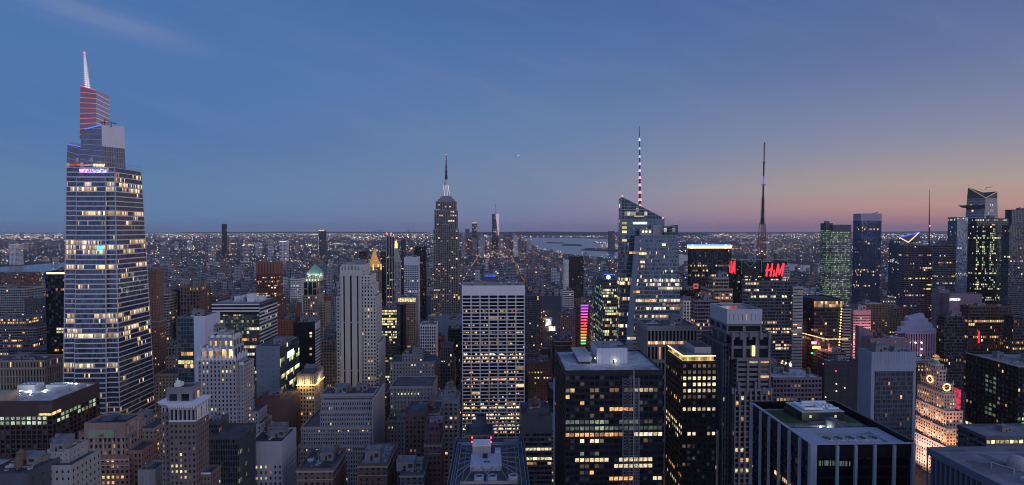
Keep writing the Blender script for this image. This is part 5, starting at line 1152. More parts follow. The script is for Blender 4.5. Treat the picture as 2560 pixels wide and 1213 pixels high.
def french_building():
    Y = 360; X = lambda p: at(p, 1100, Y)[0]; Z = lambda y: at(250, y, Y)[2]
    b = Building('art_deco_tower', 'rust-and-tan art deco building with a green sunburst panel under its flat top, bottom left', (X(250), Y + 10))
    W = surf('brick_rose', (.33, .185, .15), .9, .22); st = dict(bay=3.0, flo=3.7, pw=1.4, sh=1.7, d=.3, e=.05, wall=W, gl=cells('glazing_deco', (.012, .016, .022), .12, .35, .8, AMBER, 1.2, clus=1.5))
    b.tower(X(178), X(322), Y, Y + 22, 0, Z(1140), st); b.tower(X(205), X(308), Y + 2, Y + 20, Z(1143), Z(1060), dict(st, wall=surf('brick_tan', (.34, .24, .20), .9, .2)), top=9.5); b.tower(X(182), X(212), Y + 5, Y + 19, Z(1143), Z(1086), dict(st, bay=8, pw=3.5), top=3)
    b.tower(X(305), X(346), Y + 3, Y + 20, 0, Z(1132), dict(st, bay=2.6)); b.tower(X(165), X(185), Y + 4, Y + 24, 0, Z(1150), dict(st, bay=6, pw=2.6))
    m = MB(); a, c = X(219), X(279); z0, z1 = Z(1096), Z(1080); m.box(a, c, Y + 1.6, Y + 2, z0, z1); p = b.part('sunburst_panel', m, surf('faience_green', (.30, .40, .24), .5, .2))
    m = MB(); cx = (a + c) / 2
    for k in range(9):
        an = math.pi * k / 8; m.bar((cx + 1.3 * math.cos(an), Y + 1.5, z0 + .5 + 1.3 * math.sin(an)), (cx + 2.2 * math.cos(an), Y + 1.5, z0 + .5 + 2.2 * math.sin(an)), .14)
    m.box(cx - 1, cx + 1, Y + 1.4, Y + 1.6, z0 + .2, z0 + 1.5); b.part('sunburst', m, surf('faience_red', (.35, .12, .08), .6, .2), p)
    m = MB()
    for x in (a - .5, c + .1): m.box(x, x + .4, Y + 1.4, Y + 1.95, z0 - .5, z1 + .5)
    m.box(a - .5, c + .5, Y + 1.35, Y + 1.95, z1 + .1, z1 + .5); m.box(a - .5, c + .5, Y + 1.35, Y + 1.95, z0 - .5, z0 - .1); b.part('panel_frame', m, WL['pale'], p)
    # pale stepped trim on corners and side face
    m = MB(); xs = X(308) + .05
    for (y0, y1, zz0, zz1) in ((Y + 4, Y + 12, 1068, 1071), (Y + 4, Y + 5, 1068, 1092), (Y + 5, Y + 12, 1090, 1092), (Y + 11, Y + 12, 1074, 1090), (Y + 7, Y + 11, 1074, 1076), (Y + 14, Y + 18, 1068, 1070), (Y + 14, Y + 15, 1068, 1120), (Y + 6, Y + 7, 1100, 1130)): m.box(xs, xs + .25, y0, y1, Z(zz1), Z(zz0))
    for k in range(8): m.box(X(322) + .05, X(322) + .3, Y + 3 + 2 * (k % 3), Y + 5 + 2 * (k % 3), Z(1150 + 9 * k) - 1, Z(1150 + 9 * k) + .3)
    for k in range(5): m.box(X(207) + k * (X(300) - X(207)) / 4 - .4, X(207) + k * (X(300) - X(207)) / 4 + .4, Y + 1.5, Y + 2, Z(1140), Z(1102))
    m.box(X(176), X(323), Y - .3, Y - .06, Z(1165), Z(1163)); m.box(X(178), X(322), Y - .25, Y - .06, Z(1152), Z(1149)); b.part('trim', m, surf('trim_cream', (.48, .42, .36), .8, .15))
    m = MB(); m.box(X(240), X(264), Y + 6, Y + 14, Z(1062), Z(1054)); m.box(X(212), X(226), Y + 5, Y + 9, Z(1062), Z(1059)); m.box(X(272), X(300), Y + 8, Y + 16, Z(1062), Z(1058)); b.part('penthouse', m, WL['slate'])
    b.lit(b.grids[0], [(195, 215, 1160, 'amber', .6), (210, 300, 1172, 'dim', .4), (272, 292, 1172, 'yellow', 1), (258, 285, 1196, 'yellow', .9), (250, 290, 1210, 'amber', .9), (200, 240, 1205, 'dim', .4), (290, 320, 1190, 'amber', .4), (200, 214, 1180, 'dim', .8)])
    b.lit(b.grids[1], [(255, 275, 1132, 'dim', .8), (214, 222, 1118, 'amber', 1), (230, 245, 1108, 'dim', .5)])
    b.done(); hero_rec(X(165), X(346), Y, Y + 24, Z(1060), 'the art deco building with the green panel', 1300)
french_building()

def dark_lit_roof():
    Y = 430; x0, x1 = at(-70, 1005, Y)[0], at(130, 1005, Y)[0]; z = at(130, 1002, Y)[2]
    b = Building('office_building', 'wide dark brown block with bright roof lamps and a double row of lit windows', ((x0 + x1) / 2, Y + 20))
    st = dict(bay=4.1, flo=3.7, pw=.9, sh=1.0, d=.5, e=.4, wall=surf('stone_umber', (.075, .05, .048), .8, .2), gl=cells('glazing_umber', (.010, .010, .014), .01, .05, .95, AMBER, .7))
    Yb = Y * (1240 - 130) / (1240 - 247); g = b.tower(x0, x1, Y, Yb, 0, z, st, top=12, parapet=1.4, roof='pale')
    rows = [(-60, 112, y, 'green', .97) for y in (1050, 1061)]
    b.lit(g, rows); b.lit(g, [(140, 255, 1038, 'green', .9)], 'R') if False else None
    for j0, y in ((0, 1050), (1, 1061)):
        zz = at(60, y, Y)[2]; j = int((zz - g.z0) / g.fh)
        for i in range(1, g.ny - 1):
            if RND.random() < .8: b.window(g, 'R', i, j, 'green')
    zz = z - 1.4; m = MB()
    # lit recessed corner terrace
    q0, q1 = at(97, 1037, Y - .4), at(130, 1034, Y - .4); mm = MB(); mm.box(q0[0], q1[0] + .3, Y - .5, Y - .1, q0[2] - .6, q0[2] + .8); b.part('light_strip', mm, emit('terrace_glow', (1, .55, .18), 2.2, 0, .3))
    mm = MB(); mm.box(x1 + .05, x1 + .5, Y, Y + 8, q0[2] - .4, q0[2] + 1.6); b.part('light_strip', mm, emit('terrace_glow2', (1, .62, .25), 2.2, 0, .3))
    mm = MB(); mm.box(q0[0], q1[0], Y - .35, Y - .1, q0[2] + 1.2, q0[2] + 8); b.part('terrace_wall', mm, WL['dbrick'])
    for (px, py) in ((47, 978), (75, 978), (112, 977), (170, 958), (190, 960)):
        r = ray(px, py); t = (zz + 3 - H) / r[2]; p = (r[0] * t, r[1] * t); m = MB(); m.bar((*p, zz), (*p, zz + 3), .12); m.lathe(p[0], p[1], [(.02, zz + 2.3), (1.0, zz + 2.8), (1.0, zz + 3.3), (.02, zz + 3.8)], 10, 1); b.part('lamp', m, [WL['dark'], emit('lamp_roof', (.95, 1, .92), 4.5)])
        l = bpy.data.lights.new('roof_light', 'POINT'); l.energy = 1500; l.color = (.95, 1, .95); l.shadow_soft_size = .25; o = bpy.data.objects.new('roof_light', l); COL.objects.link(o); o.parent = b.root; o.location = (p[0] - b.root.location.x, p[1] - b.root.location.y, zz + 4.6)
    for k, (u, v, w_, d_, h) in enumerate(((.32, .35, 12, 10, 3), (.52, .3, 14, 10, 2.6), (.72, .45, 14, 14, 3.2), (.85, .7, 12, 9, 3.5), (.6, .75, 16, 8, 4), (.25, .7, 14, 10, 5), (.93, .25, 6, 9, 2.4))):
        m = MB(); xx, yy = x0 + (x1 - x0) * u, Y + (Yb - Y) * v; m.box(xx - w_ / 2, xx + w_ / 2, yy - d_ / 2, yy + d_ / 2, zz, zz + h)
        for q in range(4): m.lathe(xx - w_ / 2 + w_ * (q + .5) / 4, yy, [(1.2, zz + h), (1.2, zz + h + .5)], 10, 0)
        m.box(xx - w_ / 2 - 1, xx - w_ / 2 - .4, yy - d_ / 2, yy + d_ / 2, zz, zz + 1.2); b.part('rooftop_unit', m, WL['steel'])
    m = MB(); m.box(x0, x0 + (x1 - x0) * .42, Y + 2, Y + 12, zz, at(10, 986, Y)[2]); b.part('penthouse', m, WL['tan'])
    b.done(); hero_rec(x0, x1, Y, Yb, z, 'the block with the bright roof lamps', 1170)
dark_lit_roof()

# ---- deco tower with scalloped crown
def scallop():
    Y = 440; X = lambda p: at(p, 900, Y)[0]; Z = lambda y: at(545, y, Y)[2]
    b = Building('art_deco_tower', 'grey art deco tower with a white scalloped and crenellated crown, left of centre', (X(545), Y + 12))
    W = surf('stone_blue', (.32, .32, .34), .85, .18); st = dict(bay=3.0, flo=3.4, pw=1.7, sh=1.5, d=.3, e=.06, wall=W, gl=GL['mid'])
    Wt = surf('terracotta_white', (.66, .68, .74), .6, .1)
    g = b.tower(X(494), X(590), Y, Y + 20, 0, Z(898), st); b.tower(X(588), X(604), Y + 3, Y + 22, 0, Z(912), st); b.tower(X(499), X(583), Y + 2, Y + 19, Z(900), Z(868), dict(st, bay=5, flo=8)); b.tower(X(516), X(580), Y + 3, Y + 18, Z(870), Z(843), dict(st, bay=4.5, flo=9, pw=2.2, wall=WL['pale']), top=3)
    b.tower(X(534), X(564), Y + 6, Y + 15, Z(845), Z(833), dict(st, bay=20), top=2); b.tower(X(545), X(628), Y + 12, Y + 34, 0, Z(1042), dict(st)); b.tower(X(590), X(640), Y + 8, Y + 30, 0, Z(1070), st)
    m = MB()
    n = 11
    for k in range(n): x = X(496) + (X(588) - X(496)) * k / (n - 1); m.box(x - .5, x + .5, Y - .6, Y + .4, Z(903), Z(890)); 
    m.box(X(492), X(591), Y - .25, Y - .06, Z(900), Z(896))
    b.part('crown_trim', m, Wt)
    for k in range(4): x = X(519) + (X(578) - X(519)) * (k + .5) / 4; m = MB(); b.part('scallop', m, Wt) if False else m.lathe(x, Y + 3.2, [(1.9, Z(846)), (2.0, Z(842)), (1.2, Z(840)), (.05, Z(839))], 12); b.part('scallop', m, Wt)
    for p in (508, 524, 540): m = MB(); m.lathe(X(p), Y + .6, [(1.9, Z(878)), (1.9, Z(872)), (.1, Z(870))], 12); b.part('scallop', m, Wt)
    m = MB()
    for p in (500, 516, 532, 548, 564, 580): m = MB(); m.box(X(p) - .45, X(p) + .45, Y + 1.4, Y + 2.4, Z(880), Z(864)); b.part('finial', m, Wt)
    for k in range(7):
        y = Y + 3 + 2.6 * k; m = MB(); m.box(X(590) - .1, X(590) + .5, y - .4, y + .4, Z(903), Z(888) + (k % 2)); b.part('finial', m, Wt)
        if k < 5: m = MB(); m.box(X(580) - .1, X(580) + .4, y - .4, y + .4, Z(850), Z(838)); b.part('finial', m, Wt)
    m = MB(); m.box(X(594), X(605), Y + 2.5, Y + 3, Z(915), Z(908)); b.part('crown_trim', m, Wt)
    b.lit(g, [(508, 522, 912, 'cream', .9), (508, 522, 933, 'cream', .9), (548, 560, 933, 'yellow', 1), (562, 580, 933, 'yellow', .8), (550, 558, 912, 'dim', 1), (552, 560, 948, 'amber', 1), (535, 542, 1020, 'cream', 1)]); b.lit(b.grids[5], [(553, 640, 1051, 'cream', .8)]); b.scatter(g, 5, ('dim', 'warm'))
    clutter(b, X(520), X(575), Y + 4, Y + 16, Z(834), 8, 3); b.done(); hero_rec(X(494), X(604), Y, Y + 22, Z(868), 'the tower with the scalloped crown', 1060)
scallop()

# ---- brick block with a white cornice
def cornice_block():
    Y = 310; X = lambda p: at(p, 1050, Y)[0]; Z = lambda y: at(450, y, Y)[2]
    b = Building('hotel_block', 'brown brick high-rise wearing a bright white cornice and arcade under a square penthouse', (X(440), Y + 8))
    W = surf('brick_grey', (.17, .135, .13), .9, .2); Wt = surf('cornice_white', (.66, .70, .80), .6, .08); st = dict(bay=2.3, flo=3.3, pw=1.25, sh=1.7, d=.25, e=.04, wall=W, gl=cells('glazing_hotel', (.02, .024, .03), .04, .2, .9, WARM, 1.3, clus=1))
    g = b.tower(X(423), X(489), Y, Y + 14, 0, Z(1052), st, sides='FR'); b.tower(X(395), X(424), Y + 3, Y + 15, 0, Z(1035), st, sides='F'); b.tower(X(423.5), X(488.5), Y + .1, Y + 13.8, Z(1054), Z(1016), dict(st, wall=WL['pale'], bay=2.3, flo=7.5, sh=1.2, pw=.9, d=.6, e=.4))
    b.tower(X(410), X(472), Y + 3, Y + 13, Z(1018), Z(972), dict(st, wall=WL['grey'], bay=6, flo=10, pw=2.4, sh=3), top=2.5); b.tower(X(395.4), X(424), Y + 3.1, Y + 14.9, Z(1040), Z(1014), dict(st, wall=WL['pale']))
    m = MB()
    for k in range(3):
        o = .5 + .45 * k; zz = Z(1016) + k * .7; m.box(X(423) - o, X(489) + o, Y - o, Y + 14 + o * .3, zz, zz + .62); m.box(X(395) - o, X(423) - o - .01, Y + 3 - o, Y + 15, zz, zz + .6)
    for k in range(14): x = X(423) + (X(489) - X(423)) * (k + .5) / 14; m.box(x - .25, x + .25, Y - .95, Y - .1, Z(1016) - .9, Z(1016))
    for k in range(5): y = Y + 1.6 + 2.7 * k; m.box(X(489) + .02, X(489) + .45, y - .4, y + .4, Z(1050), Z(1018))
    m.box(X(422.6), X(489.4), Y - .3, Y - .06, Z(1054), Z(1051)); m.box(X(489) + .06, X(489) + .3, Y - .3, Y + 14, Z(1054), Z(1051)); b.part('cornice', m, Wt)
    b.lit(g, [(446, 458, 1134, 'yellow', 1), (450, 462, 1145, 'dim', 1), (430, 446, 1167, 'yellow', 1), (452, 458, 1167, 'cream', 1), (430, 446, 1178, 'yellow', 1), (450, 464, 1178, 'cream', 1), (452, 464, 1189, 'cream', 1), (466, 472, 1189, 'dim', 1), (446, 452, 1154, 'dim', 1), (430, 450, 1110, 'dim', .3)]); b.lit(b.grids[1], [(406, 418, y, 'amber', .6) for y in (1062, 1078, 1094, 1110, 1126, 1142, 1150)])
    m = MB(); m.box(X(424), X(438), Y + 5, Y + 9, Z(974), Z(964)); m.bar((X(430), Y + 6, Z(965)), (X(430), Y + 6, Z(952)), .3); m.box(X(426), X(436), Y + 5.5, Y + 6.5, Z(966), Z(958)); b.part('roof_housing', m, WL['white'])
    b.tower(X(485), X(512), Y + 5, Y + 17, 0, Z(1195), dict(st)); m = MB(); m.box(X(486), X(513), Y + 4.6, Y + 4.95, Z(1196), Z(1192)); b.part('cornice', m, Wt)
    b.done(); hero_rec(X(395), X(489), Y, Y + 15, Z(972), 'the block with the white cornice', 1300)
cornice_block()

# ---- green pyramid roof
def green_roof():
    Y = 760; X = lambda p: at(p, 750, Y)[0]; Z = lambda y: at(780, y, Y)[2]
    b = Building('skyscraper', 'slender stone tower under a floodlit green copper pyramid roof', (X(782), Y + 15))
    st = dict(bay=3.4, flo=3.8, pw=1.5, sh=1.5, d=.5, e=.2, wall=surf('stone_buff', (.30, .26, .24), .85, .2), gl=GL['mid'])
    b.tower(X(757), X(793), Y, Y + 30, 0, Z(738), st); b.tower(X(758), X(792), Y + 1, Y + 29, Z(740), Z(702), dict(st, bay=6, flo=10)); b.tower(X(761), X(797), Y + 3, Y + 30, Z(704), Z(698), dict(st, bay=4)); b.tower(X(765), X(796), Y + 4, Y + 24, Z(700), Z(684), dict(st, wall=WL['pale'], bay=2.8, flo=7, pw=1.0))
    b.tower(X(795), X(808), Y + 10, Y + 34, 0, Z(760), st)
    x0, x1, y0, y1 = X(764), X(797), Y + 3.4, Y + 24; m = MB(); zb = Z(685); zt = Z(663); cx = (x0 + x1) / 2; m.hexa(quad(x0, x1, y0, y1, zb), quad(cx - 1.3, cx + 1.3, (y0 + y1) / 2 - 1.8, (y0 + y1) / 2 + 1.8, zt))
    m.bar((cx, (y0 + y1) / 2, zt), (cx, (y0 + y1) / 2, zt + 3), .3); b.part('roof_pyramid', m, surf('copper_green', (.20, .42, .33), .6, .25))
    for k, (dx, dy) in enumerate(((-.8, -6), (.2, -8), (1.15, -4), (1.3, 12))):
        l = bpy.data.lights.new('roof_floodlight', 'POINT'); l.energy = 2300; l.color = (.75, 1, .70); l.shadow_soft_size = .2; o = bpy.data.objects.new('roof_floodlight', l); COL.objects.link(o); o.parent = b.root; o.location = (cx + dx * 9 - b.root.location.x, y0 + dy * .7 - b.root.location.y, zb - 3)
    for p in (766, 773, 780, 787, 795): m = MB(); m.box(X(p) - .5, X(p) + .5, Y + 2.2, Y + 3, Z(702), Z(700)); b.part('lamp', m, emit('roof_uplight', (.8, 1, .65), 2.2))
    m = MB(); q = X(776); m.box(q - 2.5, q + 2.5, Y - .3, Y + .4, Z(735), Z(718)); b.part('arch_window', m, WL['black'])
    for kk, y in enumerate((725, 741, 758, 784, 822, 869)): g = next(g_ for g_ in b.grids if g_.z0 <= Z(y) < g_.z0 + g_.nf * g_.fh + 4); b.lit(g, [(766, 790, y, 'amber', .35)], seed=kk)
    b.done(); hero_rec(X(757), X(808), Y, Y + 34, zt, 'the green pyramid roof', 900)
green_roof()

# ---- golden pyramid (far)
def gold_pyramid():
    Y = 1650; X = lambda p: at(p, 650, Y)[0]; Z = lambda y: at(933, y, Y)[2]
    b = Building('skyscraper', 'distant tower crowned by a gilded pyramid glowing under floodlights', (X(933), Y + 20))
    st = dict(bay=5, flo=4.2, pw=2.2, sh=1.6, d=.5, e=.2, wall=WL['tan'], gl=GL['mid']); b.tower(X(919), X(948), Y, Y + 36, 0, Z(668), st)
    m = MB(); n = 8; cx, cy = X(933), Y + 18; R0 = (X(945) - X(921)) / 2 * 1.35
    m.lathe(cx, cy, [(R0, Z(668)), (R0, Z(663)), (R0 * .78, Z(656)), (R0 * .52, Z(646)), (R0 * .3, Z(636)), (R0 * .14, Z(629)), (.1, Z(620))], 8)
    b.part('gilded_roof', m, emit('gilded_floodlit_glow', (1, .50, .14), .62, 0, .4))  # floodlighting is put into the roof's own emission
    m = MB()
    for k in range(8): a = k * math.pi / 4; m.box(cx + R0 * math.cos(a) - 1, cx + R0 * math.cos(a) + 1, cy + R0 * math.sin(a) - 1, cy + R0 * math.sin(a) + 1, Z(676), Z(661))
    b.part('lantern', m, emit('lantern_glow', (1, .66, .28), 1.8)); b.lit(b.grids[0], [(921, 946, 676, 'amber', .9), (921, 946, 684, 'amber', .4), (930, 944, 700, 'amber', .4)]); b.done(); hero_rec(X(919), X(948), Y, Y + 36, Z(630), 'the gilded pyramid', 700)
    b = Building('clock_tower', 'distant campanile with a glowing gold cupola, right of the gilded pyramid', (at(990, 650, 1900)[0], 1912)); Y = 1900; X = lambda p: at(p, 650, Y)[0]; Z = lambda y: at(990, y, Y)[2]
    b.tower(X(983), X(1001), Y, Y + 24, 0, Z(655), dict(st, wall=WL['pale'])); cx, cy = X(989), Y + 12; m = MB(); m.hexa(quad(X(983), X(1000), Y, Y + 24, Z(655)), quad(cx - 5, cx + 5, cy - 5, cy + 5, Z(622))); b.part('spire', m, WL['pale'])
    m = MB(); m.lathe(cx, cy, [(5.5, Z(621)), (5, Z(614)), (5.8, Z(613)), (4, Z(607)), (2, Z(604)), (.2, Z(598))], 10); b.part('cupola', m, emit('cupola_floodlit_glow', (1, .66, .22), 1.6)); b.done(); hero_rec(X(983), X(1001), Y, Y + 24, Z(600), 'the campanile with the gold cupola', 680)  # the cupola's floodlighting is painted in as emission, no lamp lights it
gold_pyramid()

# ---- slanted white-sided tower and others with special tops
def topped_slabs():
    # black block with the light band on top
    b = simple('office_tower', 'black boxy tower topped by a bright white and blue band of light', 'the black tower with the light band', [(1727, 1828, 622, 900, 14)], 'dark', vb=735, clut=0, flo=4.2, sh=1.4)
    a, c = at(1726, 617, 899.2), at(1829, 617, 899.2)
    for (y, h, nm, col, s_) in ((619.6, 1.9, 'band_warm', (1, .72, .42), 1.5), (616.6, 1.6, 'band_wht', (1, .95, .9), 1.7), (613.6, 1.6, 'band_blu', (.15, .42, 1), 1.5)):
        m = MB(); z = at(1727, y, 899)[2]; m.box(a[0], c[0], 899, 915, z - h * .7, z + h * .62); b.part('light_band', m, emit(nm, col, s_))
    for px in (1731, 1814): m = MB(); q = at(px, 617, 898); m.lathe(q[0], 898, [(.02, q[2] - 3.5), (3, q[2]), (.02, q[2] + 3.5)], 10); b.part('lamp', m, emit('lamp_star', (1, .95, .9), 3.5))
    b.lit(b.grids[0], [(1732, 1755, 661, 'dim', .6), (1765, 1770, 676, 'cream', 1), (1733, 1745, 676, 'dim', 1), (1794, 1826, 665, 'dim', .9), (1792, 1820, 688, 'dim', .8), (1750, 1800, 640, 'dim', .2)]); b.done()
    # rainbow strip tower
    b = simple('office_tower', 'grey tower with a vertical strip of floors lit from violet through red to green', 'the rainbow-lit tower', [(1447, 1488, 766, 900, 30)], 'bands', vb=865, wall='brown', clut=2)
    cols = [(.55, .12, .9), (.6, .1, .9), (.7, .1, .8), (.85, .08, .6), (1, .08, .35), (1, .05, .2), (1, .06, .12), (1, .08, .1), (1, .14, .08), (1, .25, .08), (1, .4, .1), (1, .55, .2), (.9, .7, .3), (.1, .8, .25)]
    for k, col in enumerate(cols): q, r = at(1452, 764 + 7.3 * k, 899), at(1471 - .5 * k, 764 + 7.3 * k, 899); m = MB(); m.box(q[0], r[0], 898.4, 899.4, q[2] - 1.2, q[2] + 1.2); b.part('light_band', m, emit('rainbow_%d' % k, col, 1.4))
    b.done()
    # green-lit fin tower with blue crown
    b = simple('office_tower', 'dark green glass tower with a small blue-white glowing emblem on its crown', 'the dark green tower', [(1507, 1546, 697, 700, 55)], 'dark', vb=862, clut=2, gl='busy', wall='teal')
    q = at(1521, 693, 699); m = MB(); m.lathe(q[0], 699, [(.1, q[2] - 3), (2.6, q[2] - 1.6), (3.0, q[2]), (2, q[2] + 2), (.1, q[2] + 2.6)], 12); b.part('emblem', m, emit('emblem_white', (.75, .85, 1), 2)); m = MB(); p0, p1 = at(1511, 687, 699.5), at(1534, 687, 699.5); m.box(p0[0], p1[0], 699.2, 700, p0[2] - .5, p0[2] + .8); b.part('light_strip', m, emit('strip_blue_deep', (.05, .12, 1), 1.6))
    b.lit(b.grids[0], [(1510, 1544, 785, 'yellow', 1), (1510, 1544, 776, 'green', .8), (1510, 1544, 768, 'green', .7), (1512, 1524, 816, 'amber', 1)]); b.done()
    # white blue-panel glass block
    b = simple('office_building', 'glass block whose plain blue-white side wall has six tiny windows, behind the scalloped crown', 'the block with the plain white side', [(443, 512, 792, 520, 27)], 'glass', vb=960, clut=2, gl=cells('glazing_block', (.035, .05, .06), .05, .5, .85, AMBER, 1.2, tone=.2), wall='teal')
    x = at(512, 800, 520)[0]; z = at(512, 792, 520)[2]; pw = surf('panel_blue_white', (.52, .56, .66), .7, .06)
    m = MB(); x0 = at(485, 800, 520)[0]; m.box(x0, x + .4, 519.4, 520.3, 0, z + .6); m.box(x - .3, x + .6, 520.3, 547.4, 0, z + .6); b.part('side_wall', m, pw)
    m = MB()
    for yy, zz in ((529, 9), (533.5, 9), (538, 9), (529, 14), (533.5, 14), (524, 18)): m.box(x + .55, x + .68, yy, yy + .8, z - zz * 1.6 - 2, z - zz * 1.6)
    b.part('window', m, WL['black']); b.lit(b.grids[0], [(470, 485, 889, 'amber', 1), (447, 484, 884, 'amber', .5), (447, 484, 902, 'yellow', 1)]); b.done()
    # sloped grey slab with window field
    b = simple('office_tower', 'plain blue-grey slab with a recessed window grid, beside the floodlit clock tower', 'the plain blue-grey slab', [(2182, 2291, 881, 380, 14)], 'plain', vb=1115, clut=3, wall=surf('slab_blue_grey', (.27, .31, .40), .8, .12), bay=30, flo=40, pw=2, sh=2, d=.3, e=.1)
    g_ = cells('glazing_field', (.05, .06, .08), .07, .12, .7, AMBER, 1.0, clus=1, tone=.35); x0, x1 = at(2189, 900, 380)[0], at(2281, 900, 380)[0]; z0, z1 = 0, at(2200, 931, 380)[2]; m = MB(); nb, nf = 15, round(z1 / 3.3); m.face([(x0, 379.6, 0), (x1, 379.6, 0), (x1, 379.6, z1), (x0, 379.6, z1)], [(0, 0), (nb, 0), (nb, nf), (0, nf)]); m.box(x0, x1, 379.65, 380.2, 0, z1 - .05); 
    b.part('glazing', m, g_); m = MB()
    for k in range(nf): m.box(x0, x1, 379.4, 379.7, z1 * k / nf - .45, z1 * k / nf + .45)
    for k in range(nb + 1): xx = x0 + (x1 - x0) * k / nb; m.box(xx - .18, xx + .18, 379.42, 379.7, 0, z1)
    m.box(x0 - .6, x1 + .6, 379.0, 379.8, z1, z1 + 1.0); b.part('window_grid', m, WL['slate'])
    m = MB(); q0, q1, zt = at(2182, 880, 379)[0], at(2291, 880, 379)[0], at(2182, 881, 380)[2]
    for k in range(16): xx = q0 + (q1 - q0) * k / 16; m.box(xx, xx + .12, 379.7, 380.02, zt - 9, zt)
    b.part('panel_joint', m, WL['slate'])
    pm_ = MATS['slab_blue_grey']; m = MB(); m.box(q0 - .3, q0 + .5, 380.3, 394.2, 0, zt + .3); m.box(q0 - .3, x0 - .62, 379.72, 380.29, 0, zt + .3); m.box(x1 + .62, q1 + .3, 379.72, 380.29, 0, zt + .3); m.box(x0 - .61, x1 + .61, 379.72, 380.29, z1 + 1, zt + .3); b.part('side_wall', m, pm_); b.done()
topped_slabs()
# ================================================================== the other towers, each from the photo
S_ = simple
def fin(b, *a): b.done(); return b
T = []
def add(*a, **k): b = simple(*a, **k); T.append(b); return b
# ---------------- left side
add('tower_block', 'tall thin reddish-brown stone tower just right of the tapering glass supertall', 'the thin brown tower', [(369, 390, 677, 640, 14), (369, 398, 800, 637, 14)], 'brick', vb=870, wall=surf('brick_warm', (.20, .125, .105), .9, .2), bay=3.4, scat=6, skinds=('cream', 'amber'))
add('tower_block', 'narrow pale block squeezed behind the thin brown tower', 'the narrow pale block', [(398, 420, 735, 760, 22)], 'bands', vb=860, wall='pale')
add('tower_block', 'black slab at the left with one bright yellow line along its roof edge', 'the black slab with the yellow roof line', [(113, 168, 679, 700, 30)], 'dark', vb=890, gl='still')
q0, q1 = at(116, 683, 699), at(162, 683, 699); mm = MB(); mm.box(q0[0], q1[0], 698.8, 699.6, q0[2] - 1.2, q0[2] + .8); T[-1].part('light_strip', mm, emit('roof_yellow', (1, .9, .5), 2)); T[-1].lit(T[-1].grids[0], [(140, 165, 720, 'amber', .8), (143, 165, 824, 'cream', .8), (143, 165, 832, 'cream', .9), (130, 165, 877, 'amber', .6), (128, 140, 852, 'dim', .5)])
add('apartment_block', 'pale banded slab at the left edge of the photo, tall and wide', 'the pale left-edge slab', [(-60, 62, 722, 900, 40)], 'bands', vb=830, wall='pale', gl='mid', clut=4)
add('apartment_block', 'dark apartment tower speckled with small warm windows, beside the pale left-edge slab', 'the speckled apartment tower', [(62, 112, 745, 850, 26)], 'brick', vb=820, wall='slate', gl='home')
add('office_block', 'brown stepped block with lit windows under the East River, far left', 'the riverside brown block', [(-40, 55, 684, 1500, 60)], 'brick', vb=700, wall='brown', gl='home', bay=5)
add('office_block', 'low grey block with several rows of lit windows, left edge below the pale slab', 'the low grey left block', [(-50, 90, 820, 800, 40), (-30, 66, 795, 806, 28)], 'bands', vb=880, wall='grey', gl='warm', clut=5)
add('office_block', 'low grey roofscape block with white vents, just above the colonnaded building', 'the vented low block', [(20, 118, 872, 720, 40), (30, 80, 858, 730, 20, 'on')], 'bands', vb=905, wall='slate', gl='warm', clut=6)
add('stone_hall', 'long low stone building with a colonnade of tall openings, above the lamp-lit roof', 'the colonnaded building', [(-60, 112, 920, 640, 40), (-60, 112, 902, 646, 30)], 'ribs', vb=960, wall='tan', gl='warm', flo=9, bay=3.4, pw=1.4, clut=4)
add('office_block', 'stone block with low lit windows between the supertall and the glass block', 'the low stone block by the supertall', [(388, 447, 935, 600, 24), (414, 446, 892, 620, 22)], 'stone', vb=980, wall='tan', gl='warm', clut=2)
add('gothic_tower', 'brown neo-gothic tower with a pinnacled crown, left of the wide banded slab', 'the pinnacled gothic tower', [(440, 512, 800, 760, 40), (450, 497, 716, 764, 30)], 'ribs', vb=850, wall=surf('stone_sepia', (.17, .12, .10), .9, .2), bay=4, flo=5)
b = T[-1]; m = MB(); z = at(450, 716, 764)[2]
for k in range(6):
    x = at(451 + 9 * k, 716, 764)[0]
    for yy in (764.5, 790): m = MB(); m.bar((x, yy, z - 8), (x, yy, z + 4 + (k % 2) * 2), (.9, .2)); b.part('pinnacle', m, WL['brown'])
add('office_block', 'dark slab behind the neo-gothic tower', 'the dark slab by the gothic tower', [(424, 500, 725, 800, 30)], 'dark', vb=760, wall='dark', clut=1)
add('office_block', 'dark brown block right of the neo-gothic tower', 'the block right of the gothic tower', [(497, 545, 745, 830, 40)], 'brick', vb=790, wall='dbrick')
add('office_slab', 'wide glass slab with dark top bands and white-banded side, rooftop full of white plant', 'the wide banded slab', [(530, 648, 757, 620, 50)], 'bands', vb=1000, gl=cells('glazing_olive', (.05, .065, .055), .10, .6, .75, GREEN, 1.0, tone=.4), wall=WL['slate'], sh=1.1, flo=4.1, top=3, clut=7, roof='pale')
b = T[-1]; g = b.grids[0]; m = MB(); W = WL['white']
for k in range(g.nf): z = g.z0 + k * g.fh; m.box(g.x1 + .14, g.x1 + .5, g.y0 - .2, g.y1, z - .9, z + .7)
b.part('side_band', m, W); m = MB(); zt = b.tops[0][4]
for dz in (1, 5, 8.5): m.box(g.x0 - .25, g.x1 + .3, g.y0 - .4, g.y0 - .15, zt - dz - .6, zt - dz + .8)
b.part('top_band', m, WL['white']); m = MB(); m.box(g.x0 - .2, g.x1 + .25, g.y0 - .3, g.y0 - .1, zt - 12.5, zt - 1.7); b.part('top_recess', m, WL['black'])
m = MB()
for (u, v, w_, h) in ((.55, .5, 10, 7), (.68, .4, 8, 9), (.8, .6, 9, 5), (.35, .6, 12, 5)): x = g.x0 + (g.x1 - g.x0) * u; y = g.y0 + 50 * v; m.box(x - w_ / 2, x + w_ / 2, y - 4, y + 4, zt, zt + h)
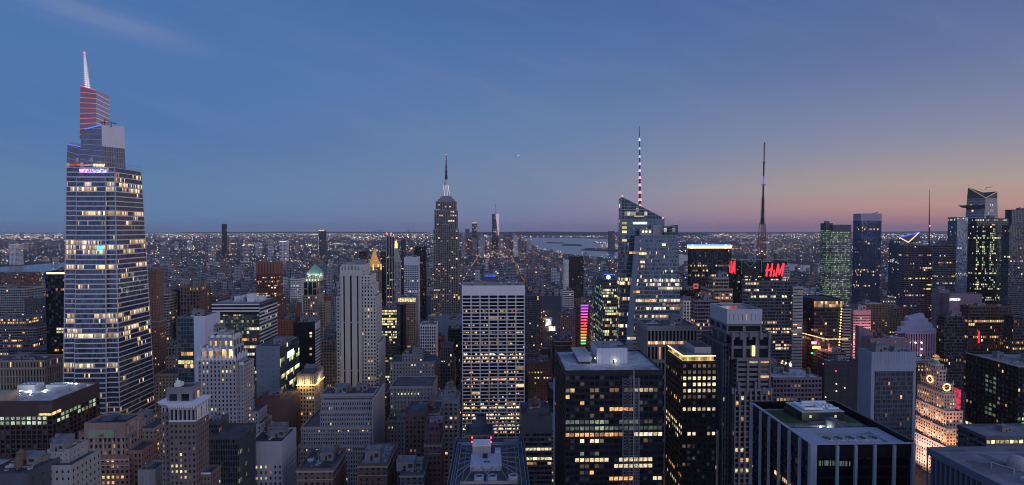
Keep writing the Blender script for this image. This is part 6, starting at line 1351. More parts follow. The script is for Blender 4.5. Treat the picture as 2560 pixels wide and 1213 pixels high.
b.part('plant_room', m, WL['white'])
b.lit(g, [(582, 600, 784, 'amber', .9), (582, 596, 791, 'dim', .9), (540, 620, 823, 'dim', .4), (600, 645, 846, 'amber', .6), (630, 648, 825, 'cream', .8), (556, 640, 868, 'cream', .5), (610, 645, 867, 'cream', .9), (590, 640, 884, 'green', .6), (545, 610, 905, 'dim', .4)])
add('office_tower', 'brown tower with a fluted copper-coloured crown above glowing top windows', 'the fluted brown crown', [(640, 690, 657, 1000, 30)], 'ribs', vb=790, wall=surf('bronze_brown', (.16, .085, .068), .7, .2), gl='warm', top=22, bay=5, pw=1.6, clut=0)
b = T[-1]; g = b.grids[0]; m = MB(); zt = at(640, 657, 1000)[2]
for k in range(7): x = g.x0 + 2.6 + (g.x1 - g.x0 - 5) * k / 6; m.lathe(x, g.y0 - .2, [(2.3, zt - 20), (2.4, zt - 3), (1.5, zt + .6)], 10)
for k in range(4): y = g.y0 + 3 + (g.y1 - g.y0 - 6) * k / 3; m.lathe(g.x1 + .1, y, [(2.3, zt - 20), (2.4, zt - 3), (1.5, zt + .6)], 10)
b.part('crown', m, surf('bronze_flute', (.22, .11, .085), .7, .15)); b.lit(g, [(640, 688, 678, 'amber', .8), (674, 688, 721, 'cream', 1), (640, 670, 735, 'dim', .4)])
add('office_tower', 'slim black slab with white rungs on its side and two round-looking lit windows', 'the black slab with white rungs', [(733, 787, 806, 600, 18)], 'plain', vb=920, wall='black', pw=5.8, sh=4.7)
b = T[-1]; g = b.grids[0]; m = MB()
for k in range(44): z = b.tops[0][4] - 8 - k * 3.4; m.box(g.x1 + .05, g.x1 + .4, g.y0 + .5, g.y1 - .5, z, z + 1.6)
m.box(g.x1 + .05, g.x1 + .45, g.y0 + .3, g.y1 - .3, b.tops[0][4] - 6, b.tops[0][4] + .8); b.part('side_band', m, WL['white'])
for y in (833, 841, 872, 886): q = at(777, y, 599.8); m = MB(); m.box(q[0] - 1.2, q[0] + 1.2, 599.5, 600.02, q[2] - 1, q[2] + 1); b.part('window', m, LITM['cream'])
add('office_tower', 'plain slate-grey slab with a glass side and green-lit top corner, left of the gold-lit building', 'the plain slate slab', [(640, 697, 866, 520, 46)], 'plain', vb=995, wall='blue', bay=9, pw=8.4, sh=4.6, clut=2)
b = T[-1]; g = b.grids[0]; m = MB(); m.box(g.x1 + .06, g.x1 + .5, g.y0 + 3, g.y1 + 6, 0, b.tops[0][4] + .2, bay=3, flo=4); b.part('glass_side', m, cells('glazing_side', (.03, .05, .06), .15, .6, .75, GREEN, 1.1, tone=.3))
m = MB(); z = at(715, 885, 545)[2]; m.box(g.x1 + .5, g.x1 + .7, 540, 556, z - 3, z + 3); b.part('window', m, emit('green_bright', (.65, 1, .55), 1.8))
add('office_block', 'windowless-looking dark brown box in front of the plain slate slab', 'the dark brown box', [(640, 722, 998, 470, 28), (652, 700, 990, 474, 14, 'on')], 'plain', vb=1080, wall='dbrick', gl='still', clut=1)
add('office_tower', 'ornate corner building whose top storey glows gold, left of the ribbed limestone skyscraper', 'the gold-lit building', [(742, 786, 935, 500, 26)], 'stone', vb=1060, wall=surf('stone_gold', (.36, .29, .20), .85, .2), gl='warm', bay=2.6, pw=1.2, sh=1.3, top=6, clut=3)
b = T[-1]; g = b.grids[0]; zt = b.tops[0][4]; m = MB()
for k in range(9): x = g.x0 + (g.x1 - g.x0) * (k + .5) / 9; m.box(x - .45, x + .45, g.y0 - .7, g.y0 - .1, zt - 8.5, zt - .5)
for k in range(10): y = g.y0 + 1.5 + 2.4 * k; m.box(g.x1 + .1, g.x1 + .7, y - .45, y + .45, zt - 8.5, zt - .5)
b.part('arcade_pier', m, WL['pale']); m = MB(); m.box(g.x0 - .3, g.x1 + .6, g.y0 - 1.1, g.y0 - .71, zt - 9.4, zt - 8.6); m.box(g.x1 + .71, g.x1 + 1.1, g.y0 - 1, g.y1, zt - 9.4, zt - 8.6); b.part('light_strip', m, emit('arcade_gold', (1, .62, .20), 2.0))
for k in range(3):
    l = bpy.data.lights.new('arcade_light', 'POINT'); l.energy = 3500; l.color = (1, .68, .28); l.shadow_soft_size = .5; o = bpy.data.objects.new('arcade_light', l); COL.objects.link(o); o.parent = b.root
    o.location = ((g.x0 + 4 + 6 * k if k < 2 else g.x1 + 2.4) - b.root.location.x, (g.y0 - 2.4 if k < 2 else g.y0 + 10) - b.root.location.y, zt - 8)
b.lit(g, [(744, 786, 1000, 'cream', .7), (744, 786, 968, 'dim', .3), (744, 786, 1040, 'amber', .4)])
m = MB(); x = (g.x0 + g.x1) / 2; m.box(x - 4, x + 6, g.y0 + 6, g.y0 + 14, zt, zt + 4); b.part('penthouse', m, WL['slate'])
add('office_block', 'dark ribbed-glass box with lit strips down its right side, right of the white cornice block', 'the ribbed-glass box', [(514, 598, 1092, 345, 24), (514, 545, 1055, 352, 14, 'on')], 'ribs', vb=1300, wall=surf('fin_slate', (.075, .085, .105), .6, .2), gl='mid', bay=1.5, pw=.3, sh=1.0, d=.6, e=.4, clut=3, litR=[(598, 620, y, 'yellow', .5) for y in (1120, 1160, 1190)])
add('loft_building', 'pale concrete building with a blank attic, a few round-headed windows and dark roof well', 'the pale concrete building', [(622, 705, 1105, 380, 27)], 'plain', vb=1300, wall=surf('concrete_lilac', (.42, .42, .47), .85, .15), bay=3.1, pw=2.0, flo=4.0, sh=2.0, gl='mid', top=16, clut=6, parapet=2.5, roof='tar', lit=[(632, 668, 1172, 'cream', .8), (635, 672, 1196, 'cream', .9), (676, 684, 1150, 'amber', 1), (676, 684, 1180, 'amber', 1)])
b = add('office_block', 'broad grey stone block stepping up in tiers with even rows of narrow windows', 'the tiered stone block', [(745, 925, 1115, 420, 50), (752, 928, 1068, 424, 44, 'on'), (800, 930, 1028, 428, 38, 'on'), (803, 932, 1000, 432, 34, 'on'), (800, 935, 985, 440, 20, 'on')], 'stone', vb=1300, bay=1.9, pw=.95, sh=1.5, flo=3.4, wall=surf('stone_even', (.30, .30, .315), .85, .15), clut=5)
m = MB(); g = b.grids[0]; x = at(935, 1000, 430)[0]; m.box(x - .6, x + .5, 425, 470, 0, at(935, 985, 440)[2]); b.part('side_wall', m, WL['pale'])
add('office_tower', 'yellow-lit office tower with almost every floor alight, right of the ribbed limestone skyscraper', 'the yellow-lit office tower', [(938, 992, 772, 800, 30)], 'bands', vb=900, gl='busy', wall='slate', sh=1.3, clut=3, lit=[(940, 992, y, 'yellow', .85) for y in (778, 787, 796, 805, 812)] + [(940, 960, 830, 'green', .7), (965, 992, 830, 'cream', .8), (972, 992, 845, 'yellow', .9), (972, 992, 860, 'yellow', .6)])
add('office_block', 'dark windowless flank block behind the yellow-lit office tower', 'the dark flank block', [(990, 1008, 762, 830, 30)], 'plain', vb=850, wall='black', clut=0)
b = add('office_tower', 'ribbed stone tower with a brightly lit loggia at its top', 'the tower with the lit loggia', [(996, 1038, 757, 850, 30), (996, 1040, 743, 852, 24, 'on')], 'ribs', vb=850, wall='tan', clut=2)
g = b.grids[1]; m = MB(); m.box(g.x0, g.x1, 850.6, 851.2, g.z0 + 2.5, g.z0 + 8.2); b.part('light_band', m, emit('loggia', (1, .80, .42), 1.7, 0, .25)); m = MB()
for k in range(12): x = g.x0 + (g.x1 - g.x0) * k / 11; m.box(x - .35, x + .35, 849.9, 850.5, g.z0 + 1, g.z0 + 9)
b.part('column', m, WL['tan'])
add('apartment_tower', 'white gridded apartment tower with a plain dark cap, left of the stepped skyscraper', 'the white gridded tower', [(1010, 1045, 643, 950, 24)], 'stone', vb=745, wall=surf('grid_white', (.50, .52, .58), .8, .1), gl='cool', bay=3.2, pw=.7, sh=1.1, top=14, clut=1)
b = add('apartment_tower', 'dark slender tower with three pale full-height fins and red roof lights', 'the finned dark tower', [(964, 982, 592, 1500, 16)], 'dark', vb=700, wall='dark', clut=0)
g = b.grids[0]; m = MB(); zt = b.tops[0][4]
for p in (966, 973, 980): x = at(p, 600, 1500)[0]; m.box(x - 1.3, x + 1.3, 1498.6, 1500.1, 0, zt + 8)
b.part('fin', m, WL['pale']); m = MB()
for p in (967, 978): q = at(p, 584, 1499); m.lathe(q[0], q[1], [(.1, q[2] - 3), (2.6, q[2]), (.1, q[2] + 3)], 8)
b.part('beacon', m, emit('beacon_far', (1, .15, .2), 2.5))
for (nm, lab, ref, bx, sty, kw) in [
    ('apartment_tower', 'dark brown slab with two red roof lights left of the gilded pyramid', 'the slab left of the gilded pyramid', [(898, 915, 628, 1500, 20)], 'dark', dict(wall='dbrick', vb=680)),
    ('apartment_tower', 'dark slab with orange windows just right of the gilded pyramid', 'the slab right of the gilded pyramid', [(952, 968, 630, 1700, 30)], 'brick', dict(wall='dark', gl='home', bay=5, vb=690)),
    ('apartment_tower', 'black block with red roof lights between the gridded tower and the stepped skyscraper', 'the black block with red lights', [(1036, 1062, 617, 1550, 35)], 'dark', dict(wall='black', vb=700)),
    ('apartment_tower', 'plain narrow dark tower right of the finned dark tower', 'the plain narrow dark tower', [(1002, 1011, 600, 1750, 30)], 'dark', dict(wall='slate', vb=690)),
    ('office_block', 'small blue-white gridded block left of the green pyramid roof', 'the blue-white gridded block', [(725, 752, 697, 1100, 24)], 'stone', dict(wall='white', gl='cool', pw=.8, vb=760)),
    ('apartment_block', 'reddish housing slab in front of the fluted brown crown', 'the reddish housing slab', [(694, 734, 800, 760, 24)], 'brick', dict(wall='rust', vb=860)),
    ('apartment_block', 'brown block between the fluted crown and the green pyramid tower', 'the brown mid block', [(700, 738, 762, 900, 30)], 'brick', dict(wall='brown', vb=800)),
    ('apartment_block', 'teal-roofed block left of the ribbed limestone skyscraper', 'the teal-roofed block', [(812, 836, 818, 700, 20)], 'stone', dict(wall='teal', vb=900)),
    ('office_block', 'stone block with lit arcade windows between the gold-lit building and the ribbed skyscraper', 'the arcaded stone block', [(800, 838, 880, 640, 30), (802, 838, 850, 650, 20, 'on')], 'stone', dict(wall='tan', gl='warm', vb=960)),
    ('office_tower', 'slim white-ribbed tower below the stepped skyscraper', 'the slim white-ribbed tower', [(1050, 1090, 812, 700, 24)], 'ribs', dict(wall='white', gl='warm', bay=3.0, pw=.9, flo=4, vb=900, top=2)),
    ('office_block', 'grey block with a blank central panel, left of the white slab', 'the block with the blank panel', [(975, 1085, 905, 560, 30), (1005, 1056, 885, 566, 22, 'on')], 'stone', dict(wall='grey', bay=3.0, vb=960, clut=5)),
    ('office_block', 'stone office block with two bright rows of yellow windows, left of the white slab', 'the block with yellow window rows', [(975, 1083, 966, 480, 34), (968, 1060, 1050, 470, 20)], 'stone', dict(wall=surf('stone_dusk', (.25, .24, .25), .9, .2), bay=2.9, vb=1060, clut=6, lit=[(988, 1048, 990, 'yellow', .9), (975, 984, 990, 'cream', .8), (1014, 1048, 1014, 'yellow', .9), (976, 984, 1014, 'yellow', 1), (1060, 1083, 1016, 'yellow', 1), (980, 1010, 1034, 'amber', .9), (972, 1012, 1046, 'amber', .9)])),
    ('apartment_block', 'taller of two red-brown brick towers left of the roof with red beacons', 'the taller red-brown brick tower', [(1012, 1062, 1035, 400, 30), (1012, 1098, 1030, 418, 24)], 'brick', dict(wall=surf('brick_plum', (.105, .065, .07), .9, .2), bay=2.8, pw=1.5, vb=1300, clut=3, lit=[(1028, 1060, 1085, 'dim', .6), (1025, 1045, 1128, 'dim', .7), (1010, 1024, 1148, 'cream', .9)])),
    ('apartment_block', 'nearer, pale-edged tiered one of two red-brown brick towers by the roof with red beacons', 'the nearer red-brown brick tower', [(1060, 1102, 1165, 360, 24), (1061, 1102, 1108, 363, 22, 'on'), (1062, 1100, 1078, 366, 20, 'on'), (1064, 1098, 1060, 369, 16, 'on')], 'brick', dict(wall=surf('brick_plum2', (.125, .075, .08), .9, .2), bay=2.8, pw=1.5, vb=1300, clut=2, lit=[(1078, 1095, 1098, 'amber', .9), (1090, 1100, 1162, 'yellow', 1)])),
    ('office_block', 'grey block with a pale cornice squeezed against the left side of the white slab', 'the corniced block by the white slab', [(1086, 1145, 1003, 450, 28), (1098, 1140, 985, 462, 14, 'on')], 'stone', dict(wall='grey', vb=1060, clut=4, roof='grey')),
    ('office_block', 'dark stone tower with a cluster of lit windows immediately left of the white slab', 'the dark stone tower by the white slab', [(1102, 1130, 865, 600, 22), (1100, 1132, 905, 597, 26)], 'ribs', dict(wall=surf('stone_night', (.14, .13, .14), .9, .2), bay=2.6, vb=990, clut=2, lit=[(1104, 1112, 908, 'yellow', 1), (1112, 1120, 920, 'cream', .8), (1106, 1122, 926, 'yellow', .7)])),
    ('office_block', 'dark glass box with a pale flat cap left of the white slab', 'the pale-capped dark box', [(1120, 1156, 822, 720, 24)], 'dark', dict(wall='dark', vb=870, clut=1)),
    ('office_block', 'light grey stepped roof block with lamps, at the foot of the stepped skyscraper', 'the light stepped roof block', [(1085, 1158, 796, 850, 26), (1120, 1160, 800, 790, 26)], 'plain', dict(wall='blue', vb=830, clut=5, roof='grey')),
    ('office_building', 'grey-banded building with a mechanical attic and green-white lit floors, right of the white slab bottom', 'the green-lit banded building', [(1304, 1380, 1042, 430, 36), (1318, 1372, 1022, 440, 18, 'on')], 'bands', dict(wall='slate', gl='mid', sh=1.5, top=13, vb=1300, clut=5, lit=[(1306, 1380, 1080, 'yellow', 1), (1318, 1380, 1118, 'cream', 1), (1345, 1378, 1128, 'cream', .9), (1318, 1380, 1146, 'yellow', .95), (1330, 1380, 1100, 'dim', .5)])),
    ('office_tower', 'slender dark ribbed tower just right of the white slab', 'the slender ribbed tower', [(1313, 1352, 738, 900, 30)], 'ribs', dict(wall='slate', gl='home', vb=870, clut=2)),
    ('office_block', 'low stone block with a lit restaurant front right of the white slab', 'the low stone block', [(1312, 1345, 880, 730, 22), (1312, 1380, 905, 690, 24)], 'brick', dict(wall='dbrick', vb=935, lit=[(1322, 1348, 922, 'amber', 1), (1322, 1346, 941, 'yellow', .8)])),
    ('apartment_tower', 'white slender residential tower beyond the avenue, right of the stepped skyscraper', 'the white slender tower', [(1410, 1422, 650, 1700, 25)], 'stone', dict(wall='white', vb=700, bay=4)),
    ('apartment_tower', 'dark residential tower full of tiny lights, left of the faceted skyscraper', 'the light-speckled dark tower', [(1427, 1459, 642, 1500, 40)], 'brick', dict(wall='dark', gl='home', vb=740, bay=4)),
    ('office_block', 'white banded office block right of the avenue', 'the white banded block', [(1408, 1434, 728, 1100, 28)], 'bands', dict(wall='white', vb=790)),
    ('office_block', 'brown office block bordering the bright avenue', 'the brown avenue block', [(1396, 1447, 782, 950, 30)], 'brick', dict(wall='mauve', gl='home', vb=850)),
    ('office_block', 'dark stepped block left of the rainbow-lit tower', 'the dark stepped block', [(1386, 1430, 850, 720, 26)], 'brick', dict(wall='dark', vb=900)),
    ('office_block', 'grey glass block with green-lit floors between the rainbow-lit tower and the dark green tower', 'the small green-lit block', [(1484, 1508, 740, 860, 30)], 'dark', dict(wall='teal', gl='busy', vb=850)),
    ('office_tower', 'square stone tower with tall narrow window slots and a ring of lit windows', 'the slotted stone tower', [(1619, 1744, 815, 450, 36)], 'ribs', dict(wall=surf('stone_slot', (.27, .245, .235), .85, .15), bay=2.95, pw=1.1, flo=13.5, sh=2.6, d=1.0, e=.25, gl=cells('glazing_slot', (.006, .007, .010), .03, .1, .9, AMBER, 1.2), top=3, vb=960, clut=8, roof='dark')),
    ('office_block', 'pinkish mid-rise with scattered red and warm lights right of the faceted skyscraper', 'the pinkish mid-rise', [(1737, 1800, 750, 570, 12)], 'bands', dict(wall='mauve', gl='warm', vb=850, clut=3, sh=1.3)),
    ('office_block', 'white lattice-fronted building glittering beside the faceted skyscraper', 'the white lattice-fronted building', [(1709, 1731, 752, 640, 22)], 'ribs', dict(wall='white', vb=800, clut=1)),
    ('stone_block', 'stone building with a pavilion top, before the black tower with the light band', 'the pavilion-topped building', [(1772, 1832, 722, 640, 26), (1783, 1822, 694, 646, 16, 'on')], 'bands', dict(wall='tan', gl='warm', vb=760, clut=1, lit=[(1790, 1830, 722, 'yellow', 1)])),
    ('office_block', 'dark office block left of the pavilion-topped building', 'the dark block with the orange sign', [(1712, 1742, 725, 760, 20)], 'dark', dict(wall='dark', vb=755, clut=1)),
    ('office_tower', 'green-lit residential tower with a curved-looking pale right edge, first of the right-hand cluster', 'the green-lit tower', [(2082, 2128, 562, 1100, 30), (2066, 2082, 558, 1106, 20)], 'bands', dict(wall='slate', gl=cells('glazing_green', (.12, .19, .16), .55, .95, .4, [(0, (.45, .75, .45)), (.5, (.6, .85, .5)), (1, (1, .9, .6))], .34, clus=2, tone=.3), vb=760, clut=1, top=14)),
    ('office_tower', 'tall dark blue glass tower with a translucent pale crown, right of the green-lit tower', 'the blue tower with pale crown', [(2152, 2204, 552, 1200, 26)], 'glass', dict(wall='slate', gl=cells('glazing_blue', (.10, .13, .22), .02, .35, .88, WARM, 1.1, tone=.3, sub=2, metal=.4), vb=760, clut=0)),
    ('office_tower', 'dark broad tower with a thin needle mast on its roof', 'the tower with the needle mast', [(2262, 2336, 613, 1100, 20)], 'bands', dict(wall='mauve', gl='mid', vb=770, clut=2, sh=1.8, flo=4.4)),
    ('office_tower', 'grey banded tower right of the tower with the needle mast', 'the grey banded right tower', [(2346, 2390, 612, 1060, 14)], 'bands', dict(wall='grey', gl='mid', vb=730, clut=5, sh=2.2, flo=4.6)),
    ('office_tower', 'slim pale blue tower leaning left of the green-columned tower', 'the slim pale blue tower', [(2393, 2420, 543, 1420, 30)], 'glass', dict(wall='blue', gl='cool', vb=720, clut=0)),
    ('office_tower', 'massive dark tower with green-white columns of lit windows, below the open-air deck', 'the tower with green-lit columns', [(2442, 2522, 546, 1000, 18)], 'dark', dict(wall='dark', gl='nite', vb=740, clut=3, sh=1.4, flo=4.2)),
    ('office_tower', 'dark blue tower cut off by the right edge, with rows of warm windows', 'the right-edge tower', [(2524, 2600, 562, 950, 16), (2530, 2610, 524, 1010, 14)], 'bands', dict(wall='slate', gl='mid', vb=800, clut=2, sh=1.5)),
    ('office_slab', 'purple-grey windowless-topped slab with a glowing white-blue sign', 'the slab with the white-blue sign', [(2374, 2455, 735, 800, 14), (2348, 2374, 725, 815, 14)], 'plain', dict(wall='mauve', gl='warm', vb=900, clut=3, pw=5.0, sh=3.6, bay=6, flo=4.2)),
    ('office_tower', 'dark tower with bright warm bands and a vertical red light strip at the far right', 'the tower with the red strip', [(2422, 2530, 765, 720, 14)], 'bands', dict(wall='dbrick', gl='warm', vb=880, clut=4, sh=1.3, flo=4.4)),
    ('office_block', 'dark glass block at the right edge under the tower with the red strip', 'the right-edge dark block', [(2534, 2620, 790, 680, 14)], 'bands', dict(wall='dark', gl='warm', vb=880)),
    ('hotel_tower', 'angular dark glass hotel with a lit top lounge and a column of golden lights', 'the angular hotel', [(2036, 2106, 748, 700, 46), (1990, 2040, 775, 716, 30)], 'bands', dict(wall='dark', gl='mid', vb=880, clut=1, sh=1.6, top=4, flo=4.4)),
    ('hotel_block', 'pale pink block washed in pink light, right of the column of golden lights', 'the pink-washed block', [(2134, 2177, 775, 760, 8)], 'bands', dict(wall='pink', gl='mid', vb=860, clut=2, sh=2.2, top=6)),
    ('office_block', 'brown wedge-shaped block with a dark sloping roof edge behind the plain blue-grey slab', 'the brown wedge block', [(2176, 2275, 846, 560, 14)], 'plain', dict(wall='mauve', vb=890, clut=7, roof='grey')),
    ('office_block', 'magenta and pale vertically striped building under zigzag roof planes', 'the magenta striped building', [(2264, 2345, 832, 760, 14)], 'ribs', dict(wall=surf('stripe_pale', (.52, .34, .44), .8, .1), gl=cells('glazing_magenta', (.16, .02, .07), 0, .02, .95), bay=3.8, flo=30, pw=1.7, sh=1.5, vb=900, clut=0)),
    ('office_tower', 'very dark tall slab between the striped building and the right edge', 'the very dark slab', [(2362, 2412, 790, 640, 12)], 'dark', dict(wall=surf('plum_black', (.05, .04, .055), .6, .2), vb=1100, clut=2)),
    ('office_tower', 'large black-glass tower at the right with a pale roof rim and teal-lit windows', 'the large black right tower', [(2546, 2760, 917, 420, 48)], 'dark', dict(wall='black', gl='dark', bay=3.6, pw=.9, sh=1.5, vb=1300, clut=9, roof='grey')),
    ('office_block', 'blue-roofed building with a row of yellow windows above the corner roof', 'the blue-roofed building', [(2466, 2700, 1092, 330, 22)], 'bands', dict(wall='slate', gl='mid', vb=1300, clut=3, roof='grey', lit=[(2466, 2560, 1112, 'yellow', .9)])),
    ('office_block', 'low stone building with purple-trimmed windows right of the grey stepped stone tower', 'the purple-trimmed building', [(1933, 2055, 944, 450, 30)], 'bands', dict(wall='mauve', gl='mid', bay=3, pw=.8, vb=1010, clut=5, roof='pale', lit=[(1980, 2000, 965, 'dim', 1), (1960, 1990, 995, 'dim', .6), (1943, 1963, 1001, 'yellow', .9)])),
    ('office_block', 'blank dark navy block with red and white pin-point lights, left of the plain blue-grey slab', 'the dark navy block', [(2062, 2146, 903, 480, 10)], 'plain', dict(wall=surf('navy', (.03, .035, .05), .6, .2), vb=1010, clut=3)),
    ('loft_building', 'small pale stepped roof block in the bottom left corner', 'the pale bottom-left block', [(90, 178, 1165, 300, 22), (118, 172, 1124, 306, 14, 'on')], 'plain', dict(wall='pale', bay=3, pw=2, flo=4, sh=2.4, vb=1300, clut=5)),
    ('loft_building', 'low roof with boxy vents at the very bottom left', 'the bottom-left vents roof', [(-50, 68, 1186, 285, 26)], 'plain', dict(wall='slate', vb=1300, clut=7)),
    ('office_block', 'tan building with a teal roof between the art deco building and the white cornice block', 'the teal-roofed tan building', [(318, 384, 1072, 420, 26), (322, 362, 1052, 428, 12, 'on')], 'stone', dict(wall='tan', vb=1300, clut=3, litR=[(384, 395, 1130, 'yellow', .9)])),
    ('loft_building', 'small blue-white block low between the art deco building and the white cornice block', 'the small blue-white block', [(345, 388, 1175, 340, 14)], 'plain', dict(wall='pale', vb=1300, clut=1)),
    ('loft_building', 'low brick loft with cluttered roof in front of the tiered stone block', 'the cluttered brick loft', [(742, 832, 1172, 350, 30)], 'brick', dict(wall='brown', vb=1300, clut=8)),
    ('loft_building', 'low building with white skylights on its roof, right of the tiered stone block', 'the skylit low building', [(895, 968, 1160, 345, 34)], 'brick', dict(wall='dbrick', vb=1300, clut=6, roof='grey')),
    ('loft_building', 'low roof with a pair of white box vents left of the nearer red-brown brick tower', 'the white-vented low roof', [(1000, 1058, 1184, 340, 24)], 'brick', dict(wall='slate', vb=1300, clut=6)),
]: add(nm, lab, ref, bx, sty, **kw)
byref = {h['ref']: h for h in HEROES}
def find(lab): return next(b for b in T if lab in b.label)
# special dressings
b = find('ring of lit windows'); g = b.grids[0]
m = MB(); z = at(1680, 857, 450)[2]; n = 20
for k in range(n): x = g.x0 + (g.x1 - g.x0) * (k + .2) / n; mm = MB(); mm.box(x, x + .75 * (g.x1 - g.x0) / n, 449.6, 450.2, z - 1.2, z + 1.2); b.part('window', mm, LITM['amber' if k % 3 else 'cream'])
b = find('translucent pale crown'); g = b.grids[0]; m = MB(); z0, z1 = b.tops[0][4], at(2170, 534, 1200)[2]
for (a, c, d_, e_) in ((g.x0, g.x1, 1200, 1201), (g.x0 + 1, g.x1 - 1, 1225, 1226), (g.x0, g.x0 + 1, 1201, 1226), (g.x1 - 1, g.x1, 1201, 1226)): m.box(a, c, d_, e_, z0, z1)
b.part('crown_screen', m, surf('screen_pink', (.34, .30, .38), .4, .05)); m = MB(); m.bar((g.x1 - 14, 1210, z1), (g.x1 - 2, 1210, z1 + 3), .8); b.part('crane', m, WL['black'])
b = find('thin needle mast'); m = MB(); q = at(2323, 612, 1120); m.bar(q, at(2323.5, 475, 1120), (1.6, .3), 0, 8); b.part('mast', m, surf('mast_plum', (.10, .06, .07), .5, .1)); m = MB(); q = at(2324, 565, 1119); m.box(q[0] - 1.2, q[0] + 1.2, 1118, 1119, q[2] - 1.2, q[2] + 1.2); b.part('beacon', m, emit('beacon_orange', (1, .3, .15), 1.8))
b.lit(b.grids[0], [(2250, 2336, 697, 'yellow', .6), (2300, 2330, 668, 'cream', .8), (2315, 2336, 712, 'yellow', .8), (2310, 2336, 725, 'yellow', .7), (2250, 2290, 765, 'amber', .5)])
b = find('grey banded tower right'); b.lit(b.grids[0], [(2340, 2388, 706, 'cream', .7), (2345, 2360, 660, 'dim', .5)])
b = find('glowing white-blue sign'); m = MB(); q, r = at(2375, 749, 799), at(2400, 749, 799); m.box(q[0], r[0], 798.6, 799.8, q[2] - 2.0, q[2] + 2.0); b.part('sign', m, emit('sign_icy', (.75, .8, 1), 1.7, 0, .35))
b = find('vertical red light strip'); m = MB(); q = at(2447, 858, 719); r = at(2447, 828, 719); m.box(q[0] - .9, q[0] + .9, 718.6, 719.6, q[2], r[2]); b.part('light_strip', m, emit('strip_red_dark', (1, .03, .05), 1.1)); b.lit(b.grids[0], [(2418, 2525, 800, 'amber', .7), (2455, 2528, 805, 'cream', .7), (2420, 2440, 815, 'yellow', .8), (2440, 2470, 853, 'cream', .5)])
b = find('green-white columns'); g = b.grids[0]; R = random.Random(2)
for p0, p1 in ((2440, 2446), (2456, 2464), (2474, 2486), (2502, 2508)):
    for k in range(26): b.lit(g, [(p0, p1, 562 + k * 6.2 + R.random(), 'green' if R.random() < .7 else 'cream', .62)], seed=k)
b = find('angular dark glass hotel'); g = b.grids[0]
q, r = at(2036, 756, 699), at(2106, 756, 699); zt = at(2036, 752, 699)[2]; m = MB(); m.box(q[0], r[0], 699.2, 699.8, zt - 9, zt - 1, bay=3, flo=4); b.part('lounge_window', m, cells('glazing_lounge', (.03, .03, .03), .75, .95, .3, AMBER, 1.0, clus=2))
for k in range(17): p = at(2104 - k * .45, 772 + 7 * k, 698.4); m = MB(); m.lathe(p[0], 698.4, [(.05, p[2] - 1.1), (1.2, p[2]), (.05, p[2] + 1.1)], 8); b.part('lamp', m, emit('lamp_gold', (1, .68, .25), 2.4))
m = MB(); x0, x1 = at(2108, 800, 699)[0], at(2127, 800, 699)[0]; zt = at(2110, 772, 699)[2]
for k in range(26): m.box(x0, x1, 699, 722, zt - 3.8 * k - 1.7, zt - 3.8 * k)
m.box(x0 + .5, x1 - .5, 699.6, 721, 0, zt, 1); b.part('stair_wing', m, [WL['pale'], WL['black']])
q, r = at(2002, 832, 698), at(2064, 848, 698); m = MB(); m.bar((q[0], 698, q[2]), (r[0], 698, r[2]), .8); m.bar((r[0], 698, r[2]), (at(2120, 849, 698)[0], 698, r[2]), .8); b.part('light_strip', m, emit('marquee_gold', (1, .72, .34), 1.7, 0, .5))
b = find('washed in pink light'); 
for k in range(3):
    l = bpy.data.lights.new('pink_floodlight', 'SPOT'); l.energy = 48000; l.color = (1, .42, .55); l.spot_size = 2.2; l.spot_blend = 1; l.shadow_soft_size = 3; o = bpy.data.objects.new('pink_floodlight', l); COL.objects.link(o); o.parent = b.root; gg = b.grids[0]
    o.location = (gg.x0 + (gg.x1 - gg.x0) * (k + .5) / 3 - b.root.location.x, 738 - b.root.location.y, 78 + 14 * k); o.rotation_euler = (math.radians(115), 0, 0)
b = find('sloping roof edge'); m = MB(); z = b.tops[0][4]; q = at(2137, 905, 600)[0]; p = at(2182, 800, 598)
m.hexa(quad(q, p[0] + 2, 594, 600, 0), [(q, 594, at(2137, 800, 597)[2] - 6), (p[0] + 2, 594, z + 1), (p[0] + 2, 600, z + 1), (q, 600, at(2137, 800, 597)[2] - 6)]); b.part('wedge_wall', m, WL['mauve'])
b = find('zigzag roof planes'); m = MB(); g = b.grids[0]; zt = b.tops[0][4]
for k in range(4): xa = at(2245 + 20 * k, 830, 760)[0]; xb = at(2345, 830, 760)[0]; zz = zt + 2 + k * 6; m.hexa([(xa, 762 + 8 * k, zt), (xb, 762 + 8 * k, zt), (xb, 770 + 8 * k, zt), (xa, 770 + 8 * k, zt)], [(xa, 762 + 8 * k, zz - 2), (xb, 762 + 8 * k, zz + 4), (xb, 770 + 8 * k, zz + 5), (xa, 770 + 8 * k, zz - 1)])
b.part('roof_plane', m, surf('roof_lilac', (.42, .38, .48), .7, .1))
for p, y in ((2273, 857), (2289, 857), (2304, 857), (2304, 873), (2303, 889), (2303, 905), (2302, 921)): q = at(p, y, 757); m = MB(); m.lathe(q[0], 757, [(.05, q[2] - 1.5), (1.5, q[2]), (.05, q[2] + 1.5)], 8); b.part('lamp', m, emit('lamp_white', (1, .93, .95), 3))
b = find('pin-point lights')
for p, y, mt in ((2058, 910, 'beacon_bright'), (2090, 928, 'beacon_bright'), (2091, 960, 'lamp_warm'), (2091, 978, 'lamp_warm'), (2112, 970, 'lamp_gold'), (2064, 993, 'lamp_gold')):
    q = at(p, y, 479.3); m = MB(); m.lathe(q[0], 479.3, [(.05, q[2] - .7), (.7, q[2]), (.05, q[2] + .7)], 8); b.part('lamp', m, MATS.get(mt) or LITM['cream'])
b = find('left of the pavilion-topped'); m = MB(); q, r = at(1734, 722, 759), at(1743, 722, 759); q = at(1734, 722, 758); r = at(1743, 709, 758); 
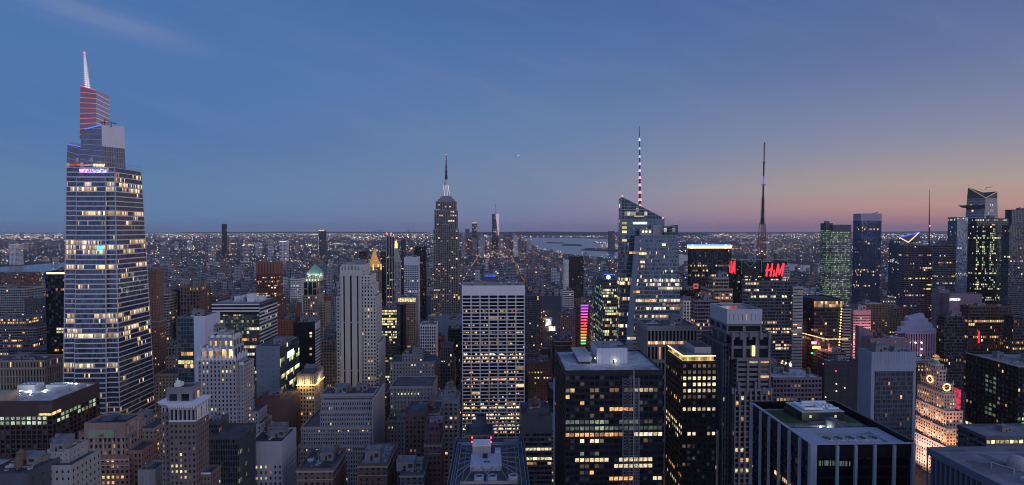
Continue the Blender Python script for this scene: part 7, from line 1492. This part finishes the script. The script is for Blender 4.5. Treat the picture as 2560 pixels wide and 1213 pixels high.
m.box(q[0], r[0] + 1.5, 757.6, 758.6, q[2], r[2]); b.part('sign', m, emit('sign_orange', (.75, .16, .09), .65)); m = MB(); c = at(1739.5, 715.5, 757.4); m.lathe(c[0], c[1], [(1.9, c[2] - 1), (1.9, c[2] + 1)], 12); b.part('emblem', m, WL['black'])
b = find('teal-lit windows'); g = b.grids[0]
for (y0, y1, z0, z1, mt) in ((430, 442, 12, 20, 'grn_dim'), (430, 442, 30, 42, 'grn_dim')): pass
b.lit(g, [(2462, 2494, y, 'grn_dim', .8) for y in (942, 950, 960, 970, 980, 1010, 1020, 1030, 1040)] + [(2410, 2470, 1068, 'cream', .8), (2470, 2546, 1085, 'amber', .7), (2430, 2520, 1000, 'dim', .15)], 'L'); b.lit(g, [(2548, 2560, y, 'green', 1) for y in (1046, 1055, 1064)])
m = MB(); z = b.tops[0][4]; m.box(g.x0 - .5, g.x0 + 1, g.y0 - .5, g.y1, z + .9, z + 1.5); m.box(g.x0 + 1.01, g.x1, g.y0 - .5, g.y0 + .8, z + .9, z + 1.5); b.part('roof_rim', m, WL['pale'])
# the blue illuminated crown behind the needle-mast tower
b = simple('office_tower', 'dark tower with a folded triangular crown outlined in blue and white light', 'the folded blue-outlined crown', [(2250, 2304, 602, 1350, 40)], 'glass', vb=640, wall='slate', gl='cool', clut=0)
g = b.grids[0]; zt = b.tops[0][4]; A_, B_, C_, D_ = at(2249, 594, 1349), at(2271, 606, 1345), at(2298, 581, 1349), at(2305, 584, 1365); m = MB()
m.face([A_, B_, C_]); m.face([(A_[0], A_[1] + 2, A_[2]), (C_[0], C_[1] + 2, C_[2]), (B_[0], B_[1] + 2, B_[2])]); m.hexa([(B_[0], 1350, zt), (g.x1, 1350, zt), (g.x1, 1385, zt), (B_[0], 1385, zt)], [(B_[0], 1350, B_[2] - 3), (C_[0], 1350, C_[2]), (D_[0], 1385, D_[2]), (B_[0], 1385, B_[2])]); b.part('crown', m, WL['slate'])
m = MB(); m.bar(A_, B_, 1.4); m.bar(B_, C_, 1.4); b.part('light_strip', m, emit('outline_warm', (1, .75, .5), 1.2)); m = MB(); m.bar(A_, C_, 1.6); b.part('light_strip', m, emit('outline_blue', (.1, .12, 1), 1.2)); T.append(b)
# bright sign glow beside the angular hotel (screens on the square)
b = find('angular dark glass hotel')
for p, y, w_, h, nm, col, s_ in ((2035, 857, 3.2, 1.6, 'screen_magenta', (1, .12, .45), 3.5), (2041, 869, 5, 1.5, 'screen_orange', (1, .50, .10), 4), (2030, 883, 1, 1, 'screen_green', (.05, .9, .3), 2)):
    q = at(p, y, 696); m = MB(); m.box(q[0] - w_, q[0] + w_, 695.4, 696.4, q[2] - h, q[2] + h); b.part('screen', m, emit(nm, col, s_))
l = bpy.data.lights.new('screen_light', 'POINT'); l.energy = 60000; l.color = (1, .35, .25); l.shadow_soft_size = 4; o = bpy.data.objects.new('screen_light', l); COL.objects.link(o); o.parent = b.root; q = at(2040, 864, 690); o.location = (q[0] - b.root.location.x, 690 - b.root.location.y, q[2])
for b in T: b.done()
# downtown and isolated far towers
far = [('office_tower', 'squat dark tower with lit top left of the far tapering skyscraper', [(1180, 1193, 557, 5600, 60)], 'brick', 'slate'), ('office_tower', 'thin stepped tower left of the squat dark downtown tower', [(1163, 1173, 572, 5400, 50)], 'brick', 'grey'),
       ('office_tower', 'very dark isolated supertall on the horizon above the left plain', [(554, 563, 560, 5000, 30)], 'dark', 'dark'), ('office_tower', 'isolated dark riverside tower with a lit rim on the horizon, left of centre', [(797, 811, 576, 4300, 45)], 'dark', 'slate'),
       ('apartment_tower', 'isolated white tower beyond the East River at the far left', [(22, 42, 611, 3900, 50)], 'bands', 'white'), ('office_tower', 'waterside tower on the far Hudson shore left of the faceted skyscraper', [(1523, 1537, 578, 6500, 60)], 'glass', 'slate'),
       ('office_tower', 'pale thin downtown tower just right of the stepped skyscraper', [(1154, 1163, 582, 4800, 50)], 'stone', 'pale'), ('office_tower', 'grey flat-topped downtown tower right of the far tapering skyscraper', [(1262, 1273, 582, 5700, 60)], 'stone', 'grey'),
       ('office_tower', 'broad pale downtown tower furthest right before the bay', [(1280, 1292, 584, 5500, 60)], 'stone', 'pale'), ('office_tower', 'dark downtown slab between the squat tower and the far tapering skyscraper', [(1207, 1216, 583, 5500, 60)], 'dark', 'dark'),
       ('apartment_tower', 'white-topped block with bright roof lights on the plain left of centre', [(699, 716, 603, 3600, 40)], 'stone', 'white'), ('apartment_tower', 'thin chimney-like white tower on the plain between the two isolated dark towers', [(740, 744, 590, 4500, 20)], 'plain', 'pale')]
for nm, lab, bx, sty, wl in far:
    b = simple(nm, lab, lab, bx, sty, vb=600, clut=0, wall=wl, bay=9, flo=9, pw=3, sh=3, d=1, e=.4, top=6, parapet=2, gl='home')
    if 'rim' in lab or 'white-topped' in lab or 'lit top' in lab: g = b.grids[0]; m = MB(); m.box(g.x0, g.x1, g.y0 - 2, g.y0 - .2, b.tops[0][4] - 4, b.tops[0][4] + 1); b.part('light_strip', m, emit('far_rim', (1, .7, .5), 1.2))
    b.done()
# ================================================================== ground, water, hills
def struct(name, mb, m): o = obj(name, mb, m); o['kind'] = 'structure'; return o
def inpoly(x, y, P):
    c = False; n = len(P)
    for i in range(n):
        x1, y1 = P[i][:2]; x2, y2 = P[i - 1][:2]
        if (y1 > y) != (y2 > y) and x < (x2 - x1) * (y - y1) / (y2 - y1) + x1: c = not c
    return c
m = MB(); m.face([(-44000, -3000, 0), (44000, -3000, 0), (44000, 36000, 0), (-44000, 36000, 0)]); struct('ground', m, surf('ground_dark', (.045, .045, .05), .95, .3, .002, streak=False))
wm, t, bs = mat('water'); bs.inputs['Base Color'].default_value = (.07, .11, .17, 1); bs.inputs['Roughness'].default_value = .22; bs.inputs['Specular IOR Level'].default_value = 1.0
tcw = t.new('ShaderNodeTexCoord'); bp = t.new('ShaderNodeBump'); bp.inputs['Strength'].default_value = .15; bp.inputs['Distance'].default_value = 3; t.put(bp.inputs['Height'], t.noise(tcw.outputs['Object'], .03, 4, .6)); t.put(bs.inputs['Normal'], bp.outputs[0])
WATER = []
def water(name, pts, z=.6):
    P = [ground_at(px, py, z) for px, py in pts]; WATER.append(P); m = MB(); m.face(P); o = struct(name, m, wm)
water('river', [(-500, 690), (-200, 678), (0, 668), (60, 664), (110, 660), (160, 656), (300, 649), (420, 645), (430, 650), (300, 658), (160, 670), (120, 680), (80, 690), (40, 700), (0, 712), (-200, 740), (-500, 780)])
water('bay', [(1304, 597), (1316, 594), (1400, 594.5), (1460, 596), (1530, 598), (1542, 608), (1600, 622), (1700, 636), (1850, 648), (2000, 661), (2100, 671), (2200, 682), (2400, 700), (2700, 730), (2700, 775), (2400, 732), (2240, 708), (2100, 698), (2000, 690), (1900, 680), (1800, 671), (1700, 662), (1620, 654), (1540, 647), (1480, 641), (1400, 633), (1350, 624), (1330, 612), (1318, 603)])
water('ocean', [(-700, 587.5), (-200, 587), (200, 586), (600, 585.6), (1170, 585), (1170, 580.6), (-700, 580.6)])
ISL = []
def island(name, pts, z=2.5):
    P = [ground_at(px, py, z) for px, py in pts]; ISL.append(P); m = MB(); m.hexa([(x, y, 0) for x, y, _ in P], P); struct(name, m, surf('ground_island', (.035, .04, .04), .95, .3, .002, streak=False))
island('island', [(1362, 607.6), (1412, 609), (1408, 606.4), (1370, 605.6)]); island('island', [(1402, 614), (1456, 615), (1452, 611.2), (1412, 610)]); island('island', [(1450, 625), (1545, 630), (1545, 622), (1470, 620)]); island('pier', [(1484, 606.6), (1520, 611), (1519, 609.2), (1486, 605.4)])
def ridge(name, px0, px1, Y, prof, depth, seed):
    R = random.Random(seed); m = MB(); n = 90; P = []
    for k in range(n + 1):
        px = px0 + (px1 - px0) * k / n; t = k / n; j = t * (len(prof) - 1); i = min(int(j), len(prof) - 2); py = prof[i] + (prof[i + 1] - prof[i]) * (j - i) + R.uniform(-.25, .25)
        P.append((at(px, py, Y)[0], at(px, py, Y)[2]))
    for (x0, z0), (x1, z1) in zip(P, P[1:]):
        m.face([(x0, Y - depth, 0), (x1, Y - depth, 0), (x1, Y, z1), (x0, Y, z0)]); m.face([(x0, Y, z0), (x1, Y, z1), (x1, Y + depth, 0), (x0, Y + depth, 0)])
    struct(name, m, surf('hills', (.03, .04, .04), 1, .3, .0006, streak=False))
ridge('hills', 1130, 1760, 18500, [583, 581, 579.5, 579, 579.8, 580.6, 581, 581.5, 582.5], 1600, 1)
ridge('hills', 1640, 2700, 27000, [582.5, 582, 582.3, 582, 581.5, 580, 578.6, 578, 579.5, 578, 577], 2500, 2)
ridge('hills', 480, 1060, 30000, [581, 580, 579.6, 579.4, 579.8, 580.6], 2500, 3)

# ================================================================== fill-in blocks between the towers
COLW = {'stone': 'grey stone', 'grey': 'slate-grey', 'tan': 'tan stone', 'brown': 'brown brick', 'brick': 'red brick', 'dbrick': 'dark brick', 'slate': 'bluish dark', 'pale': 'pale stone', 'dark': 'near-black', 'rust': 'rusty brick', 'mauve': 'purplish', 'white': 'white'}
used = set(h.get('ref') for h in HEROES); LABELS = set()
def clash(x0, x1, y0, y1, mg=3):
    return any(x0 < h['r'][1] + mg and x1 > h['r'][0] - mg and y0 < h['r'][3] + mg and y1 > h['r'][2] - mg for h in HEROES)
def hidden(px0, px1, top, y0, bot=None):
    return any(h['r'][2] < y0 and h['px'][0] <= px0 and h['px'][1] >= px1 and h['top'] <= top for h in HEROES)
def relabel(px0, px1, Y, word, kind, top):
    c = (px0 + px1) / 2
    hs = sorted((h for h in HEROES if h.get('ref') and not h.get('fill')), key=lambda h: abs((h['px'][0] + h['px'][1]) / 2 - c) + abs(h['r'][2] - Y) * .12 + max(0, h['top'] - top) * .2)
    for h in hs[:7]:
        a, b_ = h['px']; rel = ('in front of' if Y < h['r'][2] else 'behind') if min(b_, px1) - max(a, px0) > .35 * (px1 - px0) else ('left of' if c < (a + b_) / 2 else 'right of')
        for size in ('', 'lower ', 'small ', 'further '):
            for adj in (word, ):
                lab = f"{size}{adj} {kind} {rel} {h['ref']}"
                if lab not in LABELS and len(lab.split()) <= 16: LABELS.add(lab); return lab
    return f"{word} {kind} lost among the dense midtown roofs"
R = random.Random(21); nfill = 0; fills = []
AVE = [136, -160, -292, 402, 660, -430, -600, 930]
for row, Y in enumerate([262, 300, 395, 470, 520, 590, 660, 700, 745, 800, 850, 905, 960, 1010, 1070, 1130, 1190, 1250, 1300]):
    x = (-130 - 1240) / F * Y
    while x < (2680 - 1240) / F * Y and nfill < 215:
        w_ = R.uniform(22, 40) * (1 + Y / 2600); dp = R.uniform(20, 32); x0, x1 = x + R.uniform(0, 2), x + w_; y0 = Y + R.uniform(0, 8); x += w_ + R.uniform(0.6, 3)
        if any(x0 < a + 12 and x1 > a - 12 for a in AVE) or clash(x0, x1, y0, y0 + dp): continue
        z = min(R.choice((45, 60, 70, 80, 95, 110, 125)) * R.uniform(.85, 1.15), 135 if Y > 600 else 105)
        if Y > 1000: z = R.choice((35, 45, 60, 75, 95)) * R.uniform(.85, 1.15)
        px0, _ = proj(x0, y0, z); px1, top = proj(x1, y0, z)
        env = max([h['vb'] for h in HEROES if h['r'][2] > y0 and h['px'][0] < px1 - 2 and h['px'][1] > px0 + 2 and not h.get('fill')] + [640 + max(0, (1300 - Y)) * .12])
        if top < env:
            z = at(px0, env + R.uniform(0, 14), y0)[2]; px1, top = proj(x1, y0, z)
        if z < 22 or top > 1210 or hidden(px0, px1, top, y0): continue
        wl = R.choice(['stone', 'grey', 'tan', 'brown', 'dbrick', 'slate', 'stone', 'grey', 'dark', 'pale', 'brown', 'mauve', 'rust']); sty = R.choice(['stone', 'stone', 'brick', 'brick', 'bands', 'ribs', 'dark' if wl in ('dark', 'slate') else 'stone'])
        kd = R.choice(('block', 'building', 'mid-rise')) if z < 85 else R.choice(('high-rise', 'tower block'))
        lab = relabel(px0, px1, y0, COLW[wl], kd, top)
        b = Building('city_building', lab, ((x0 + x1) / 2, y0 + dp / 2), 'building', 'midtown buildings between the towers')
        st = dict(ST[sty]); st['wall'] = wl; st['gl'] = R.choice(['mid', 'mid', 'dark', 'warm', 'home', 'mid']); k = 1 + max(0, Y - 500) / 900; st['bay'] *= k; st['pw'] *= k * .9; st['flo'] *= min(k, 1.3); st['sh'] *= min(k, 1.3)
        if R.random() < .5 and z > 50:
            z1 = z * R.uniform(.6, .85); b.tower(x0, x1, y0, y0 + dp, 0, z1, st); i = R.uniform(2, 6); b.tower(x0 + i, x1 - i * R.uniform(.5, 1.6), y0 + i * .6, y0 + dp - 3, z1 - 1.2, z, st, uo=500); tp = (x0 + i, x1 - i * 1.6, y0 + i * .6, y0 + dp - 3, z - 1.2)
        else: b.tower(x0, x1, y0, y0 + dp, 0, z, st, roof=R.choice(('dark', 'grey', 'tar', 'dark', 'pale'))); tp = (x0, x1, y0, y0 + dp, z - 1.2)
        clutter(b, *tp, seed=nfill, n=R.choice((2, 3, 4)) if Y < 900 else 1); b.done(); nfill += 1
        HEROES.append(dict(r=(x0, x1, y0, y0 + dp), px=(px0, px1), top=top, vb=0, ref=lab, fill=True, z=z))
print('fill blocks', nfill, 'dups', 0)
# flat-fronted distant towers one can still pick out
FW = [cells('far_wall_%d' % k, (.02, .025, .035), plo, .45, .8, cols, es, wall=c, clus=1.0, win=(.15, .85, .3, .8)) for k, (c, plo, cols, es) in enumerate([
    ((.26, .23, .24), .06, WARM, 2.4), ((.34, .35, .39), .05, WARM, 2.2), ((.21, .235, .29), .07, WARM, 2.6), ((.52, .54, .58), .04, COOL, 1.8), ((.25, .19, .19), .06, AMBER, 2.6)])]
CN = ['brown', 'grey', 'dark blue-grey', 'pale', 'dark reddish']
def far_tower(x0, x1, y0, y1, z, k, cell, lab, grp):
    m = MB(); m.box(x0, x1, y0, y1, 0, z, bay=cell, flo=cell * .9, uo=R.randrange(900)); s_ = (x1 - x0); m.box(x0 + s_ * .25, x0 + s_ * .7, y0 + s_ * .2, y1 - s_ * .2, z - .2, z + s_ * .14 + 2)
    o = obj('distant_building', m, [FW[k]], None, ((x0 + x1) / 2, (y0 + y1) / 2, 0)); o.data.materials.append(RF['dark'])
    for p in o.data.polygons:
        if p.normal.z > .9: p.material_index = 1
    tag(o, lab, 'building', grp)
DT = 'distant downtown towers near the bay'
for k in range(46):
    px = R.gauss(1225, 45) if k < 34 else R.uniform(1120, 1330); 
    if 1222 < px < 1254: px += R.choice((-26, 26))
    Y = R.uniform(4700, 6100); py = R.uniform(586, 602) if px < 1300 else R.uniform(596, 606); z = at(px, py, Y)[2]; x = at(px, py, Y)[0]; w_ = R.uniform(28, 50); kk = R.randrange(5)
    if inpoly(x, Y, WATER[1]): continue
    far_tower(x - w_ / 2, x + w_ / 2, Y, Y + w_, max(z, 40), kk, 10, f'{CN[kk]} tower in the distant downtown cluster between the stepped skyscraper and the bay', DT)
for k in range(26):
    px = R.choice((R.gauss(570, 60), R.gauss(640, 90), R.uniform(380, 1060), R.uniform(2210, 2420))); Y = R.uniform(3600, 7000); x, _, z = at(px, R.uniform(588, 604) + (7000 - Y) * .004, Y); w_ = R.uniform(24, 50); kk = R.randrange(5)
    if any(inpoly(x, Y, P) for P in WATER): continue
    far_tower(x - w_ / 2, x + w_ / 2, Y, Y + w_, max(z, 50), kk, 12, f'{CN[kk]} block standing above the low distant city plain near the horizon', 'tall blocks on the distant city plain')
# the low city as one mass
city = MB(); lamps = MB(); cells_used = set(); n = 0
def free(x, y): return not any(inpoly(x, y, P) for P in WATER)
Rc = random.Random(5)
tries = 0
while n < 21000 and tries < 90000:
    tries += 1
    px = Rc.uniform(-120, 2680); u = Rc.random(); py = 584 + (740 - 584) * u ** 1.25
    g0 = ground_at(px, py); Y = g0[1]
    if Y < 1330 or Y > 26000: continue
    sz = max(26, Y * .008); gx, gy = round(g0[0] / sz), round(Y / (sz * 1.25)); key = (gx, gy, int(math.log2(sz)))
    if key in cells_used: continue
    cells_used.add(key); x, y = gx * sz, gy * sz * 1.25
    if any(abs(x - a) < 12 for a in AVE) and Y < 3500 or clash(x - sz / 2, x + sz / 2, y, y + sz) or not free(x, y): continue
    hgt = Rc.choice((12, 15, 18, 20, 24, 28, 34)) * Rc.uniform(.8, 1.2)
    q = Rc.random()
    if q < .10: hgt *= 2.0
    if q < .03 and Y < 9000: hgt *= 1.5
    hgt = min(hgt, 95); w_, d_ = sz * Rc.uniform(.6, .97), sz * Rc.uniform(.7, 1.1)
    tp = proj(x, y, hgt)[1]
    if tp < 590 and Y < 5000: continue
    if -60 < px < 175 and tp < 699 and py > 657: continue
    cell = max(3.6, Y * .0028); mi = Rc.randrange(5); uo = Rc.randrange(100, 90000); f0 = len(city.f)
    city.box(x - w_ / 2, x + w_ / 2, y, y + d_, 0, hgt, mi, bay=cell, flo=cell, uo=uo)
    city.mi[f0 + 4] = 5 + Rc.randrange(3)
    if Rc.random() < .5 and Y < 5000: a = Rc.uniform(-.3, .1) * w_; city.box(x + a, x + a + w_ * .3, y + d_ * .3, y + d_ * .6, hgt - .1, hgt + 4, 5 + Rc.randrange(3))
    n += 1
o = obj('distant_city', city, FW + [RF['dark'], RF['grey'], RF['tar']]); tag(o, 'endless low city blocks spreading to the horizon behind the towers', 'city', None, 'stuff')
LC = [emit('spark_warm', (1, .72, .42), 2.2), emit('spark_white', (1, .94, .85), 2.4), emit('spark_orange', (1, .46, .16), 1.9), emit('spark_cool', (.8, .92, 1), 2.2), emit('spark_red', (1, .08, .10), 2.0), emit('spark_green', (.5, 1, .6), 1.4)]
cl = [(Rc.uniform(-50, 2600), Rc.uniform(585, 650)) for _ in range(90)]
for k in range(13000):
    if k > 11000: px, py = Rc.uniform(-60, 2600), Rc.uniform(586.5, 598)
    elif k < 2400: c = Rc.choice(cl); px, py = Rc.gauss(c[0], 16), Rc.gauss(c[1], 1.8)
    else: px = Rc.uniform(-60, 2600); py = 586 + 130 * Rc.random() ** 1.7
    if py < 585.5: continue
    x, y, _ = ground_at(px, py)
    if y < 1330 or not free(x, y) or clash(x, x, y, y, 0): continue
    s_ = y / F * Rc.choice((.32, .4, .5, .5, .65, .85, 1.2)); z = Rc.uniform(14, 36) if y < 6000 else Rc.uniform(10, 30); mi = Rc.choices(range(6), (30, 32, 20, 12, 4, 2))[0]
    lamps.bar((x, y, z - s_ * .5), (x, y, z + s_ * .5), s_ * .6, mi, 6)
# rows of street lights running away down the avenues and across
for a in AVE + [-760, -950, -1180, 1180, -1500, 1450, 250, -60]:
    y = 1400
    while y < 6500:
        if free(a, y) and Rc.random() < .8 and not clash(a, a, y, y, 6): s_ = y / F * .42; lamps.bar((a + Rc.uniform(-8, 8), y, 9), (a, y, 9 + s_), s_ * .55, Rc.choice((2, 0, 0, 2, 4)), 6)
        y += 34 + y * .01
for y in range(1500, 6000, 190):
    x = -2600
    if y % 3: continue
    while x < 2600:
        if abs(x) < y * 1.05 and free(x, y) and not clash(x, x, y, y, 6): s_ = y / F * .38; lamps.bar((x, y + Rc.uniform(-4, 4), 10), (x, y, 10 + s_), s_ * .55, Rc.choice((0, 2, 2)), 6)
        x += 45
# lights of the far shore and pier
for px0, px1, y0, y1, nn in ((1380, 1530, 589, 595, 70), (1486, 1520, 606, 610, 24), (1500, 1545, 612, 618, 26), (1455, 1545, 621, 627, 16), (1345, 1400, 622, 632, 10), (1716, 2060, 592, 606, 60), (1880, 2060, 606, 640, 50), (2245, 2600, 590, 604, 90), (860, 1080, 590, 606, 60), (-40, 160, 587, 600, 50), (0, 150, 650, 662, 40)):
    for k in range(nn):
        t_ = Rc.random(); px, py = px0 + (px1 - px0) * t_, (y0 + (y1 - y0) * t_ + Rc.uniform(-1, 1)) if px1 - px0 < 40 else Rc.uniform(y0, y1); x, y, _ = ground_at(px, py); s_ = y / F * Rc.choice((.5, .7, .9)); lamps.bar((x, y, 6), (x, y, 6 + s_), s_ * .6, Rc.choice((0, 1, 1, 2)), 6)
o = obj('distant_city_lights', lamps, LC); tag(o, 'countless street and building lights sparkling across the distant city plain', 'city lights', None, 'stuff')

# ================================================================== street, park and small things
m = MB(); m.box(124, 148, 560, 3800, .02, .06); struct('avenue', m, surf('asphalt', (.045, .045, .05), .9, .2))
lampmesh = MB(); lampmesh.bar((0, 0, 0), (0, 0, 9), .18, 0, 6); lampmesh.bar((0, 0, 9), (-2.4, 0, 9.4), .12, 0); lampmesh.box(-3.6, -2.0, -.5, .5, 9.2, 9.7, 1)
pole = MB(); pole.bar((0, 0, 0), (0, 0, 9), .18, 0, 6); pole.bar((0, 0, 9), (2.4, 0, 9.4), .12); head = MB(); head.lathe(2.4, 0, [(.1, 8.8), (1.1, 9.2), (1.1, 9.7), (.1, 10.1)], 8)
pm, hm = pole.mesh('pole', WL['dark']), head.mesh('lamp', emit('street_sodium', (1, .62, .26), 5))
for k in range(22):
    y = 1010 + k * 34; o = thing('street_lamp', (125.5 if k % 2 else 146.5, y, 0), 'street lamp glowing warm on the avenue that runs away right of the white slab', 'street lamp', 'street lamps along the avenue')
    for nm, me in (('pole', pm), ('lamp', hm)): c = bpy.data.objects.new(nm, me); COL.objects.link(c); c.parent = o
    if k % 2 == 0: o.rotation_euler = (0, 0, math.pi)
    if k % 4 == 0: l = bpy.data.lights.new('lamp_light', 'POINT'); l.energy = 26000; l.color = (1, .62, .32); l.shadow_soft_size = 2; c = bpy.data.objects.new('lamp_light', l); COL.objects.link(c); c.parent = o; c.location = (3, 0, 8.5)
for (p, y, w_, h, nm, col, s_, lab) in ((1371, 806, 5, 12, 'bill_white', (1, .95, .8), 1.8, 'tall white lit billboard on the bright avenue'), (1380, 822, 6, 8, 'bill_cream', (1, .88, .68), 2.2, 'wide cream lit billboard low on the bright avenue'), (1377, 798, 2, 7, 'bill_blue', (.1, .15, 1), 1.6, 'slim blue lit sign above the cream billboard')):
    q = at(p, y, 1000); r0 = thing('billboard', (q[0], 1000, 0), lab, 'billboard'); m = MB(); m.box(q[0] - w_, q[0] + w_, 999.6, 1000.4, q[2] - h / 2, q[2] + h / 2); c = obj('panel', m, emit(nm, col, s_, 0, .25), r0); m = MB(); m.bar((q[0], 1000.8, 0), (q[0], 1000.8, q[2]), .6); obj('post', m, WL['dark'], r0)
for (p0, p1, y, lab) in ((1212, 1240, 690, 'blue-lit rooftop sign above the white slab'),):
    q, r = at(p0, y, 1000), at(p1, y, 1000); r0 = thing('rooftop_sign', ((q[0] + r[0]) / 2, 1000, 0), lab, 'sign'); m = MB(); m.box(q[0], r[0], 999, 1001, q[2] - 1.3, q[2] + 1.3); obj('panel', m, emit('sign_cobalt', (.06, .10, 1), 1.2, 0, .3), r0); m = MB(); m.box(q[0], r[0], 1001.1, 1014, 0, q[2] + 3, bay=4, flo=4); obj('wall', m, FW[2], r0); m = MB(); m.box(q[0] - 4, r[0] + 4, 1000.5, 1015, 0, q[2] - 3); obj('block', m, WL['slate'], r0)
for k in range(20):
    X_, y = ((-160, 402, 136, -292)[k % 4], 430 + (k // 4) * 120); side_ = 1 if k % 2 else -1
    if any(h['r'][0] < X_ + side_ * 9 < h['r'][1] and h['r'][2] < y < h['r'][3] for h in HEROES): continue
    o = thing('street_lamp', (X_ + side_ * 9, y, 0), 'street lamp throwing warm light up the dark canyon between the midtown towers', 'street lamp', 'street lamps between the midtown towers')
    for nm, me in (('pole', pm), ('lamp', hm)): c = bpy.data.objects.new(nm, me); COL.objects.link(c); c.parent = o
    l = bpy.data.lights.new('lamp_light', 'POINT'); l.energy = 42000; l.color = (1, .60, .30); l.shadow_soft_size = .6; c = bpy.data.objects.new('lamp_light', l); COL.objects.link(c); c.parent = o; c.location = (2.5, 0, 8)
# park trees
lf = surf('foliage', (.035, .065, .03), 1, .5, 1.5, streak=False); bark = surf('bark', (.08, .06, .05))
Rt = random.Random(9)
for k in range(16):
    x, y = 40 + (k % 8) * 9 + Rt.uniform(-2, 2), 775 + (k // 8) * 14 + Rt.uniform(-3, 3); 
    if any(x > h['r'][0] and x < h['r'][1] and y > h['r'][2] and y < h['r'][3] for h in HEROES): continue
    o = thing('park_tree', (x, y, 0), 'dark leafy tree in the small park right of the white slab', 'tree', 'trees of the small park'); m = MB(); m.bar((x, y, 0), (x, y, 12), (.6, .3), 0, 8)
    for a in range(5): an = a * 1.26; m.bar((x, y, 8 + a * .8), (x + 3.5 * math.cos(an), y + 3.5 * math.sin(an), 14 + a), (.25, .08))
    obj('trunk', m, bark, o); m = MB()
    for q in range(260):
        u, v = Rt.uniform(-1, 1), Rt.uniform(0, 6.283); rr = Rt.random() ** .4 * 6; c = Vector((x + rr * math.cos(v) * math.sqrt(1 - u * u), y + rr * math.sin(v) * math.sqrt(1 - u * u), 16 + rr * u * .9)); e = Vector([Rt.uniform(-1, 1) for _ in range(3)]).normalized(); f_ = e.cross(Vector((0, 0, 1.01))).normalized(); s_ = Rt.uniform(.4, .9)
        m.face([c - e * s_, c - f_ * s_, c + e * s_, c + f_ * s_])
    obj('crown', m, lf, o)
# suspension bridge far away across the narrows
Yb = 17500; a, c = at(950, 580, Yb), at(1022, 580, Yb); r0 = thing('suspension_bridge', ((a[0] + c[0]) / 2, Yb, 0), 'tiny twin-towered suspension bridge on the horizon left of the stepped skyscraper', 'bridge')
for p in (a, c): m = MB(); m.box(p[0] - 16, p[0] - 6, Yb - 8, Yb + 8, 0, 205); m.box(p[0] + 6, p[0] + 16, Yb - 8, Yb + 8, 0, 205); m.box(p[0] - 6, p[0] + 6, Yb - 8, Yb + 8, 190, 203); obj('bridge_tower', m, WL['slate'], r0)
m = MB()
for k in range(24):
    f1, f2 = k / 24, (k + 1) / 24; X1, X2 = a[0] + (c[0] - a[0]) * f1, a[0] + (c[0] - a[0]) * f2; m.bar((X1, Yb, 75 + 130 * (2 * f1 - 1) ** 2), (X2, Yb, 75 + 130 * (2 * f2 - 1) ** 2), 4)
m.bar((a[0] - 450, Yb, 60), (a[0], Yb, 203), 4); m.bar((c[0], Yb, 203), (c[0] + 450, Yb, 60), 4); obj('cable', m, WL['slate'], r0); m = MB(); m.box(a[0] - 500, c[0] + 500, Yb - 15, Yb + 15, 66, 74); obj('deck', m, WL['slate'], r0)
# airliners
def plane(px, py, Y, s, rz, lab):
    q = at(px, py, Y); r0 = thing('airliner', q, lab, 'airplane'); m = MB(); m.bar((-1, 0, 0), (1, 0, 0), .12, 0, 8); m.bar((1, 0, 0), (1.25, 0, 0), (.12, .03), 0, 8); m.bar((-1, 0, 0), (-1.4, 0, .06), (.12, .03), 0, 8); b0 = m
    for nm, mm in (('fuselage', b0),):
        c = bpy.data.objects.new(nm, mm.mesh(nm, surf('plane_white', (.8, .8, .82), .4, .05))); COL.objects.link(c); c.parent = r0
    w_ = MB()
    for s_ in (-1, 1): w_.hexa([(-.15, 0, -.03), (.25, 0, -.03), (-.25, 1.1 * s_, .03), (-.42, 1.1 * s_, .03)], [(-.15, 0, .0), (.25, 0, .0), (-.25, 1.1 * s_, .05), (-.42, 1.1 * s_, .05)])
    c = bpy.data.objects.new('wing', w_.mesh('wing', MATS['plane_white'])); COL.objects.link(c); c.parent = r0
    w_ = MB(); w_.hexa([(-1.35, -.02, .05), (-1.0, -.02, .05), (-1.0, .02, .05), (-1.35, .02, .05)], [(-1.45, -.02, .5), (-1.3, -.02, .5), (-1.3, .02, .5), (-1.45, .02, .5)]); c = bpy.data.objects.new('tail_fin', w_.mesh('tail_fin', MATS['plane_white'])); COL.objects.link(c); c.parent = r0
    l_ = MB(); l_.lathe(1.2, 0, [(.02, -.12), (.14, 0), (.02, .12)], 8); c = bpy.data.objects.new('landing_light', l_.mesh('landing_light', emit('landing', (1, .97, .9), 4))); COL.objects.link(c); c.parent = r0
    r0.scale = (s, s, s); r0.rotation_euler = (0, math.radians(-3), rz)
plane(1289, 389.5, 4500, 19, .1, 'small airliner in the clear sky right of the stepped skyscraper mast')
plane(1310, 563, 9000, 20, -.2, 'tiny airliner low over the bay near the horizon')

# ================================================================== haze
hm_ = bpy.data.materials.new('haze'); hm_.use_nodes = True; t = NT(hm_.node_tree); t.n.clear(); ov = t.new('ShaderNodeOutputMaterial'); pv = t.new('ShaderNodeVolumePrincipled')
pv.inputs['Color'].default_value = (.86, .90, 1.0, 1); pv.inputs['Density'].default_value = HAZE; t.l.new(pv.outputs[0], ov.inputs['Volume'])
m = MB(); m.box(-44500, 44500, -3500, 36500, -1, 470); o = obj('haze', m, hm_); o['kind'] = 'stuff'; o['label'] = 'thin blue dusk haze over the whole city'; o['category'] = 'haze'
print('objects', len(bpy.data.objects))
